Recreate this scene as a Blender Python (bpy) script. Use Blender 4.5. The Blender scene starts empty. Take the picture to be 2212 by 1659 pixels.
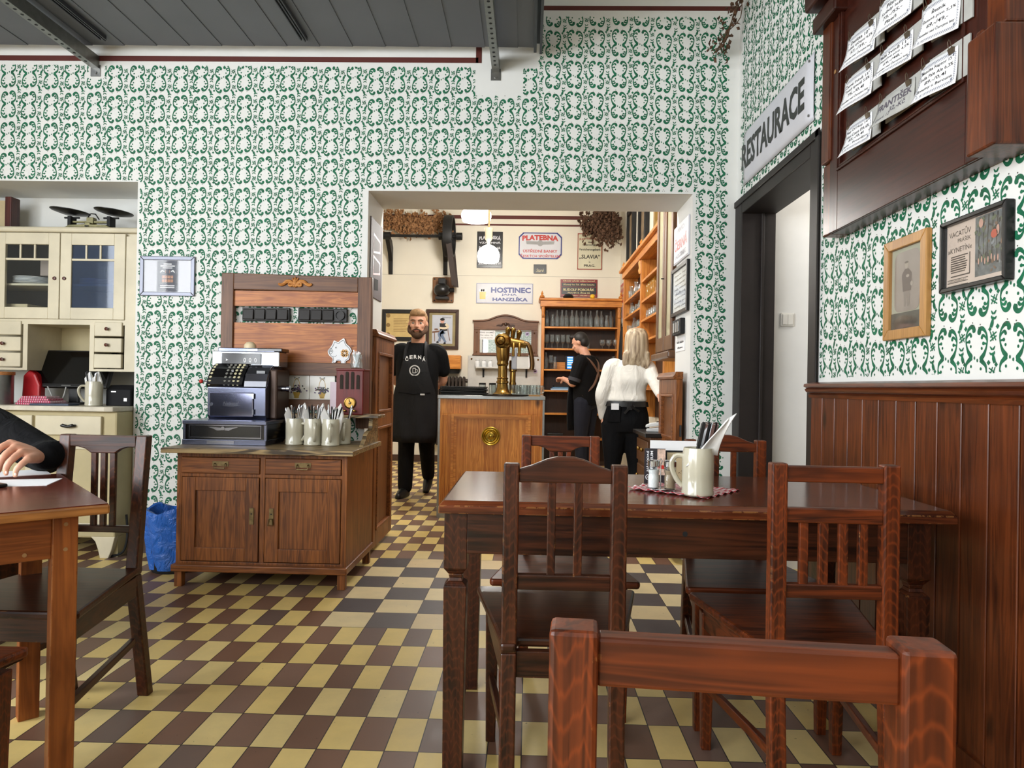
import bpy, bmesh, math, random
from mathutils import Vector, Matrix, Euler
random.seed(7)
SC = bpy.context.scene
COL = SC.collection
PI = math.pi
# ---------------------------------------------------------------- camera
F, PITCH, ROLL, YAW, CAMH = 1472.06, -.0039, .0172, -.0248, 1.07
def cam_axes():
    cy, sy, cp, sp, cr, sr = math.cos(YAW), math.sin(YAW), math.cos(PITCH), math.sin(PITCH), math.cos(ROLL), math.sin(ROLL)
    f0 = Vector((sy, cy, 0)); r0 = Vector((cy, -sy, 0)); z = Vector((0, 0, 1))
    fw = f0*cp - z*sp; u = f0*sp + z*cp
    return r0*cr + u*sr, u*cr - r0*sr, fw
CR, CU, CW = cam_axes()
cam = bpy.data.cameras.new('camera'); cam.sensor_fit = 'HORIZONTAL'; cam.sensor_width = 36; cam.lens = 36*F/2212
cam.clip_start = .05
co = bpy.data.objects.new('camera', cam); COL.objects.link(co)
m4 = Matrix((CR, CU, -CW)).transposed().to_4x4(); m4.translation = (0, 0, CAMH); co.matrix_world = m4
SC.camera = co
def P(px, py, X=None, Y=None, Z=None):
    """survey of the photograph: a pixel on a known plane of the room -> a point in metres"""
    d = CR*((px-1106)/F) - CU*((py-829.5)/F) + CW
    t = X/d.x if X is not None else Y/d.y if Y is not None else (Z-CAMH)/d.z
    return Vector((d.x*t, d.y*t, CAMH+d.z*t))
# ---------------------------------------------------------------- world, light, exposure
SC.view_settings.view_transform = 'Standard'; SC.view_settings.look = 'None'
SC.view_settings.gamma = 1; SC.view_settings.use_curve_mapping = False
SC.view_settings.exposure = 0.3
w = bpy.data.worlds.new('world'); SC.world = w; w.use_nodes = True
w.node_tree.nodes['Background'].inputs[0].default_value = (.75, .86, 1, 1)
w.node_tree.nodes['Background'].inputs[1].default_value = 1.0
SC.cycles.use_denoising = True
SC.cycles.max_bounces = 7; SC.cycles.diffuse_bounces = 4; SC.cycles.glossy_bounces = 4
SC.cycles.transmission_bounces = 6; SC.cycles.transparent_max_bounces = 24
SC.cycles.caustics_reflective = False; SC.cycles.caustics_refractive = False
SC.cycles.sample_clamp_indirect = 6
def area(name, loc, rot, sx, sy, power, col):
    l = bpy.data.lights.new(name, 'AREA'); l.shape = 'RECTANGLE'; l.size = sx; l.size_y = sy; l.energy = power; l.color = col
    o = bpy.data.objects.new(name, l); COL.objects.link(o); o.location = loc; o.rotation_euler = rot
    return o
def bulb(name, loc, power, col, r=.08):
    l = bpy.data.lights.new(name, 'POINT'); l.energy = power; l.color = col; l.shadow_soft_size = r
    o = bpy.data.objects.new(name, l); COL.objects.link(o); o.location = loc
    return o
DAY = (.93, .965, 1)
# daylight entering by the three tall windows of the street wall (left) and the two behind the guest
for i, y in enumerate((-1.95, -.5, .95)):
    area('window_daylight', (-4.33, y, 1.95), (0, -PI/2, 0), 2.0, 1.2, 92, DAY)
for i, x in enumerate((-3.6, -2.0)):
    area('window_daylight', (x, -2.33, 1.95), (PI/2, 0, 0), 1.3, 2.0, 50, DAY)
# the two pendant lamps, then unseen lights added for taproom and corridor
bulb('taproom_light', (-.408, 6.5, 2.30), 86, (1, .972, .925), .1)
bulb('taproom_light', (-.62, 7.6, 2.86), 102, (1, .972, .925), .14)
bulb('taproom_light', (.05, 4.95, 2.92), 70, (1, .972, .925), .14)  # unseen light added behind the lintel to brighten the counter front
bulb('corridor_fill', (2.1, 3.6, 2.3), 11, (1, .97, .92), .1)  # unseen light added to brighten the corridor walls

# ---------------------------------------------------------------- materials
def lin(c):
    r = []
    for v in c[:3]:
        v /= 255
        r.append(v/12.92 if v <= .04045 else ((v+.055)/1.055)**2.4)
    return (*r, 1)
MATS = {}
def nodes(name):
    m = bpy.data.materials.new(name); m.use_nodes = True
    nt = m.node_tree; b = nt.nodes['Principled BSDF']; MATS[name] = m
    return m, nt, b
def ramp(nt, stops):
    r = nt.nodes.new('ShaderNodeValToRGB'); e = r.color_ramp.elements
    while len(e) < len(stops): e.new(.5)
    for k, (p, c) in enumerate(stops): e[k].position = p; e[k].color = c
    return r
def L(nt, a, b): nt.links.new(a, b)
def noise(nt, vec, scale, detail=4, rough=.55, dist=0):
    n = nt.nodes.new('ShaderNodeTexNoise'); n.inputs['Scale'].default_value = scale
    n.inputs['Detail'].default_value = detail; n.inputs['Roughness'].default_value = rough; n.inputs['Distortion'].default_value = dist
    if vec is not None: L(nt, vec, n.inputs['Vector'])
    return n
def texco(nt, out='Object', scale=(1, 1, 1)):
    t = nt.nodes.new('ShaderNodeTexCoord'); mp = nt.nodes.new('ShaderNodeMapping'); mp.inputs['Scale'].default_value = scale
    L(nt, t.outputs[out], mp.inputs['Vector']); return mp.outputs[0]
def mixc(nt, fac, a, b, mode='MIX'):
    m = nt.nodes.new('ShaderNodeMix'); m.data_type = 'RGBA'; m.blend_type = mode
    for s, v in ((m.inputs[0], fac), (m.inputs[6], a), (m.inputs[7], b)):
        if isinstance(v, (int, float, tuple)): s.default_value = v
        else: L(nt, v, s)
    return m.outputs[2]
def math_(nt, op, a, b=0.0, c=None):
    m = nt.nodes.new('ShaderNodeMath'); m.operation = op
    for s, v in zip(m.inputs, (a, b, c)):
        if v is None: continue
        if isinstance(v, (int, float)): s.default_value = v
        else: L(nt, v, s)
    return m.outputs[0]
def bump(nt, b, h, strength=.2, dist=.01):
    n = nt.nodes.new('ShaderNodeBump'); n.inputs['Strength'].default_value = strength; n.inputs['Distance'].default_value = dist
    L(nt, h, n.inputs['Height']); L(nt, n.outputs[0], b.inputs['Normal'])
def mat(name, col, rough=.5, metal=0, var=.12, vs=9, bmp=0, emit=0, coat=0, spec=.5):
    if name in MATS: return MATS[name]
    m, nt, b = nodes(name)
    c = lin(col)
    if var:
        n = noise(nt, texco(nt), vs, 5)
        d = tuple(x*(1-var) for x in c[:3])+(1,); e = tuple(min(1, x*(1+var)) for x in c[:3])+(1,)
        r = ramp(nt, ((.3, d), (.7, e))); L(nt, n.outputs[0], r.inputs[0]); L(nt, r.outputs[0], b.inputs['Base Color'])
        if bmp: bump(nt, b, n.outputs[0], bmp)
    else: b.inputs['Base Color'].default_value = c
    b.inputs['Roughness'].default_value = rough; b.inputs['Metallic'].default_value = metal
    b.inputs['Coat Weight'].default_value = coat; b.inputs['Coat Roughness'].default_value = .12
    b.inputs['Specular IOR Level'].default_value = spec
    if emit: b.inputs['Emission Color'].default_value = c; b.inputs['Emission Strength'].default_value = emit
    return m
def wood(name, dark, light, axis='z', rough=.35, wear=0, rings=.5, fine=90, knots=False, wearc=(164, 112, 62), arcs=0):
    key = name+'_'+axis
    if key in MATS: return MATS[key]
    m, nt, b = nodes(key)
    k = 'xyz'.index(axis)
    s1 = [9, 9, 9]; s1[k] = .55
    s2 = [fine]*3; s2[k] = 2.2
    v1, v2 = texco(nt, 'Object', s1), texco(nt, 'Object', s2)
    n0 = noise(nt, texco(nt, 'Object', (1.6, 1.6, 1.6)), 2.5, 3)
    n1 = noise(nt, v1, 2.1, 4, .5, 1.2)
    wv = nt.nodes.new('ShaderNodeMath'); wv.operation = 'SINE'
    L(nt, math_(nt, 'MULTIPLY', n1.outputs[0], 42), wv.inputs[0])
    n2 = noise(nt, v2, 1, 3)
    f = math_(nt, 'MULTIPLY_ADD', wv.outputs[0], .16*rings, math_(nt, 'MULTIPLY_ADD', n2.outputs[0], .55, math_(nt, 'MULTIPLY', n1.outputs[0], .45)))
    f = math_(nt, 'MULTIPLY_ADD', math_(nt, 'SUBTRACT', n0.outputs[0], .5), .5, f)
    r = ramp(nt, ((.28, lin(dark)), (.74, lin(light)))); L(nt, f, r.inputs[0])
    c = r.outputs[0]
    if knots:
        vo = nt.nodes.new('ShaderNodeTexVoronoi'); vo.inputs['Scale'].default_value = 1
        ks = [6.5]*3; ks[k] = 3
        L(nt, texco(nt, 'Object', ks), vo.inputs['Vector'])
        kr = ramp(nt, ((.04, (0, 0, 0, 1)), (.17, (1, 1, 1, 1)))); L(nt, vo.outputs['Distance'], kr.inputs[0])
        c = mixc(nt, math_(nt, 'SUBTRACT', 1, kr.outputs[0]), c, lin([x*.5 for x in dark]))
    if arcs and axis == 'z':
        sx = nt.nodes.new('ShaderNodeSeparateXYZ'); L(nt, texco(nt, 'Object'), sx.inputs[0])
        ph = math_(nt, 'MULTIPLY_ADD', sx.outputs[2], arcs*2*PI, math_(nt, 'MULTIPLY_ADD', math_(nt, 'POWER', math_(nt, 'PINGPONG', math_(nt, 'ADD', sx.outputs[0], .006), .021), 2), 9000, math_(nt, 'MULTIPLY', n1.outputs[0], 22)))
        a_ = math_(nt, 'POWER', math_(nt, 'MULTIPLY_ADD', math_(nt, 'SINE', ph), .5, .5), 7)
        c = mixc(nt, math_(nt, 'MULTIPLY', a_, .26), c, lin([min(255, x*1.45) for x in light]))
    if wear:
        g = nt.nodes.new('ShaderNodeNewGeometry'); bv = nt.nodes.new('ShaderNodeBevel'); bv.samples = 3; bv.inputs[0].default_value = .003
        dt = nt.nodes.new('ShaderNodeVectorMath'); dt.operation = 'DOT_PRODUCT'
        L(nt, g.outputs['Normal'], dt.inputs[0]); L(nt, bv.outputs[0], dt.inputs[1])
        nw = noise(nt, texco(nt, 'Object', (7, 7, 7)), 4, 6, .7)
        e = math_(nt, 'MULTIPLY', math_(nt, 'SUBTRACT', 1, dt.outputs['Value']), 9)
        e = math_(nt, 'MULTIPLY', e, math_(nt, 'GREATER_THAN', nw.outputs[0], 1-wear))
        e.node.use_clamp = True
        c = mixc(nt, e, c, lin(wearc))
    L(nt, c, b.inputs['Base Color'])
    b.inputs['Roughness'].default_value = rough; b.inputs['Specular IOR Level'].default_value = .38
    bump(nt, b, n2.outputs[0], .08, .004)
    return m
def glassmat(name, col=(255, 255, 255), op=.06, gl=.35):
    """thin clear glass: mostly see-through, mirror-like at grazing angles"""
    if name in MATS: return MATS[name]
    m = bpy.data.materials.new(name); m.use_nodes = True; MATS[name] = m; nt = m.node_tree; nt.nodes.clear()
    o = nt.nodes.new('ShaderNodeOutputMaterial'); t = nt.nodes.new('ShaderNodeBsdfTransparent'); g = nt.nodes.new('ShaderNodeBsdfGlossy')
    d = nt.nodes.new('ShaderNodeBsdfDiffuse'); d.inputs[0].default_value = lin(col); t.inputs[0].default_value = lin(col)
    g.inputs['Roughness'].default_value = .04
    lw = nt.nodes.new('ShaderNodeLayerWeight'); lw.inputs[0].default_value = .5
    m1 = nt.nodes.new('ShaderNodeMixShader'); m2 = nt.nodes.new('ShaderNodeMixShader')
    m1.inputs[0].default_value = op; L(nt, t.outputs[0], m1.inputs[1]); L(nt, d.outputs[0], m1.inputs[2])
    L(nt, math_(nt, 'MULTIPLY_ADD', math_(nt, 'POWER', lw.outputs['Facing'], 2), gl, .02), m2.inputs[0]); L(nt, m1.outputs[0], m2.inputs[1]); L(nt, g.outputs[0], m2.inputs[2])
    L(nt, m2.outputs[0], o.inputs[0]); return m
def checkcloth(name, a, b, sc):
    m, nt, bs = nodes(name)
    v = texco(nt, 'Object', (sc, sc, sc)); sx = nt.nodes.new('ShaderNodeSeparateXYZ'); L(nt, v, sx.inputs[0])
    fs = [math_(nt, 'GREATER_THAN', math_(nt, 'FRACT', sx.outputs[i]), .5) for i in (0, 1)]
    f = math_(nt, 'MULTIPLY', math_(nt, 'ADD', fs[0], fs[1]), .5)
    L(nt, mixc(nt, f, lin(a), lin(b)), bs.inputs['Base Color']); bs.inputs['Roughness'].default_value = .9
    return m
# ---------------------------------------------------------------- mesh helpers
EPS = [0, 0]   # faces of overlapping boxes in one mesh are kept from coinciding exactly
class MB:
    def __init__(s): s.v = []; s.f = []; s.m = []
    def add(s, vs, fs, mi=0):
        n = len(s.v); s.v += [tuple(v) for v in vs]; s.f += [tuple(i+n for i in f) for f in fs]; s.m += [mi]*len(fs); return s
    def hexa(s, b, t, mi=0):
        return s.add(list(b)+list(t), [(3, 2, 1, 0), (4, 5, 6, 7), (0, 1, 5, 4), (1, 2, 6, 5), (2, 3, 7, 6), (3, 0, 4, 7)], mi)
    def box(s, x0, x1, y0, y1, z0, z1, mi=0):
        if x0 > x1: x0, x1 = x1, x0
        if y0 > y1: y0, y1 = y1, y0
        if z0 > z1: z0, z1 = z1, z0
        EPS[1] += 1; e = EPS[0]*(EPS[1] % 9); x0 -= e; y0 -= e; z0 -= e; x1 += e; y1 += e; z1 += e
        q = lambda z: [(x0, y0, z), (x1, y0, z), (x1, y1, z), (x0, y1, z)]
        return s.hexa(q(z0), q(z1), mi)
    def cb(s, x, y, z, sx, sy, sz, mi=0): return s.box(x-sx/2, x+sx/2, y-sy/2, y+sy/2, z, z+sz, mi)
    def bar(s, a, b, wx, wy, mi=0):
        """square bar from a to b; wx across in x, wy across in y (z for flat bars)"""
        a, b = Vector(a), Vector(b); d = (b-a).normalized()
        u = Vector((1, 0, 0)) if abs(d.x) < .9 else Vector((0, 1, 0))
        v = d.cross(u).normalized(); u = v.cross(d).normalized()
        c = lambda p: [p-u*wx/2-v*wy/2, p+u*wx/2-v*wy/2, p+u*wx/2+v*wy/2, p-u*wx/2+v*wy/2]
        return s.hexa(c(a), c(b), mi)
    def prism(s, poly, y0, y1, axis='y', mi=0):
        """poly in (x,z) swept along y; axis 'x': poly (y,z) along x; axis 'z': poly (x,y) along z"""
        f = {'y': lambda p, t: (p[0], t, p[1]), 'x': lambda p, t: (t, p[0], p[1]), 'z': lambda p, t: (p[0], p[1], t)}[axis]
        n = len(poly)
        return s.add([f(p, y0) for p in poly]+[f(p, y1) for p in poly],
                     [tuple(range(n))[::-1], tuple(range(n, 2*n))]+[(i, (i+1) % n, n+(i+1) % n, n+i) for i in range(n)], mi)
    def lathe(s, prof, c=(0, 0, 0), n=20, mi=0, sx=1, sy=1):
        vs = []; fs = []
        for r, z in prof:
            for k in range(n):
                a = 2*PI*k/n; vs.append((c[0]+r*sx*math.cos(a), c[1]+r*sy*math.sin(a), c[2]+z))
        for i in range(len(prof)-1):
            for k in range(n):
                k2 = (k+1) % n; fs.append((i*n+k, i*n+k2, (i+1)*n+k2, (i+1)*n+k))
        if prof[0][0] > 1e-5: fs.append(tuple(range(n))[::-1])
        if prof[-1][0] > 1e-5: fs.append(tuple(range((len(prof)-1)*n, len(prof)*n)))
        return s.add(vs, fs, mi)
    def tube(s, path, r, n=8, mi=0, flat=1):
        pts = [Vector(p) for p in path]; N = len(pts); rs = r if isinstance(r, (list, tuple)) else [r]*N
        vs = []; fs = []; u = None
        for i, p in enumerate(pts):
            d = (pts[min(i+1, N-1)]-pts[max(i-1, 0)]).normalized()
            if u is None: u = d.orthogonal().normalized()
            else: u = (u-d*u.dot(d)).normalized()
            v = d.cross(u)
            for k in range(n):
                a = 2*PI*k/n; vs.append(p+u*rs[i]*math.cos(a)+v*rs[i]*flat*math.sin(a))
        for i in range(N-1):
            for k in range(n):
                k2 = (k+1) % n; fs.append((i*n+k, i*n+k2, (i+1)*n+k2, (i+1)*n+k))
        fs.append(tuple(range(n))[::-1]); fs.append(tuple(range((N-1)*n, N*n)))
        return s.add(vs, fs, mi)
    def ball(s, c, r, n=12, mi=0, sx=1, sy=1, sz=1):
        h = n//2; return s.lathe([(r*math.sin(PI*i/h) if 0 < i < h else 0, -r*sz*math.cos(PI*i/h)) for i in range(h+1)], c, n, mi, sx, sy)
    def disc(s, c, r, n=20, axis='y', mi=0, t=.002):
        pl = [(r*math.cos(2*PI*k/n), r*math.sin(2*PI*k/n)) for k in range(n)]
        i = 'xyz'.index(axis); o = [j for j in range(3) if j != i]
        poly = [(a+c[o[0]], b+c[o[1]]) for a, b in pl]
        return s.prism(poly, c[i]-t/2, c[i]+t/2, axis, mi)
    def xf(s, M):
        s.v = [tuple(M @ Vector(v)) for v in s.v]; return s
    def build(s, name, mats, parent=None, smooth=False, bevel=0, loc=None, rz=0, seg=2):
        me = bpy.data.meshes.new(name); me.from_pydata(s.v, [], s.f)
        for m in (mats if isinstance(mats, (list, tuple)) else [mats]): me.materials.append(m)
        if any(s.m): me.polygons.foreach_set('material_index', s.m)
        bm = bmesh.new(); bm.from_mesh(me)
        bmesh.ops.recalc_face_normals(bm, faces=bm.faces); bm.to_mesh(me); bm.free()
        if smooth:
            me.polygons.foreach_set('use_smooth', [True]*len(me.polygons))
            me.set_sharp_from_angle(angle=math.radians(38))
        o = bpy.data.objects.new(name, me); COL.objects.link(o)
        if parent: o.parent = parent
        if loc is not None: o.location = loc
        if rz: o.rotation_euler.z = rz
        if bevel:
            b = o.modifiers.new('edge', 'BEVEL'); b.width = bevel; b.segments = seg; b.limit_method = 'ANGLE'; b.angle_limit = math.radians(40)
        return o
def thing(name, label, cat, loc=(0, 0, 0), rz=0, group=None):
    o = bpy.data.objects.new(name, None); COL.objects.link(o); o.empty_display_size = .1
    o.location = loc; o.rotation_euler.z = rz
    return tag(o, label, cat, group)
def tag(o, label, cat, group=None):
    o['label'] = label; o['category'] = cat
    if group: o['group'] = group
    o['kind'] = 'thing'
    return o
def struct(o, label=None):
    o['kind'] = 'structure'
    if label: o['label'] = label
    return o
_tc = {}
def glyphs(body, bold=0, shear=0, sp=1):
    k = (body, bold, shear, sp)
    if k in _tc: return _tc[k]
    c = bpy.data.curves.new('t', 'FONT'); c.body = body; c.size = 1; c.resolution_u = 2; c.offset = bold; c.shear = shear; c.space_character = sp
    o = bpy.data.objects.new('t', c); me = bpy.data.meshes.new_from_object(o)
    vs = [tuple(v.co) for v in me.vertices]; fs = [tuple(p.vertices) for p in me.polygons]
    bpy.data.objects.remove(o); bpy.data.curves.remove(c); bpy.data.meshes.remove(me)
    _tc[k] = (vs, fs); return _tc[k]
def tx(mb, body, cx, cz, w, h, y=-.002, bold=0.01, shear=0, mi=0, arch=0, rot=0, slope=0):
    """lettering fitted to a w x h box centred on (cx, cz) of the local x-z plane, facing -y"""
    vs, fs = glyphs(body, bold, shear)
    if not vs: return mb
    x0 = min(v[0] for v in vs); x1 = max(v[0] for v in vs); z0 = min(v[1] for v in vs); z1 = max(v[1] for v in vs)
    if w is None: w = (x1-x0)*h/(z1-z0)
    out = []
    for v in vs:
        a = (v[0]-x0)/(x1-x0)-.5; b = (v[1]-z0)/(z1-z0)-.5
        px, pz = a*w, b*h - arch*(2*a)**2 + slope*a
        if rot: px, pz = px*math.cos(rot)-pz*math.sin(rot), px*math.sin(rot)+pz*math.cos(rot)
        out.append((cx+px, y, cz+pz))
    return mb.add(out, fs, mi)
def spline(pts, n=6):
    """Catmull-Rom through pts (tuples of any length)"""
    out = []; N = len(pts)
    for i in range(N-1):
        p0, p1, p2, p3 = pts[max(i-1, 0)], pts[i], pts[i+1], pts[min(i+2, N-1)]
        for k in range(n):
            t = k/n
            out.append(tuple(.5*((2*b)+(c-a)*t+(2*a-5*b+4*c-d)*t*t+(3*b-a-3*c+d)*t**3) for a, b, c, d in zip(p0, p1, p2, p3)))
    out.append(pts[-1]); return out
def ribbon(mb, pts, y=0, mi=0, n=4):
    """painted brush stroke in the x-z plane; pts = (x, z, width)"""
    sp = spline(pts, n); vs = []
    for i, p in enumerate(sp):
        a = sp[max(i-1, 0)]; b = sp[min(i+1, len(sp)-1)]
        dx, dz = b[0]-a[0], b[1]-a[1]; l = math.hypot(dx, dz) or 1; nx, nz = -dz/l, dx/l; h = max(p[2], .0002)/2
        vs += [(p[0]+nx*h, y, p[1]+nz*h), (p[0]-nx*h, y, p[1]-nz*h)]
    return mb.add(vs, [(2*i, 2*i+2, 2*i+3, 2*i+1) for i in range(len(sp)-1)], mi)
def dot(mb, x, z, rx, rz, y=0, mi=0, n=9, rot=0):
    c, s_ = math.cos(rot), math.sin(rot)
    return mb.add([(x+rx*math.cos(2*PI*k/n)*c-rz*math.sin(2*PI*k/n)*s_, y, z+rx*math.cos(2*PI*k/n)*s_+rz*math.sin(2*PI*k/n)*c) for k in range(n)], [tuple(range(n))], mi)
ORD = 'first second third fourth fifth sixth seventh eighth ninth tenth eleventh twelfth thirteenth fourteenth fifteenth sixteenth'.split()
# common materials
WHITE = mat('white_plaster', (226, 226, 222), .85, var=.03, vs=3, bmp=.04)
CREAM = mat('cream_plaster', (226, 219, 203), .8, var=.04, vs=2)
GREEN = mat('green_stencil_paint', (12, 98, 66), .7, var=.3, vs=30)
DOTC = mat('brown_stencil_paint', (90, 84, 78), .7, var=0)
REDLINE = mat('oxblood_paint', (84, 28, 18), .6, var=.1)
BLACK = mat('black_lacquer', (17, 16, 16), .35, var=.1)
MATTE = mat('matte_black', (14, 14, 15), .75, var=.15)
STEEL = mat('brushed_steel', (150, 150, 148), .32, 1, var=.08, vs=40)
CHROME = mat('chrome', (205, 208, 212), .12, 1, var=0)
BRASS = mat('aged_brass', (150, 118, 62), .24, 1, var=.3, vs=14)
IRON = mat('cast_iron', (22, 21, 21), .5, .3, var=.2)
PAPER = mat('white_paper', (236, 236, 238), .8, var=.015)
INK = mat('black_ink', (30, 28, 30), .8, var=0)
REDINK = mat('red_enamel', (184, 44, 34), .4, var=.05)
BLUEINK = mat('blue_enamel', (30, 44, 120), .4, var=.05)
ENAMEL = mat('white_enamel', (206, 206, 212), .4, var=.03, spec=.3)
STONE = mat('glazed_stoneware', (190, 184, 164), .14, var=.04, coat=.6)
CLEAR = glassmat('clear_glass', (245, 248, 248), .035, .95)
PANE = glassmat('window_pane', (250, 252, 252), .008, .3)
NAPKIN = mat('paper_napkin', (238, 236, 234), .9, var=.05)
SKIN = mat('skin', (204, 150, 124), .5, var=.08, vs=40)
def DW(a): return wood('dark_stained_pine', (24, 11, 7), (74, 37, 20), a, .3, wear=.39, rings=.6, arcs=34)
def RW(a): return wood('red_stained_pine', (46, 18, 7), (106, 47, 18), a, .38, wear=.37, rings=.8, arcs=36)
def CW_(a): return wood('brown_oak_veneer', (90, 49, 22), (150, 90, 44), a, .38, wear=.34, rings=.8)
def PW(a): return wood('orange_pine', (164, 92, 34), (222, 150, 72), a, .35, rings=.6, knots=True)
def WW(a): return wood('wainscot_pine', (54, 22, 10), (110, 54, 25), a, .3, rings=.5, knots=True)
def BW(a): return wood('board_mahogany', (38, 14, 9), (70, 30, 19), a, .3, rings=.3)
def GW(a): return wood('panel_brown', (78, 48, 30), (122, 82, 54), a, .45, rings=.5)
# ================================================================ floor
def floor_mat():
    m, nt, b = nodes('checker_tiles')
    g = nt.nodes.new('ShaderNodeTexCoord'); sx = nt.nodes.new('ShaderNodeSeparateXYZ'); L(nt, g.outputs['Object'], sx.inputs[0])
    M = lambda op, a, c=0.0, d=None: math_(nt, op, a, c, d)
    u = M('DIVIDE', M('ADD', sx.outputs[0], .904), .1); v = M('DIVIDE', M('SUBTRACT', sx.outputs[1], 2.984), .2)
    iu, iv = M('FLOOR', u), M('FLOOR', v)
    inb = M('MULTIPLY', M('MULTIPLY', M('GREATER_THAN', u, 0), M('LESS_THAN', u, 20)), M('MULTIPLY', M('GREATER_THAN', v, 0), M('LESS_THAN', v, 6)))
    u2 = M('DIVIDE', u, 2); iu2 = M('FLOOR', u2)
    def par(a, c): return M('MULTIPLY', M('FRACT', M('MULTIPLY', M('ADD', M('ADD', a, c), 400), .5)), 2)
    ps, pb = par(iu, iv), par(iu2, iv)
    def wn(a, c):
        cx = nt.nodes.new('ShaderNodeCombineXYZ'); L(nt, a, cx.inputs[0]); L(nt, c, cx.inputs[1])
        n = nt.nodes.new('ShaderNodeTexWhiteNoise'); n.noise_dimensions = '2D'; L(nt, cx.outputs[0], n.inputs[0]); return n.outputs[0]
    r1, r2 = wn(iu, iv), wn(iu2, iv)
    bro = ramp(nt, ((0, lin((108, 78, 62))), (.5, lin((124, 90, 72))), (.8, lin((132, 104, 90))), (1, lin((102, 84, 76))))); L(nt, r1, bro.inputs[0])
    yel = ramp(nt, ((0, lin((220, 192, 120))), (.5, lin((232, 204, 132))), (1, lin((224, 202, 144))))); L(nt, r1, yel.inputs[0])
    gra = ramp(nt, ((0, lin((78, 70, 70))), (1, lin((98, 90, 88))))); L(nt, r2, gra.inputs[0])
    cre = ramp(nt, ((0, lin((218, 194, 150))), (1, lin((228, 208, 162))))); L(nt, r2, cre.inputs[0])
    small = mixc(nt, ps, yel.outputs[0], bro.outputs[0]); big = mixc(nt, pb, cre.outputs[0], gra.outputs[0])
    c = mixc(nt, inb, small, big)
    n = noise(nt, texco(nt, 'Object'), 7, 6, .65)
    nr = ramp(nt, ((.25, (.86, .86, .86, 1)), (.7, (1.04, 1.03, 1.0, 1)))); L(nt, n.outputs[0], nr.inputs[0])
    c = mixc(nt, 1.0, c, nr.outputs[0], 'MULTIPLY')
    sp = noise(nt, texco(nt, 'Object'), 60, 2, .5)
    spm = M('GREATER_THAN', sp.outputs[0], .755)
    c = mixc(nt, M('MULTIPLY', spm, .65), c, lin((50, 40, 34)))
    def edge(x, wd):
        f = M('FRACT', x); return M('LESS_THAN', M('MINIMUM', f, M('SUBTRACT', 1, f)), wd)
    gs = M('MAXIMUM', edge(u, .017), edge(v, .0085)); gb = M('MAXIMUM', edge(u2, .0085), edge(v, .0085))
    mx = nt.nodes.new('ShaderNodeMix'); L(nt, inb, mx.inputs[0]); L(nt, gs, mx.inputs[2]); L(nt, gb, mx.inputs[3]); gr = mx.outputs[0]
    c = mixc(nt, gr, c, lin((46, 38, 34)))
    L(nt, c, b.inputs['Base Color'])
    L(nt, M('MULTIPLY_ADD', n.outputs[0], .25, .3), b.inputs['Roughness']); b.inputs['Specular IOR Level'].default_value = .3
    bump(nt, b, M('SUBTRACT', 1, gr), .35, .002)
    return m
struct(MB().box(-4.6, 3.4, -2.6, 9.75, -.1, 0).build('floor', floor_mat()))

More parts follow.
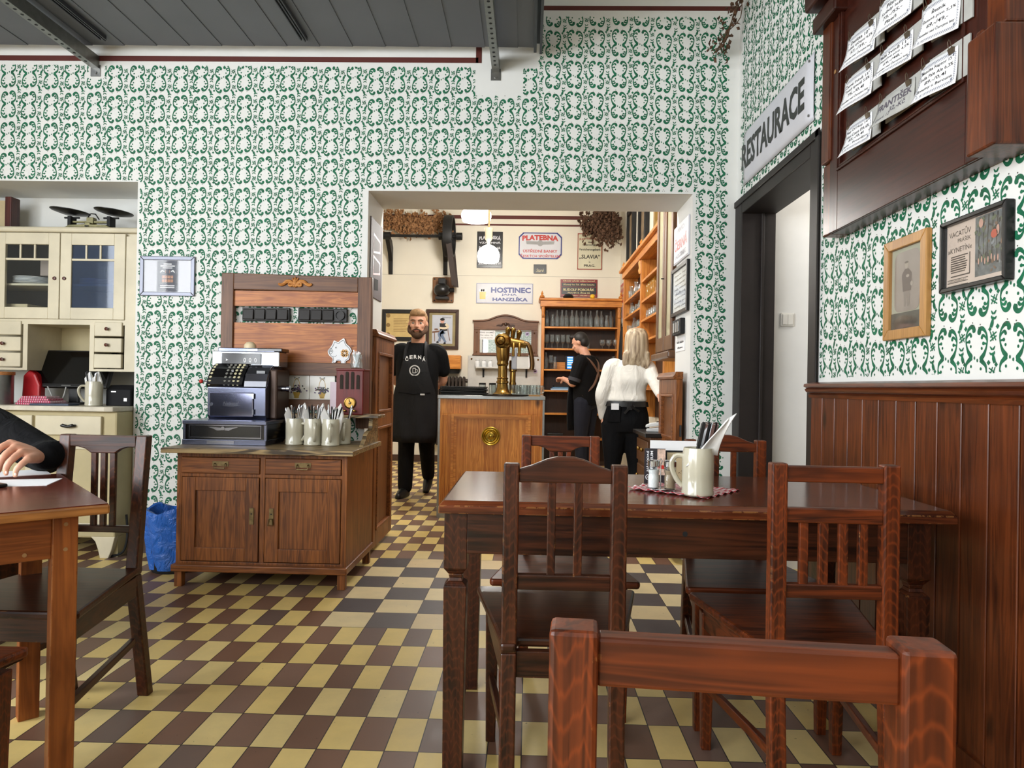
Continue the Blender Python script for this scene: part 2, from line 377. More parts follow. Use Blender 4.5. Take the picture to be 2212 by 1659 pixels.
# ================================================================ stencilled wallpaper
K = .0002568
def motif():
    a = MB(); ly = [0]
    def up(): ly[0] -= .00002; return ly[0]
    S = lambda pts: ribbon(a, [(x*K, z*K, (w_*1.18+3)*K) for x, z, w_ in pts], up(), 1, 4)
    D = lambda x, z, r, rz=None, mi=1, rot=0: dot(a, x*K, z*K, r*K, (rz or r)*K, up(), mi, 9, rot)
    def half(s, dz):
        S([(s*55, 205+dz, 34), (s*42, 232+dz, 46), (s*70, 268+dz, 44), (s*110, 270+dz, 36), (s*150, 235+dz, 20), (s*172, 170+dz, 15), (s*171, 110+dz, 16), (s*155, 62+dz, 30), (s*118, 30+dz, 40), (s*78, 0+dz, 46), (s*66, -6+dz, 6)])
        S([(s*66, 4+dz, 6), (s*80, -12+dz, 40), (s*120, -48+dz, 40), (s*152, -100+dz, 24), (s*172, -160+dz, 15), (s*176, -225+dz, 16), (s*155, -285+dz, 20), (s*110, -330+dz, 36), (s*66, -335+dz, 42), (s*42, -300+dz, 44), (s*48, -278+dz, 30)])
        D(s*54, 222+dz, 25); D(s*48, -292+dz, 25)
        S([(s*172, 165+dz, 8), (s*145, 205+dz, 14), (s*110, 212+dz, 26), (s*92, 190+dz, 26)]); D(s*94, 194+dz, 19)
        S([(s*172, 130+dz, 8), (s*150, 165+dz, 14), (s*122, 165+dz, 22)]); D(s*116, 158+dz, 20)
        D(s*82, 98+dz, 16, 18); D(s*92, -122+dz, 15, 18)
        D(s*118, -175+dz, 20); S([(s*176, -160+dz, 8), (s*150, -172+dz, 16), (s*120, -172+dz, 18)])
        D(s*92, -238+dz, 19); S([(s*174, -200+dz, 8), (s*150, -240+dz, 16), (s*110, -262+dz, 24), (s*90, -242+dz, 24)])
        for ux, uz in ((60, 345), (38, 312), (84, 312)): D(s*ux-(8 if s < 0 else 0), -uz-36+dz, 8, 9, 2)
    half(-1, -14); half(1, 14)
    D(-24, -8, 12, 20); D(24, 20, 12, 20)
    for k, fx in ((0, 1), (1, -1)):
        ox, oz = 268+(4 if k else -4), 140-k*376
        for t in (-18, 22):
            S([(ox+fx*(-50), oz+t-18, 8), (ox, oz+t+10, 10), (ox+fx*46, oz+t+36, 8)])
            S([(ox+fx*(t-24), oz+54, 8), (ox+fx*(t+2), oz+6, 10), (ox+fx*(t+26), oz-44, 8)])
        for dx, dz, r in ((-60, -92, 30), (58, -70, 28)):
            x, z = ox+fx*dx, oz+dz
            a.add([((x-r)*K, 0, z*K), (x*K, 0, (z+r)*K), ((x+r)*K, 0, z*K), (x*K, 0, (z-r)*K)], [(0, 1, 2, 3)], 1)
        S([(ox+fx*40, oz-88, 30), (ox+fx*22, oz-130, 38), (ox+fx*14, oz-160, 24), (ox+fx*2, oz-196, 22)])
        S([(ox+fx*10, oz-178, 8), (ox+fx*(-22), oz-180, 18), (ox+fx*(-44), oz-200, 4)]); S([(ox+fx*8, oz-178, 8), (ox+fx*28, oz-190, 18), (ox+fx*30, oz-212, 4)])
        S([(ox+fx*(-38), oz-262, 5), (ox+fx*(-12), oz-234, 17), (ox+fx*2, oz-230, 6)]); S([(ox+fx*2, oz-230, 6), (ox+fx*16, oz-234, 17), (ox+fx*38, oz-264, 5)])
    return a
MOT = motif()
def stencil(x0, x1, z0, z1, ok, px=.136, pz=.1915, flipx=lambda x: True, seed=1, split=3, ox=0, oz=0):
    """motifs over a wall in local (x, z), clipped to where ok(x, z) holds"""
    rnd = random.Random(seed); vs = []; fs = []; ms = []
    nx = int((x1-x0)/px)+2; nz = int((z1-z0)/pz)+2
    sag = 0
    for i in range(nx):
        cj = rnd.uniform(-.004, .004); zj = rnd.uniform(-.006, .006)
        if i % 5 == 0: sag = rnd.uniform(-.012, .012)
        for j in range(nz):
            cx = x0+ox+(i+.5)*px+cj+rnd.uniform(-.0025, .0025); cz = z0+oz+(j+.5)*pz+zj+sag+rnd.uniform(-.003, .003)
            if not any(ok(cx+a*px*.5, cz+b*pz*.5) for a in (-1, 0, 1, 1.4) for b in (-1, 0, 1)): continue
            fl = -1 if flipx(cx) else 1
            ro = rnd.uniform(-.02, .02); n = len(vs); pts = []
            for v in MOT.v:
                a, b = v[0], v[2]*fl
                pts.append((cx+a-b*ro, v[1], cz+b+a*ro))
            good = [ok(p[0], p[2]) for p in pts]
            if all(good):
                vs += pts; fs += [tuple(q+n for q in f) for f in MOT.f]; ms += MOT.m
            else:
                vs += pts
                for f, m_ in zip(MOT.f, MOT.m):
                    if all(good[q] for q in f): fs.append(tuple(q+n for q in f)); ms.append(m_)
    return vs, fs, ms
def paint(wall, st, M):
    """append the stencilled pattern to a wall's own mesh"""
    vs, fs, ms = st; wall.add([tuple(M @ Vector(v)) for v in vs], fs)
    wall.m[-len(fs):] = ms
YW, YR, XR, YB = 4.18, 4.61, 1.25, 9.55
OX0, OX1, OZ = -1.01, .98, 2.265
CEIL = 3.78
# main wall with the archway and the alcove
wm = MB()
wm.box(-4.6, -3.75, YW, 4.72, 0, CEIL); wm.box(-3.75, -2.455, 4.58, 4.72, 0, 2.305); wm.box(-3.75, -2.455, YW, 4.72, 2.305, CEIL)
wm.box(-2.455, OX0, YW, YR, 0, CEIL); wm.box(OX0, OX1, YW, YR, OZ, CEIL); wm.box(OX1, XR+.2, YW, YR, 0, CEIL)
def ok_main(x, z):
    if z < .1 or x > 1.2 or x < -4: return False
    if z > (3.35 if x > .02 else 3.035 if x < -.36 else 2.86 if x < -.07 else 3.03): return False
    if -2.78 < x < -2.68 and z > 2.95: return False
    if x < -2.445 and z < 2.312: return False
    if OX0-.035 < x < OX1+.018 and z < OZ+.008: return False
    return True
paint(wm, stencil(-4.05, 1.3, .0, 3.5, ok_main, flipx=lambda x: x > -.02, ox=.012), Matrix.Translation((0, YW-.0006, 0)))
struct(wm.build('wall_back', [WHITE, GREEN, DOTC]))
# right wall with the corridor doorway
DY0, DY1, DZ = 2.985, 4.18, 2.2
wr = MB()
wr.box(XR, XR+.18, -2.6, DY0, 0, CEIL); wr.box(XR, XR+.18, DY0, DY1, DZ, CEIL)
def ok_right(x, z):   # local x = 4.18 - Y
    if z < 1.128 or x < .05 or x > 4.2 or z > 3.36: return False
    if x < 4.18-DY0+.02 and z < DZ+.008: return False
    return True
paint(wr, stencil(0, 4.25, 1.05, 3.5, ok_right, flipx=lambda x: True, seed=5, oz=.02), Matrix.Translation((XR-.0006, 4.18, 0)) @ Matrix.Rotation(-PI/2, 4, 'Z'))
struct(wr.build('wall_right', [WHITE, GREEN, DOTC]))
# wall behind the guest (seen in the mirror) and the street wall with its windows
wb = MB()
for x0, x1, z0, z1 in ((-4.6, -4.25, 0, CEIL), (-2.95, -2.65, 0, CEIL), (-1.35, 1.4, 0, CEIL), (-4.25, -2.95, 0, .9), (-4.25, -2.95, 3, CEIL), (-2.65, -1.35, 0, .9), (-2.65, -1.35, 3, CEIL)):
    wb.box(x0, x1, -2.6, -2.42, z0, z1)
def ok_rear(x, z): return 1.1 < z < 3.3 and -1.2 < x < 4.4 and not (1.3 < x < 4.4 and z < 3.05)
paint(wb, stencil(-1.2, 2.2, 1.05, 3.4, ok_rear, seed=9), Matrix.Translation((0, -2.4194, 0)) @ Matrix.Rotation(PI, 4, 'Z'))
struct(wb.build('wall_front', [WHITE, GREEN, DOTC]))
wl = MB(); ys = (-1.95, -.5, .95); pr = -2.6
for y in ys: wl.box(-4.6, -4.42, pr, y-.62, 0, CEIL); wl.box(-4.6, -4.42, y-.62, y+.62, 0, .9); wl.box(-4.6, -4.42, y-.62, y+.62, 3, CEIL); pr = y+.62
wl.box(-4.6, -4.42, pr, 4.2, 0, CEIL)
struct(wl.build('wall_left', WHITE))
def window(n, loc, rz, w_):
    f = MB()
    for x in (-w_/2, 0, w_/2): f.box(x-.035, x+.035, -.03, .03, .9, 3)
    for z in (.9, 2.3, 2.94): f.box(-w_/2, w_/2, -.025, .025, z, z+.06)
    o = struct(f.build('window_%d' % n, mat('white_window_paint', (220, 220, 216), .4, var=.02), loc=loc, rz=rz))
    MB().box(-w_/2, w_/2, -.003, .003, .93, 2.97).build('window_glass', PANE, o)
for i, y in enumerate(ys): window(i+1, (-4.52, y, 0), PI/2, 1.24)
for i, x in enumerate((-3.6, -2.0)): window(i+4, (x, -2.52, 0), 0, 1.3)
# taproom behind the archway, corridor to the right, ceiling
struct(MB().box(-3.2, 1.45, YB, YB+.15, 0, CEIL).build('wall_taproom_back', CREAM))
struct(MB().box(XR, XR+.18, YR, YB, 0, CEIL).build('wall_taproom_right', CREAM))
struct(MB().box(-3.35, -3.2, 4.72, YB+.15, 0, CEIL).build('wall_taproom_left', CREAM))
cw = MB().box(XR+.18, 3.4, 4.155, 4.3, 0, 2.6); cw.box(3.3, 3.4, 2.7, 4.155, 0, 2.6); cw.box(XR+.18, 3.4, 2.6, 2.9, 0, 2.6); cw.box(XR+.18, 3.4, 2.6, 4.3, 2.6, 2.7)
struct(cw.build('wall_corridor', mat('corridor_white', (224, 222, 218), .85, var=.02)))
struct(MB().box(-4.6, 3.4, -2.6, 9.75, CEIL, CEIL+.1).build('ceiling', WHITE))
# painted lines
t = MB().box(-4.4, -.345, YW-.003, YW, 3.058, 3.09); t.box(-.36, -.325, YW-.003, YW, 3.058, 3.2); t.box(.02, XR, YW-.003, YW, 3.385, 3.412)
struct(t.build('trim_1', REDLINE))
t = MB().box(-3.2, XR, YB-.003, YB, 3.42, 3.47); t.box(-3.2, XR, YB-.003, YB, 3.325, 3.35)
struct(t.build('trim_2', REDLINE))
struct(MB().box(-3.2, XR, YB-.012, YB, 0, .09).build('baseboard_back', mat('brown_tile_base', (74, 52, 42), .4)))
struct(MB().box(-3.2, XR, YB-.004, YB, 2.618, 2.624).build('trim_3', mat('surface_cable', (196, 190, 176), .7, var=0)))
struct(MB().box(-2.455, -1.02, YW-.012, YW, 0, .09).build('baseboard_left', mat('brown_tile_base', (74, 52, 42), .4)))
# corridor door frame
DF = mat('black_brown_paint', (34, 28, 26), .5, var=.15, spec=.3)
f = MB()
f.box(XR-.012, XR+.19, 4.05, 4.179, 0, DZ); f.box(XR-.012, XR+.19, DY0-.005, DY0+.085, 0, DZ); f.box(XR-.012, XR+.19, DY0+.085, 4.05, DZ-.085, DZ)
f.box(XR-.02, XR-.012, DY0-.02, DY0+.02, 0, DZ+.012); f.box(XR-.02, XR-.012, DY0-.02, 4.179, DZ-.025, DZ+.012); f.box(XR+.10, XR+.12, 4.03, 4.05, 0, DZ-.085)
struct(f.build('door_1', DF, bevel=.004))
# wainscot and chair rail on the right wall
wz = MB(); y = 2.975; rn = random.Random(3)
while y > -2.4:
    wd = .114; a, b = y-wd+.003, y-.003
    wz.prism([(XR, a), (XR-.029, a), (XR-.031, a+.002), (XR-.031, b-.002), (XR-.029, b), (XR, b)], .09, 1.05, 'z'); y -= wd
wz.box(XR-.018, XR, -2.4, 2.975, .0, 1.05, 1); wz.box(XR-.04, XR, -2.4, 2.98, 0, .09)
struct(wz.build('trim_4', [WW('z'), mat('dark_groove', (30, 14, 8), .7)]))
rail = [(XR, 1.045), (XR-.036, 1.045), (XR-.04, 1.058), (XR-.034, 1.064), (XR-.05, 1.07), (XR-.055, 1.08), (XR-.048, 1.086), (XR-.06, 1.092), (XR-.058, 1.103), (XR-.03, 1.11), (XR, 1.112)]
struct(MB().prism(rail, -2.4, 2.985, 'y').build('trim_5', WW('y'), smooth=True))
EPS[0] = .00005
# grey louvred canopy under the ceiling and the steel channels that carry it
SL = mat('grey_sheet_metal', (92, 93, 97), .45, .1, var=.06, vs=3)
c = thing('ceiling_canopy', 'large grey sheet metal canopy hung under the ceiling in front of the patterned wall', 'canopy', (0, 0, 3.11))
pl = MB(); x = -4.3
while x < -.03:
    x2 = min(x+.2, 0); pl.hexa([(x, .6, .004), (x2, .6, 0), (x2, 4.09, 0), (x, 4.09, .004)], [(x, .6, .05), (x2, .6, .05), (x2, 4.09, .05), (x, 4.09, .05)]); x += .2
pl.build('panel', SL, c)
fl = MB().box(-.005, .012, .6, 4.1, -.025, .11); fl.box(.03, .045, .6, 4.1, -.035, .12); fl.box(-.02, .045, .6, 4.1, .03, .06)
fl.build('edge_flange', mat('dark_sheet_metal', (58, 58, 62), .4, .3), c)
for x0 in (-2.62, -2.565, -.89, -1.36):
    r = MB().box(x0-.02, x0+.02, .7, 3.98, -.012, 0); r.box(x0-.02, x0-.014, .7, 3.98, -.022, -.01); r.box(x0+.014, x0+.02, .7, 3.98, -.022, -.01); r.box(x0-.003, x0+.003, .7, 4.0, -.02, -.01)
    if x0 in (-2.565, -1.36): r.build('seam_rail', mat('dark_sheet_metal', (58, 58, 62), .4, .3), c)
def strut(x, z, label):
    s = thing('steel_channel', label, 'steel channel', (x, YW, z), 0, 'steel channels under the canopy')
    b = MB().box(-.022, .022, -3.5, -.004, 0, .003); b.box(-.022, -.018, -3.5, -.004, 0, .075); b.box(.018, .022, -3.5, -.004, 0, .075)
    for k in range(22): b.disc((0, -.1-k*.052, -.0006), .0085, 10, 'z', 1, .001)
    b.build('channel', [mat('zinc_plated_steel', (132, 132, 128), .35, .8, var=.12, vs=30), MATTE], s)
    b = MB().box(-.03, .03, -.006, -.001, -.05, .02); b.disc((0, -.009, -.028), .011, 10, 'y', 0, .006)
    b.build('wall_bracket', STEEL, s)
strut(-.236, 3.0, 'perforated zinc steel channel beside the right end of the grey canopy')
strut(-2.735, 3.01, 'perforated zinc steel channel under the canopy above the scale and dresser')
# ================================================================ chairs and tables
def dchair(label, x, y, rz, style, M_=DW, group='wooden dining chairs', top=.885, seat=True, rail2=.795, lean=0.0):
    t = thing('dining_chair', label, 'chair', (x, y, 0), rz, group)
    wz_, wx_, wy_ = M_('z'), M_('x'), M_('y')
    for s in (-1, 1):
        X = s*.13
        p = MB(); q = lambda z, dy: [(X-.019, .195+dy, z), (X+.019, .195+dy, z), (X+.019, .23+dy, z), (X-.019, .23+dy, z)]
        p.hexa(q(0, .035+lean), q(.43, 0)); p.hexa(q(.43, 0), q(top, lean))
        p.build('rear_leg', wz_, t, bevel=.004)
        f = MB(); q = lambda z, d: [(s*.19-d, -.2-d+.0, z), (s*.19+d, -.2-d, z), (s*.19+d, -.2+d, z), (s*.19-d, -.2+d, z)]
        f.hexa(q(0, .014), q(.41, .02)); f.build('front_leg', wz_, t, bevel=.003)
        MB().bar((s*.19, -.19, .19), (s*.132, .215, .21), .018, .024).build('stretcher', wy_, t, bevel=.003)
        MB().bar((s*.195, -.19, .395), (s*.138, .2, .395), .022, .065).build('side_apron', wy_, t, bevel=.002)
    st = [(-.235, -.235), (.235, -.235), (.24, -.22), (.152, .2), (.15, .235), (.112, .235), (.108, .196), (-.108, .196), (-.112, .235), (-.15, .235), (-.152, .2), (-.24, -.22)]
    MB().prism(st, .433, .456, 'z').build('seat', wx_, t, bevel=.007)
    MB().box(-.18, .18, -.21, -.19, .365, .433).build('front_apron', wx_, t, bevel=.002)
    MB().box(-.112, .112, .2, .222, .37, .433).build('rear_apron', wx_, t, bevel=.002)
    y0, y1 = .203+lean*.8, .224+lean*.8
    def rail(n, z0, z1): return MB().box(-.112, .112, y0, y1, z0, z1).build(n, wx_, t, bevel=.003)
    def slat(xs, z0, z1, w_=.02):
        for x_ in xs: MB().box(x_-w_/2, x_+w_/2, y0+.004, y1-.004, z0-.006, z1+.006).build('slat', wz_, t, bevel=.002)
    if style == 'arch':
        up = [(-.112, .872), (-.08, .882), (-.045, .897), (-.02, .903), (.02, .903), (.045, .897), (.08, .882), (.112, .872)]
        MB().prism([(-.112, .84)]+up+[(.112, .84)], y0, y1).build('top_rail', wx_, t, bevel=.003)
        rail('lower_rail', .582, .618); slat((-.032, .032), .618, .84)
    elif style == 'double':
        rail('top_rail', top-.044, top-.006); rail('middle_rail', rail2-.035, rail2); rail('lower_rail', .582, .615)
        slat((-.069, -.023, .023, .069), .615, rail2-.035, .021)
    else:
        dn = [(-.112, .845), (-.085, .845), (-.06, .838), (-.04, .824), (.04, .824), (.06, .838), (.085, .845), (.112, .845)]
        MB().prism(dn+[(.112, .884), (-.112, .884)], y0, y1).build('top_rail', wx_, t, bevel=.003)
        rail('lower_rail', .56, .582); slat((-.032, 0, .032), .582, .824, .018)
    return t
dchair('dark chair with arched rail and two slats, back to us at the big table', .092, 1.865, PI, 'arch')
dchair('chair with double top rail and four slats, back to us at the big table', .731, 1.85, PI-.02, 'double', RW, top=.9)
dchair('red-brown chair in the foreground seen from behind, cut off by the bottom edge', .187, .745, PI-.085, 'double', RW, top=.882, rail2=.765)
dchair('scooped-rail chair on the far side of the big table, before the bar counter', .125, 2.405, 0, 'scoop', RW)
dchair('arched-rail chair on the far side of the big table, near the black door frame', .74, 2.365, 0, 'arch', RW)
dchair('dark chair with scooped top rail and three slats at the left table, facing us', -1.42, 2.0, 0, 'scoop', DW, lean=.05)
dchair('chair at the near side of the left table, only its seat corner and leg visible', -1.372, 1.305, PI, 'scoop', RW)

# big table
TZ = .762
t = thing('dining_table', 'long dark wooden dining table standing against the panelled wall', 'table', (0, 0, 0))
TX0, TX1, TY0, TY1 = -.236, 1.13, 1.815, 2.475
rim = [(TX0, TY0), (TX1, TY0), (TX1, TY1), (TX0, TY1)]; ins = [(TX0+.012, TY0+.012), (TX1-.012, TY0+.012), (TX1-.012, TY1-.012), (TX0+.012, TY1-.012)]
m_ = MB().hexa([(*p, TZ-.034) for p in rim], [(*p, TZ-.013) for p in rim]); m_.hexa([(*p, TZ-.013) for p in rim], [(*p, TZ) for p in ins])
m_.build('tabletop', wood('table_varnish', (52, 24, 14), (112, 56, 30), 'x', .16, wear=.5, rings=.5), t, bevel=.002)
for lx in (TX0+.045, TX1-.085):
    for ly in (TY0+.055, TY1-.05):
        g = MB().cb(lx, ly, .575, .062, .062, TZ-.036-.575)
        pr_ = [(.031, .575), (.026, .568), (.019, .558), (.017, .548), (.02, .538), (.029, .53), (.031, .527)]
        for (r0, z0), (r1, z1) in zip(pr_[1:], pr_): g.hexa([(lx+a*r0, ly+b*r0, z0) for a, b in ((-1, -1), (1, -1), (1, 1), (-1, 1))], [(lx+a*r1, ly+b*r1, z1) for a, b in ((-1, -1), (1, -1), (1, 1), (-1, 1))])
        g.hexa([(lx+a*.026, ly+b*.026, 0) for a, b in ((-1, -1), (1, -1), (1, 1), (-1, 1))], [(lx+a*.031, ly+b*.031, .527) for a, b in ((-1, -1), (1, -1), (1, 1), (-1, 1))])
        g.build('leg', DW('z'), t, bevel=.002)
for ly in (TY0+.035, TY1-.04): MB().box(TX0+.076, TX1-.116, ly-.011, ly+.011, TZ-.145, TZ-.034).build('apron', DW('x'), t, bevel=.002)
for lx in (TX0+.035, TX1-.075): MB().box(lx-.011, lx+.011, TY0+.086, TY1-.081, TZ-.145, TZ-.034).build('apron', DW('y'), t, bevel=.002)
MB().disc((.425, TY0+.0235, .683), .007, 12, 'y', 0, .002).build('bolt_plug', MATTE, t)

# left table, turned 45 degrees
LT = .755
t = thing('dining_table', 'left wooden table with red-brown top and pale worn edge, papers on it', 'table', (-1.06, 1.71, 0), math.atan2(.728, -.686)-PI/2)
# local: corner at origin, +y along the far right edge, -x along the near edge
m_ = MB().box(-1.25, 0, 0, .72, LT-.026, LT-.002); m_.build('tabletop', wood('honey_edge', (112, 66, 30), (176, 118, 62), 'x', .35, wear=.4), t, bevel=.005)
MB().box(-1.247, -.004, .004, .716, LT-.002, LT).build('top_veneer', wood('red_brown_veneer', (74, 30, 22), (104, 48, 34), 'x', .2, rings=.2), t)
LG = wood('left_table_pine', (104, 52, 20), (158, 90, 40), 'z', .38, wear=.5); LX = wood('left_table_pine', (104, 52, 20), (158, 90, 40), 'x', .38, wear=.4)
for lx in (-.115, -1.12):
    for ly in (.05, .62): MB().box(lx, lx+.055, ly, ly+.055, 0, LT-.026).build('leg', LG, t, bevel=.003)
for ly in (.062, .64): MB().box(-1.065, -.115, ly, ly+.022, LT-.135, LT-.026).build('apron', LX, t, bevel=.002)
for lx in (-.1, -1.105): MB().box(lx, lx+.022, .105, .62, LT-.135, LT-.026).build('apron', LX, t, bevel=.002)
for sx_, sz in ((-.087, .705), (-.087, .642), (-.17, .637)):
    MB().disc((sx_, .049 if sx_ > -.1 else .061, sz), .005, 10, 'y', 0, .002).build('screw_cap', mat('pale_wood_plug', (150, 112, 70), .6), t)
o = tag(MB().box(-.105, .105, -.075, .075, 0, .0012).build('menu_sheet', PAPER, loc=(-1.54, 2.01, LT), rz=.35), 'white printed sheet lying near the corner of the left table', 'paper')
o = tag(MB().box(-.105, .105, -.075, .075, 0, .0012).build('paper_sheet', PAPER, loc=(-1.70, 2.195, LT), rz=.75), 'white paper sheet under the hand of the seated guest', 'paper')
g = MB().box(-.035, .035, -.07, .07, 0, .009); o = tag(g.build('smartphone', BLACK, bevel=.003, loc=(-1.575, 1.93, LT+.0013), rz=1.1), 'black phone lying on the printed sheet on the left table', 'phone')

# ================================================================ on the big table
cl = MB(); N = 22; rn = random.Random(4)
side = .252
for i in range(N+1):
    for j in range(N+1):
        u_, v_ = (i/N-.5)*side, (j/N-.5)*side; e = max(abs(i/N-.5), abs(j/N-.5))*2
        cl.v.append((u_, v_, .0015+(.0035*max(0, e-.7)/.3*(1+math.sin(u_*140)+math.sin(v_*170)))))
cl.f = [(i*(N+1)+j, (i+1)*(N+1)+j, (i+1)*(N+1)+j+1, i*(N+1)+j+1) for i in range(N) for j in range(N)]; cl.m = [0]*len(cl.f)
cloth = cl.build('table_napkin', checkcloth('red_gingham', (196, 40, 62), (238, 226, 226), 62), loc=(.482, 2.105, TZ), rz=PI/4+.08, smooth=True)
md = cloth.modifiers.new('thick', 'SOLIDIFY'); md.thickness = .0012; md.offset = 1
tag(cloth, 'red and white checked cloth napkin laid diagonally on the big table', 'napkin')
def mug(label, x, y, z, ang, r=.048, h=.145, grp=None, holds=True):
    t = thing('beer_mug', label, 'mug', (x, y, z), ang, grp)
    k = h/.145
    prof = [(0, .004), (r*.9, 0), (r, .004), (r, .012), (r*.975, .014), (r*.985, .06*k), (r*.985, .118*k), (r*.93, .134*k), (r*.90, h-.001), (r*.87, h), (r*.84, h-.004), (r*.86, .12*k), (r*.86, .012), (0, .011)]
    MB().lathe(prof, (0, 0, 0), 32).build('body', STONE, t, smooth=True)
    hp = spline([(r*.93, 0, .118*k), (r*1.35, 0, .117*k), (r*1.62, 0, .098*k), (r*1.55, 0, .07*k), (r*1.25, 0, .042*k), (r*.95, 0, .026*k)], 5)
    MB().tube(hp, [.0085]*len(hp), 10, flat=.75).build('handle', STONE, t, smooth=True)
    return t
mug('stoneware mug with cutlery on the checked cloth of the big table', .4925, 1.985, TZ+.004, PI-.25, .0455, .137)
CUT = []
def cutlery(x, y, z, n, r, rn, grp, where, h=.2):
    for k in range(n):
        a = rn.uniform(0, 2*PI); b = a+rn.uniform(-.5, .5); d = rn.uniform(.35, .75)*r; d2 = rn.uniform(1.0, 1.5)*r
        p0 = Vector((x+d*.5*math.cos(a), y+d*.5*math.sin(a), z+.02)); p1 = Vector((x+d2*math.cos(b), y+d2*math.sin(b)*.6, z+h*rn.uniform(.88, 1.02)))
        pm = p0.lerp(p1, .6)
        g = MB().tube([(p0-p0), (pm-p0), (p1-p0)*.96, (p1-p0)], [.003, .0035, .0055, .003], 8, flat=.45)
        black = k % 3 == 0
        o = g.build('table_knife' if k % 2 else 'fork', BLACK if black else CHROME, smooth=True, loc=p0)
        tag(o, '%s %s %s in the %s' % ('black-handled' if black else 'bright steel', 'knife' if k % 2 else 'fork', ORD[k]+' of the bundle', where), 'cutlery', grp)
def napkin(x, y, z, r, rn, where, k, dx=0, tall=.2):
    """folded paper napkin standing in a mug"""
    a = rn.uniform(0, 6); g = MB(); w_ = r*.62; c, s_ = math.cos(a*.15), math.sin(a*.15)
    pts = [(-w_*.5, .02), (w_*.5, .02), (w_*.9, tall*.7), (w_*.15, tall), (-w_*.75, tall*.78)]
    f = [(px*c+dx*.2*pz, px*s_+.004*math.sin(px*300), pz) for px, pz in pts]
    n = len(f); g.add(f+[(p[0]+.004, p[1]+.010, p[2]-.004) for p in f], [tuple(range(n)), tuple(range(n, 2*n))[::-1]]+[(i, (i+1) % n, n+(i+1) % n, n+i) for i in range(n)])
    o = g.build('paper_napkin', NAPKIN, loc=(x, y, z), bevel=.0015)
    tag(o, 'folded white paper napkin %s in the %s' % (('at the front', 'at the back', 'in the middle')[k % 3], where), 'napkin', 'paper napkins standing in the mugs')
rn = random.Random(12)
wh = 'mug on the big table'
for k in range(6):
    x0 = .4925-.024+.009*k
    p0 = Vector((x0, 1.985+.006*(k % 3), TZ+.03)); d = Vector((.036+.002*k, .004*(k % 2), .168+.004*(k % 3)))
    g = MB().box(-.0048, .0048, -.0035, .0035, 0, .19); g.box(-.006, .006, -.004, .004, .12, .185)
    o = g.build('table_knife', BLACK if k % 2 == 0 else CHROME, bevel=.0015, loc=p0); o.rotation_euler = (0, math.atan2(d.x, d.z), .1*k)
    tag(o, '%s knife, %s from the left, upright in the mug on the big table' % ('black' if k % 2 == 0 else 'steel', ORD[k]), 'cutlery', 'knives in the mug on the big table')
g = MB(); N = 10
for i in range(N+1):
    t_ = i/N
    for j in range(7):
        u_ = j/6-.5
        g.v.append((-.006+.062*t_**1.15+u_*(.075*(1-t_)**1.3+.02)+.018*t_, -.026+.012*math.sin(u_*5+t_*2)-.01*t_+.012*abs(u_), .115+.115*t_**.9-.03*abs(u_-.2)*(1-t_)+.02*u_))
g.f = [(i*7+j, i*7+j+1, (i+1)*7+j+1, (i+1)*7+j) for i in range(N) for j in range(6)]; g.m = [0]*len(g.f)
o = g.build('paper_napkin', NAPKIN, smooth=True, loc=(.504, 1.985, TZ+.004)); md = o.modifiers.new('thick', 'SOLIDIFY'); md.thickness = .003
tag(o, 'white paper napkin wrapped round the knives in the mug on the big table', 'napkin')
# cruet
t = thing('cruet_stand', 'chrome stand for salt and pepper shakers on the checked cloth', 'cruet', (.405, 2.075, TZ+.003), .15)
g = MB().prism([(-.038, .02), (-.026, -.03), (.034, -.036), (.046, -.005), (.028, .032), (-.02, .034)], .004, .0065, 'z'); g.build('tray', CHROME, t, bevel=.001)
g = MB()
for p in ((-.032, -.01), (.03, -.026), (.0, .03)): g.ball((*p, .003), .005, 8)
g.build('foot', CHROME, t, smooth=True)
g = MB().tube([(0, .004, .006), (0, .004, .075), (.004, .004, .088), (0, .004, .095), (-.004, .004, .088)], .0018, 8); g.build('handle', CHROME, t, smooth=True)
for nm, dx, dy, c, lab in (('salt_shaker', -.024, -.006, (236, 236, 236), 'glass salt shaker with white salt and chrome cap, left one in the cruet'), ('pepper_shaker', .024, -.012, (150, 128, 98), 'glass pepper shaker with grey-brown pepper and chrome cap, right one in the cruet')):
    s = thing(nm, lab, 'shaker', (.405+dx, 2.075+dy, TZ+.0095), 0, 'salt and pepper shakers')
    MB().lathe([(0, 0), (.0165, .001), (.018, .006), (.018, .036), (.0155, .041), (.0155, .045), (.018, .05), (.018, .066), (0, .066)], n=20).build('glass_body', CLEAR, s, smooth=True)
    MB().lathe([(0, .003), (.0155, .003), (.016, .035), (.014, .04), (.014, .045), (.016, .05), (.016, .055), (0, .055)], n=16).build('filling', mat(nm+'_grain', c, .9, var=.1, vs=200), s, smooth=True)
    MB().lathe([(.0175, .066), (.0185, .067), (.0185, .082), (.016, .085), (0, .086)], n=20).build('cap', CHROME, s, smooth=True)
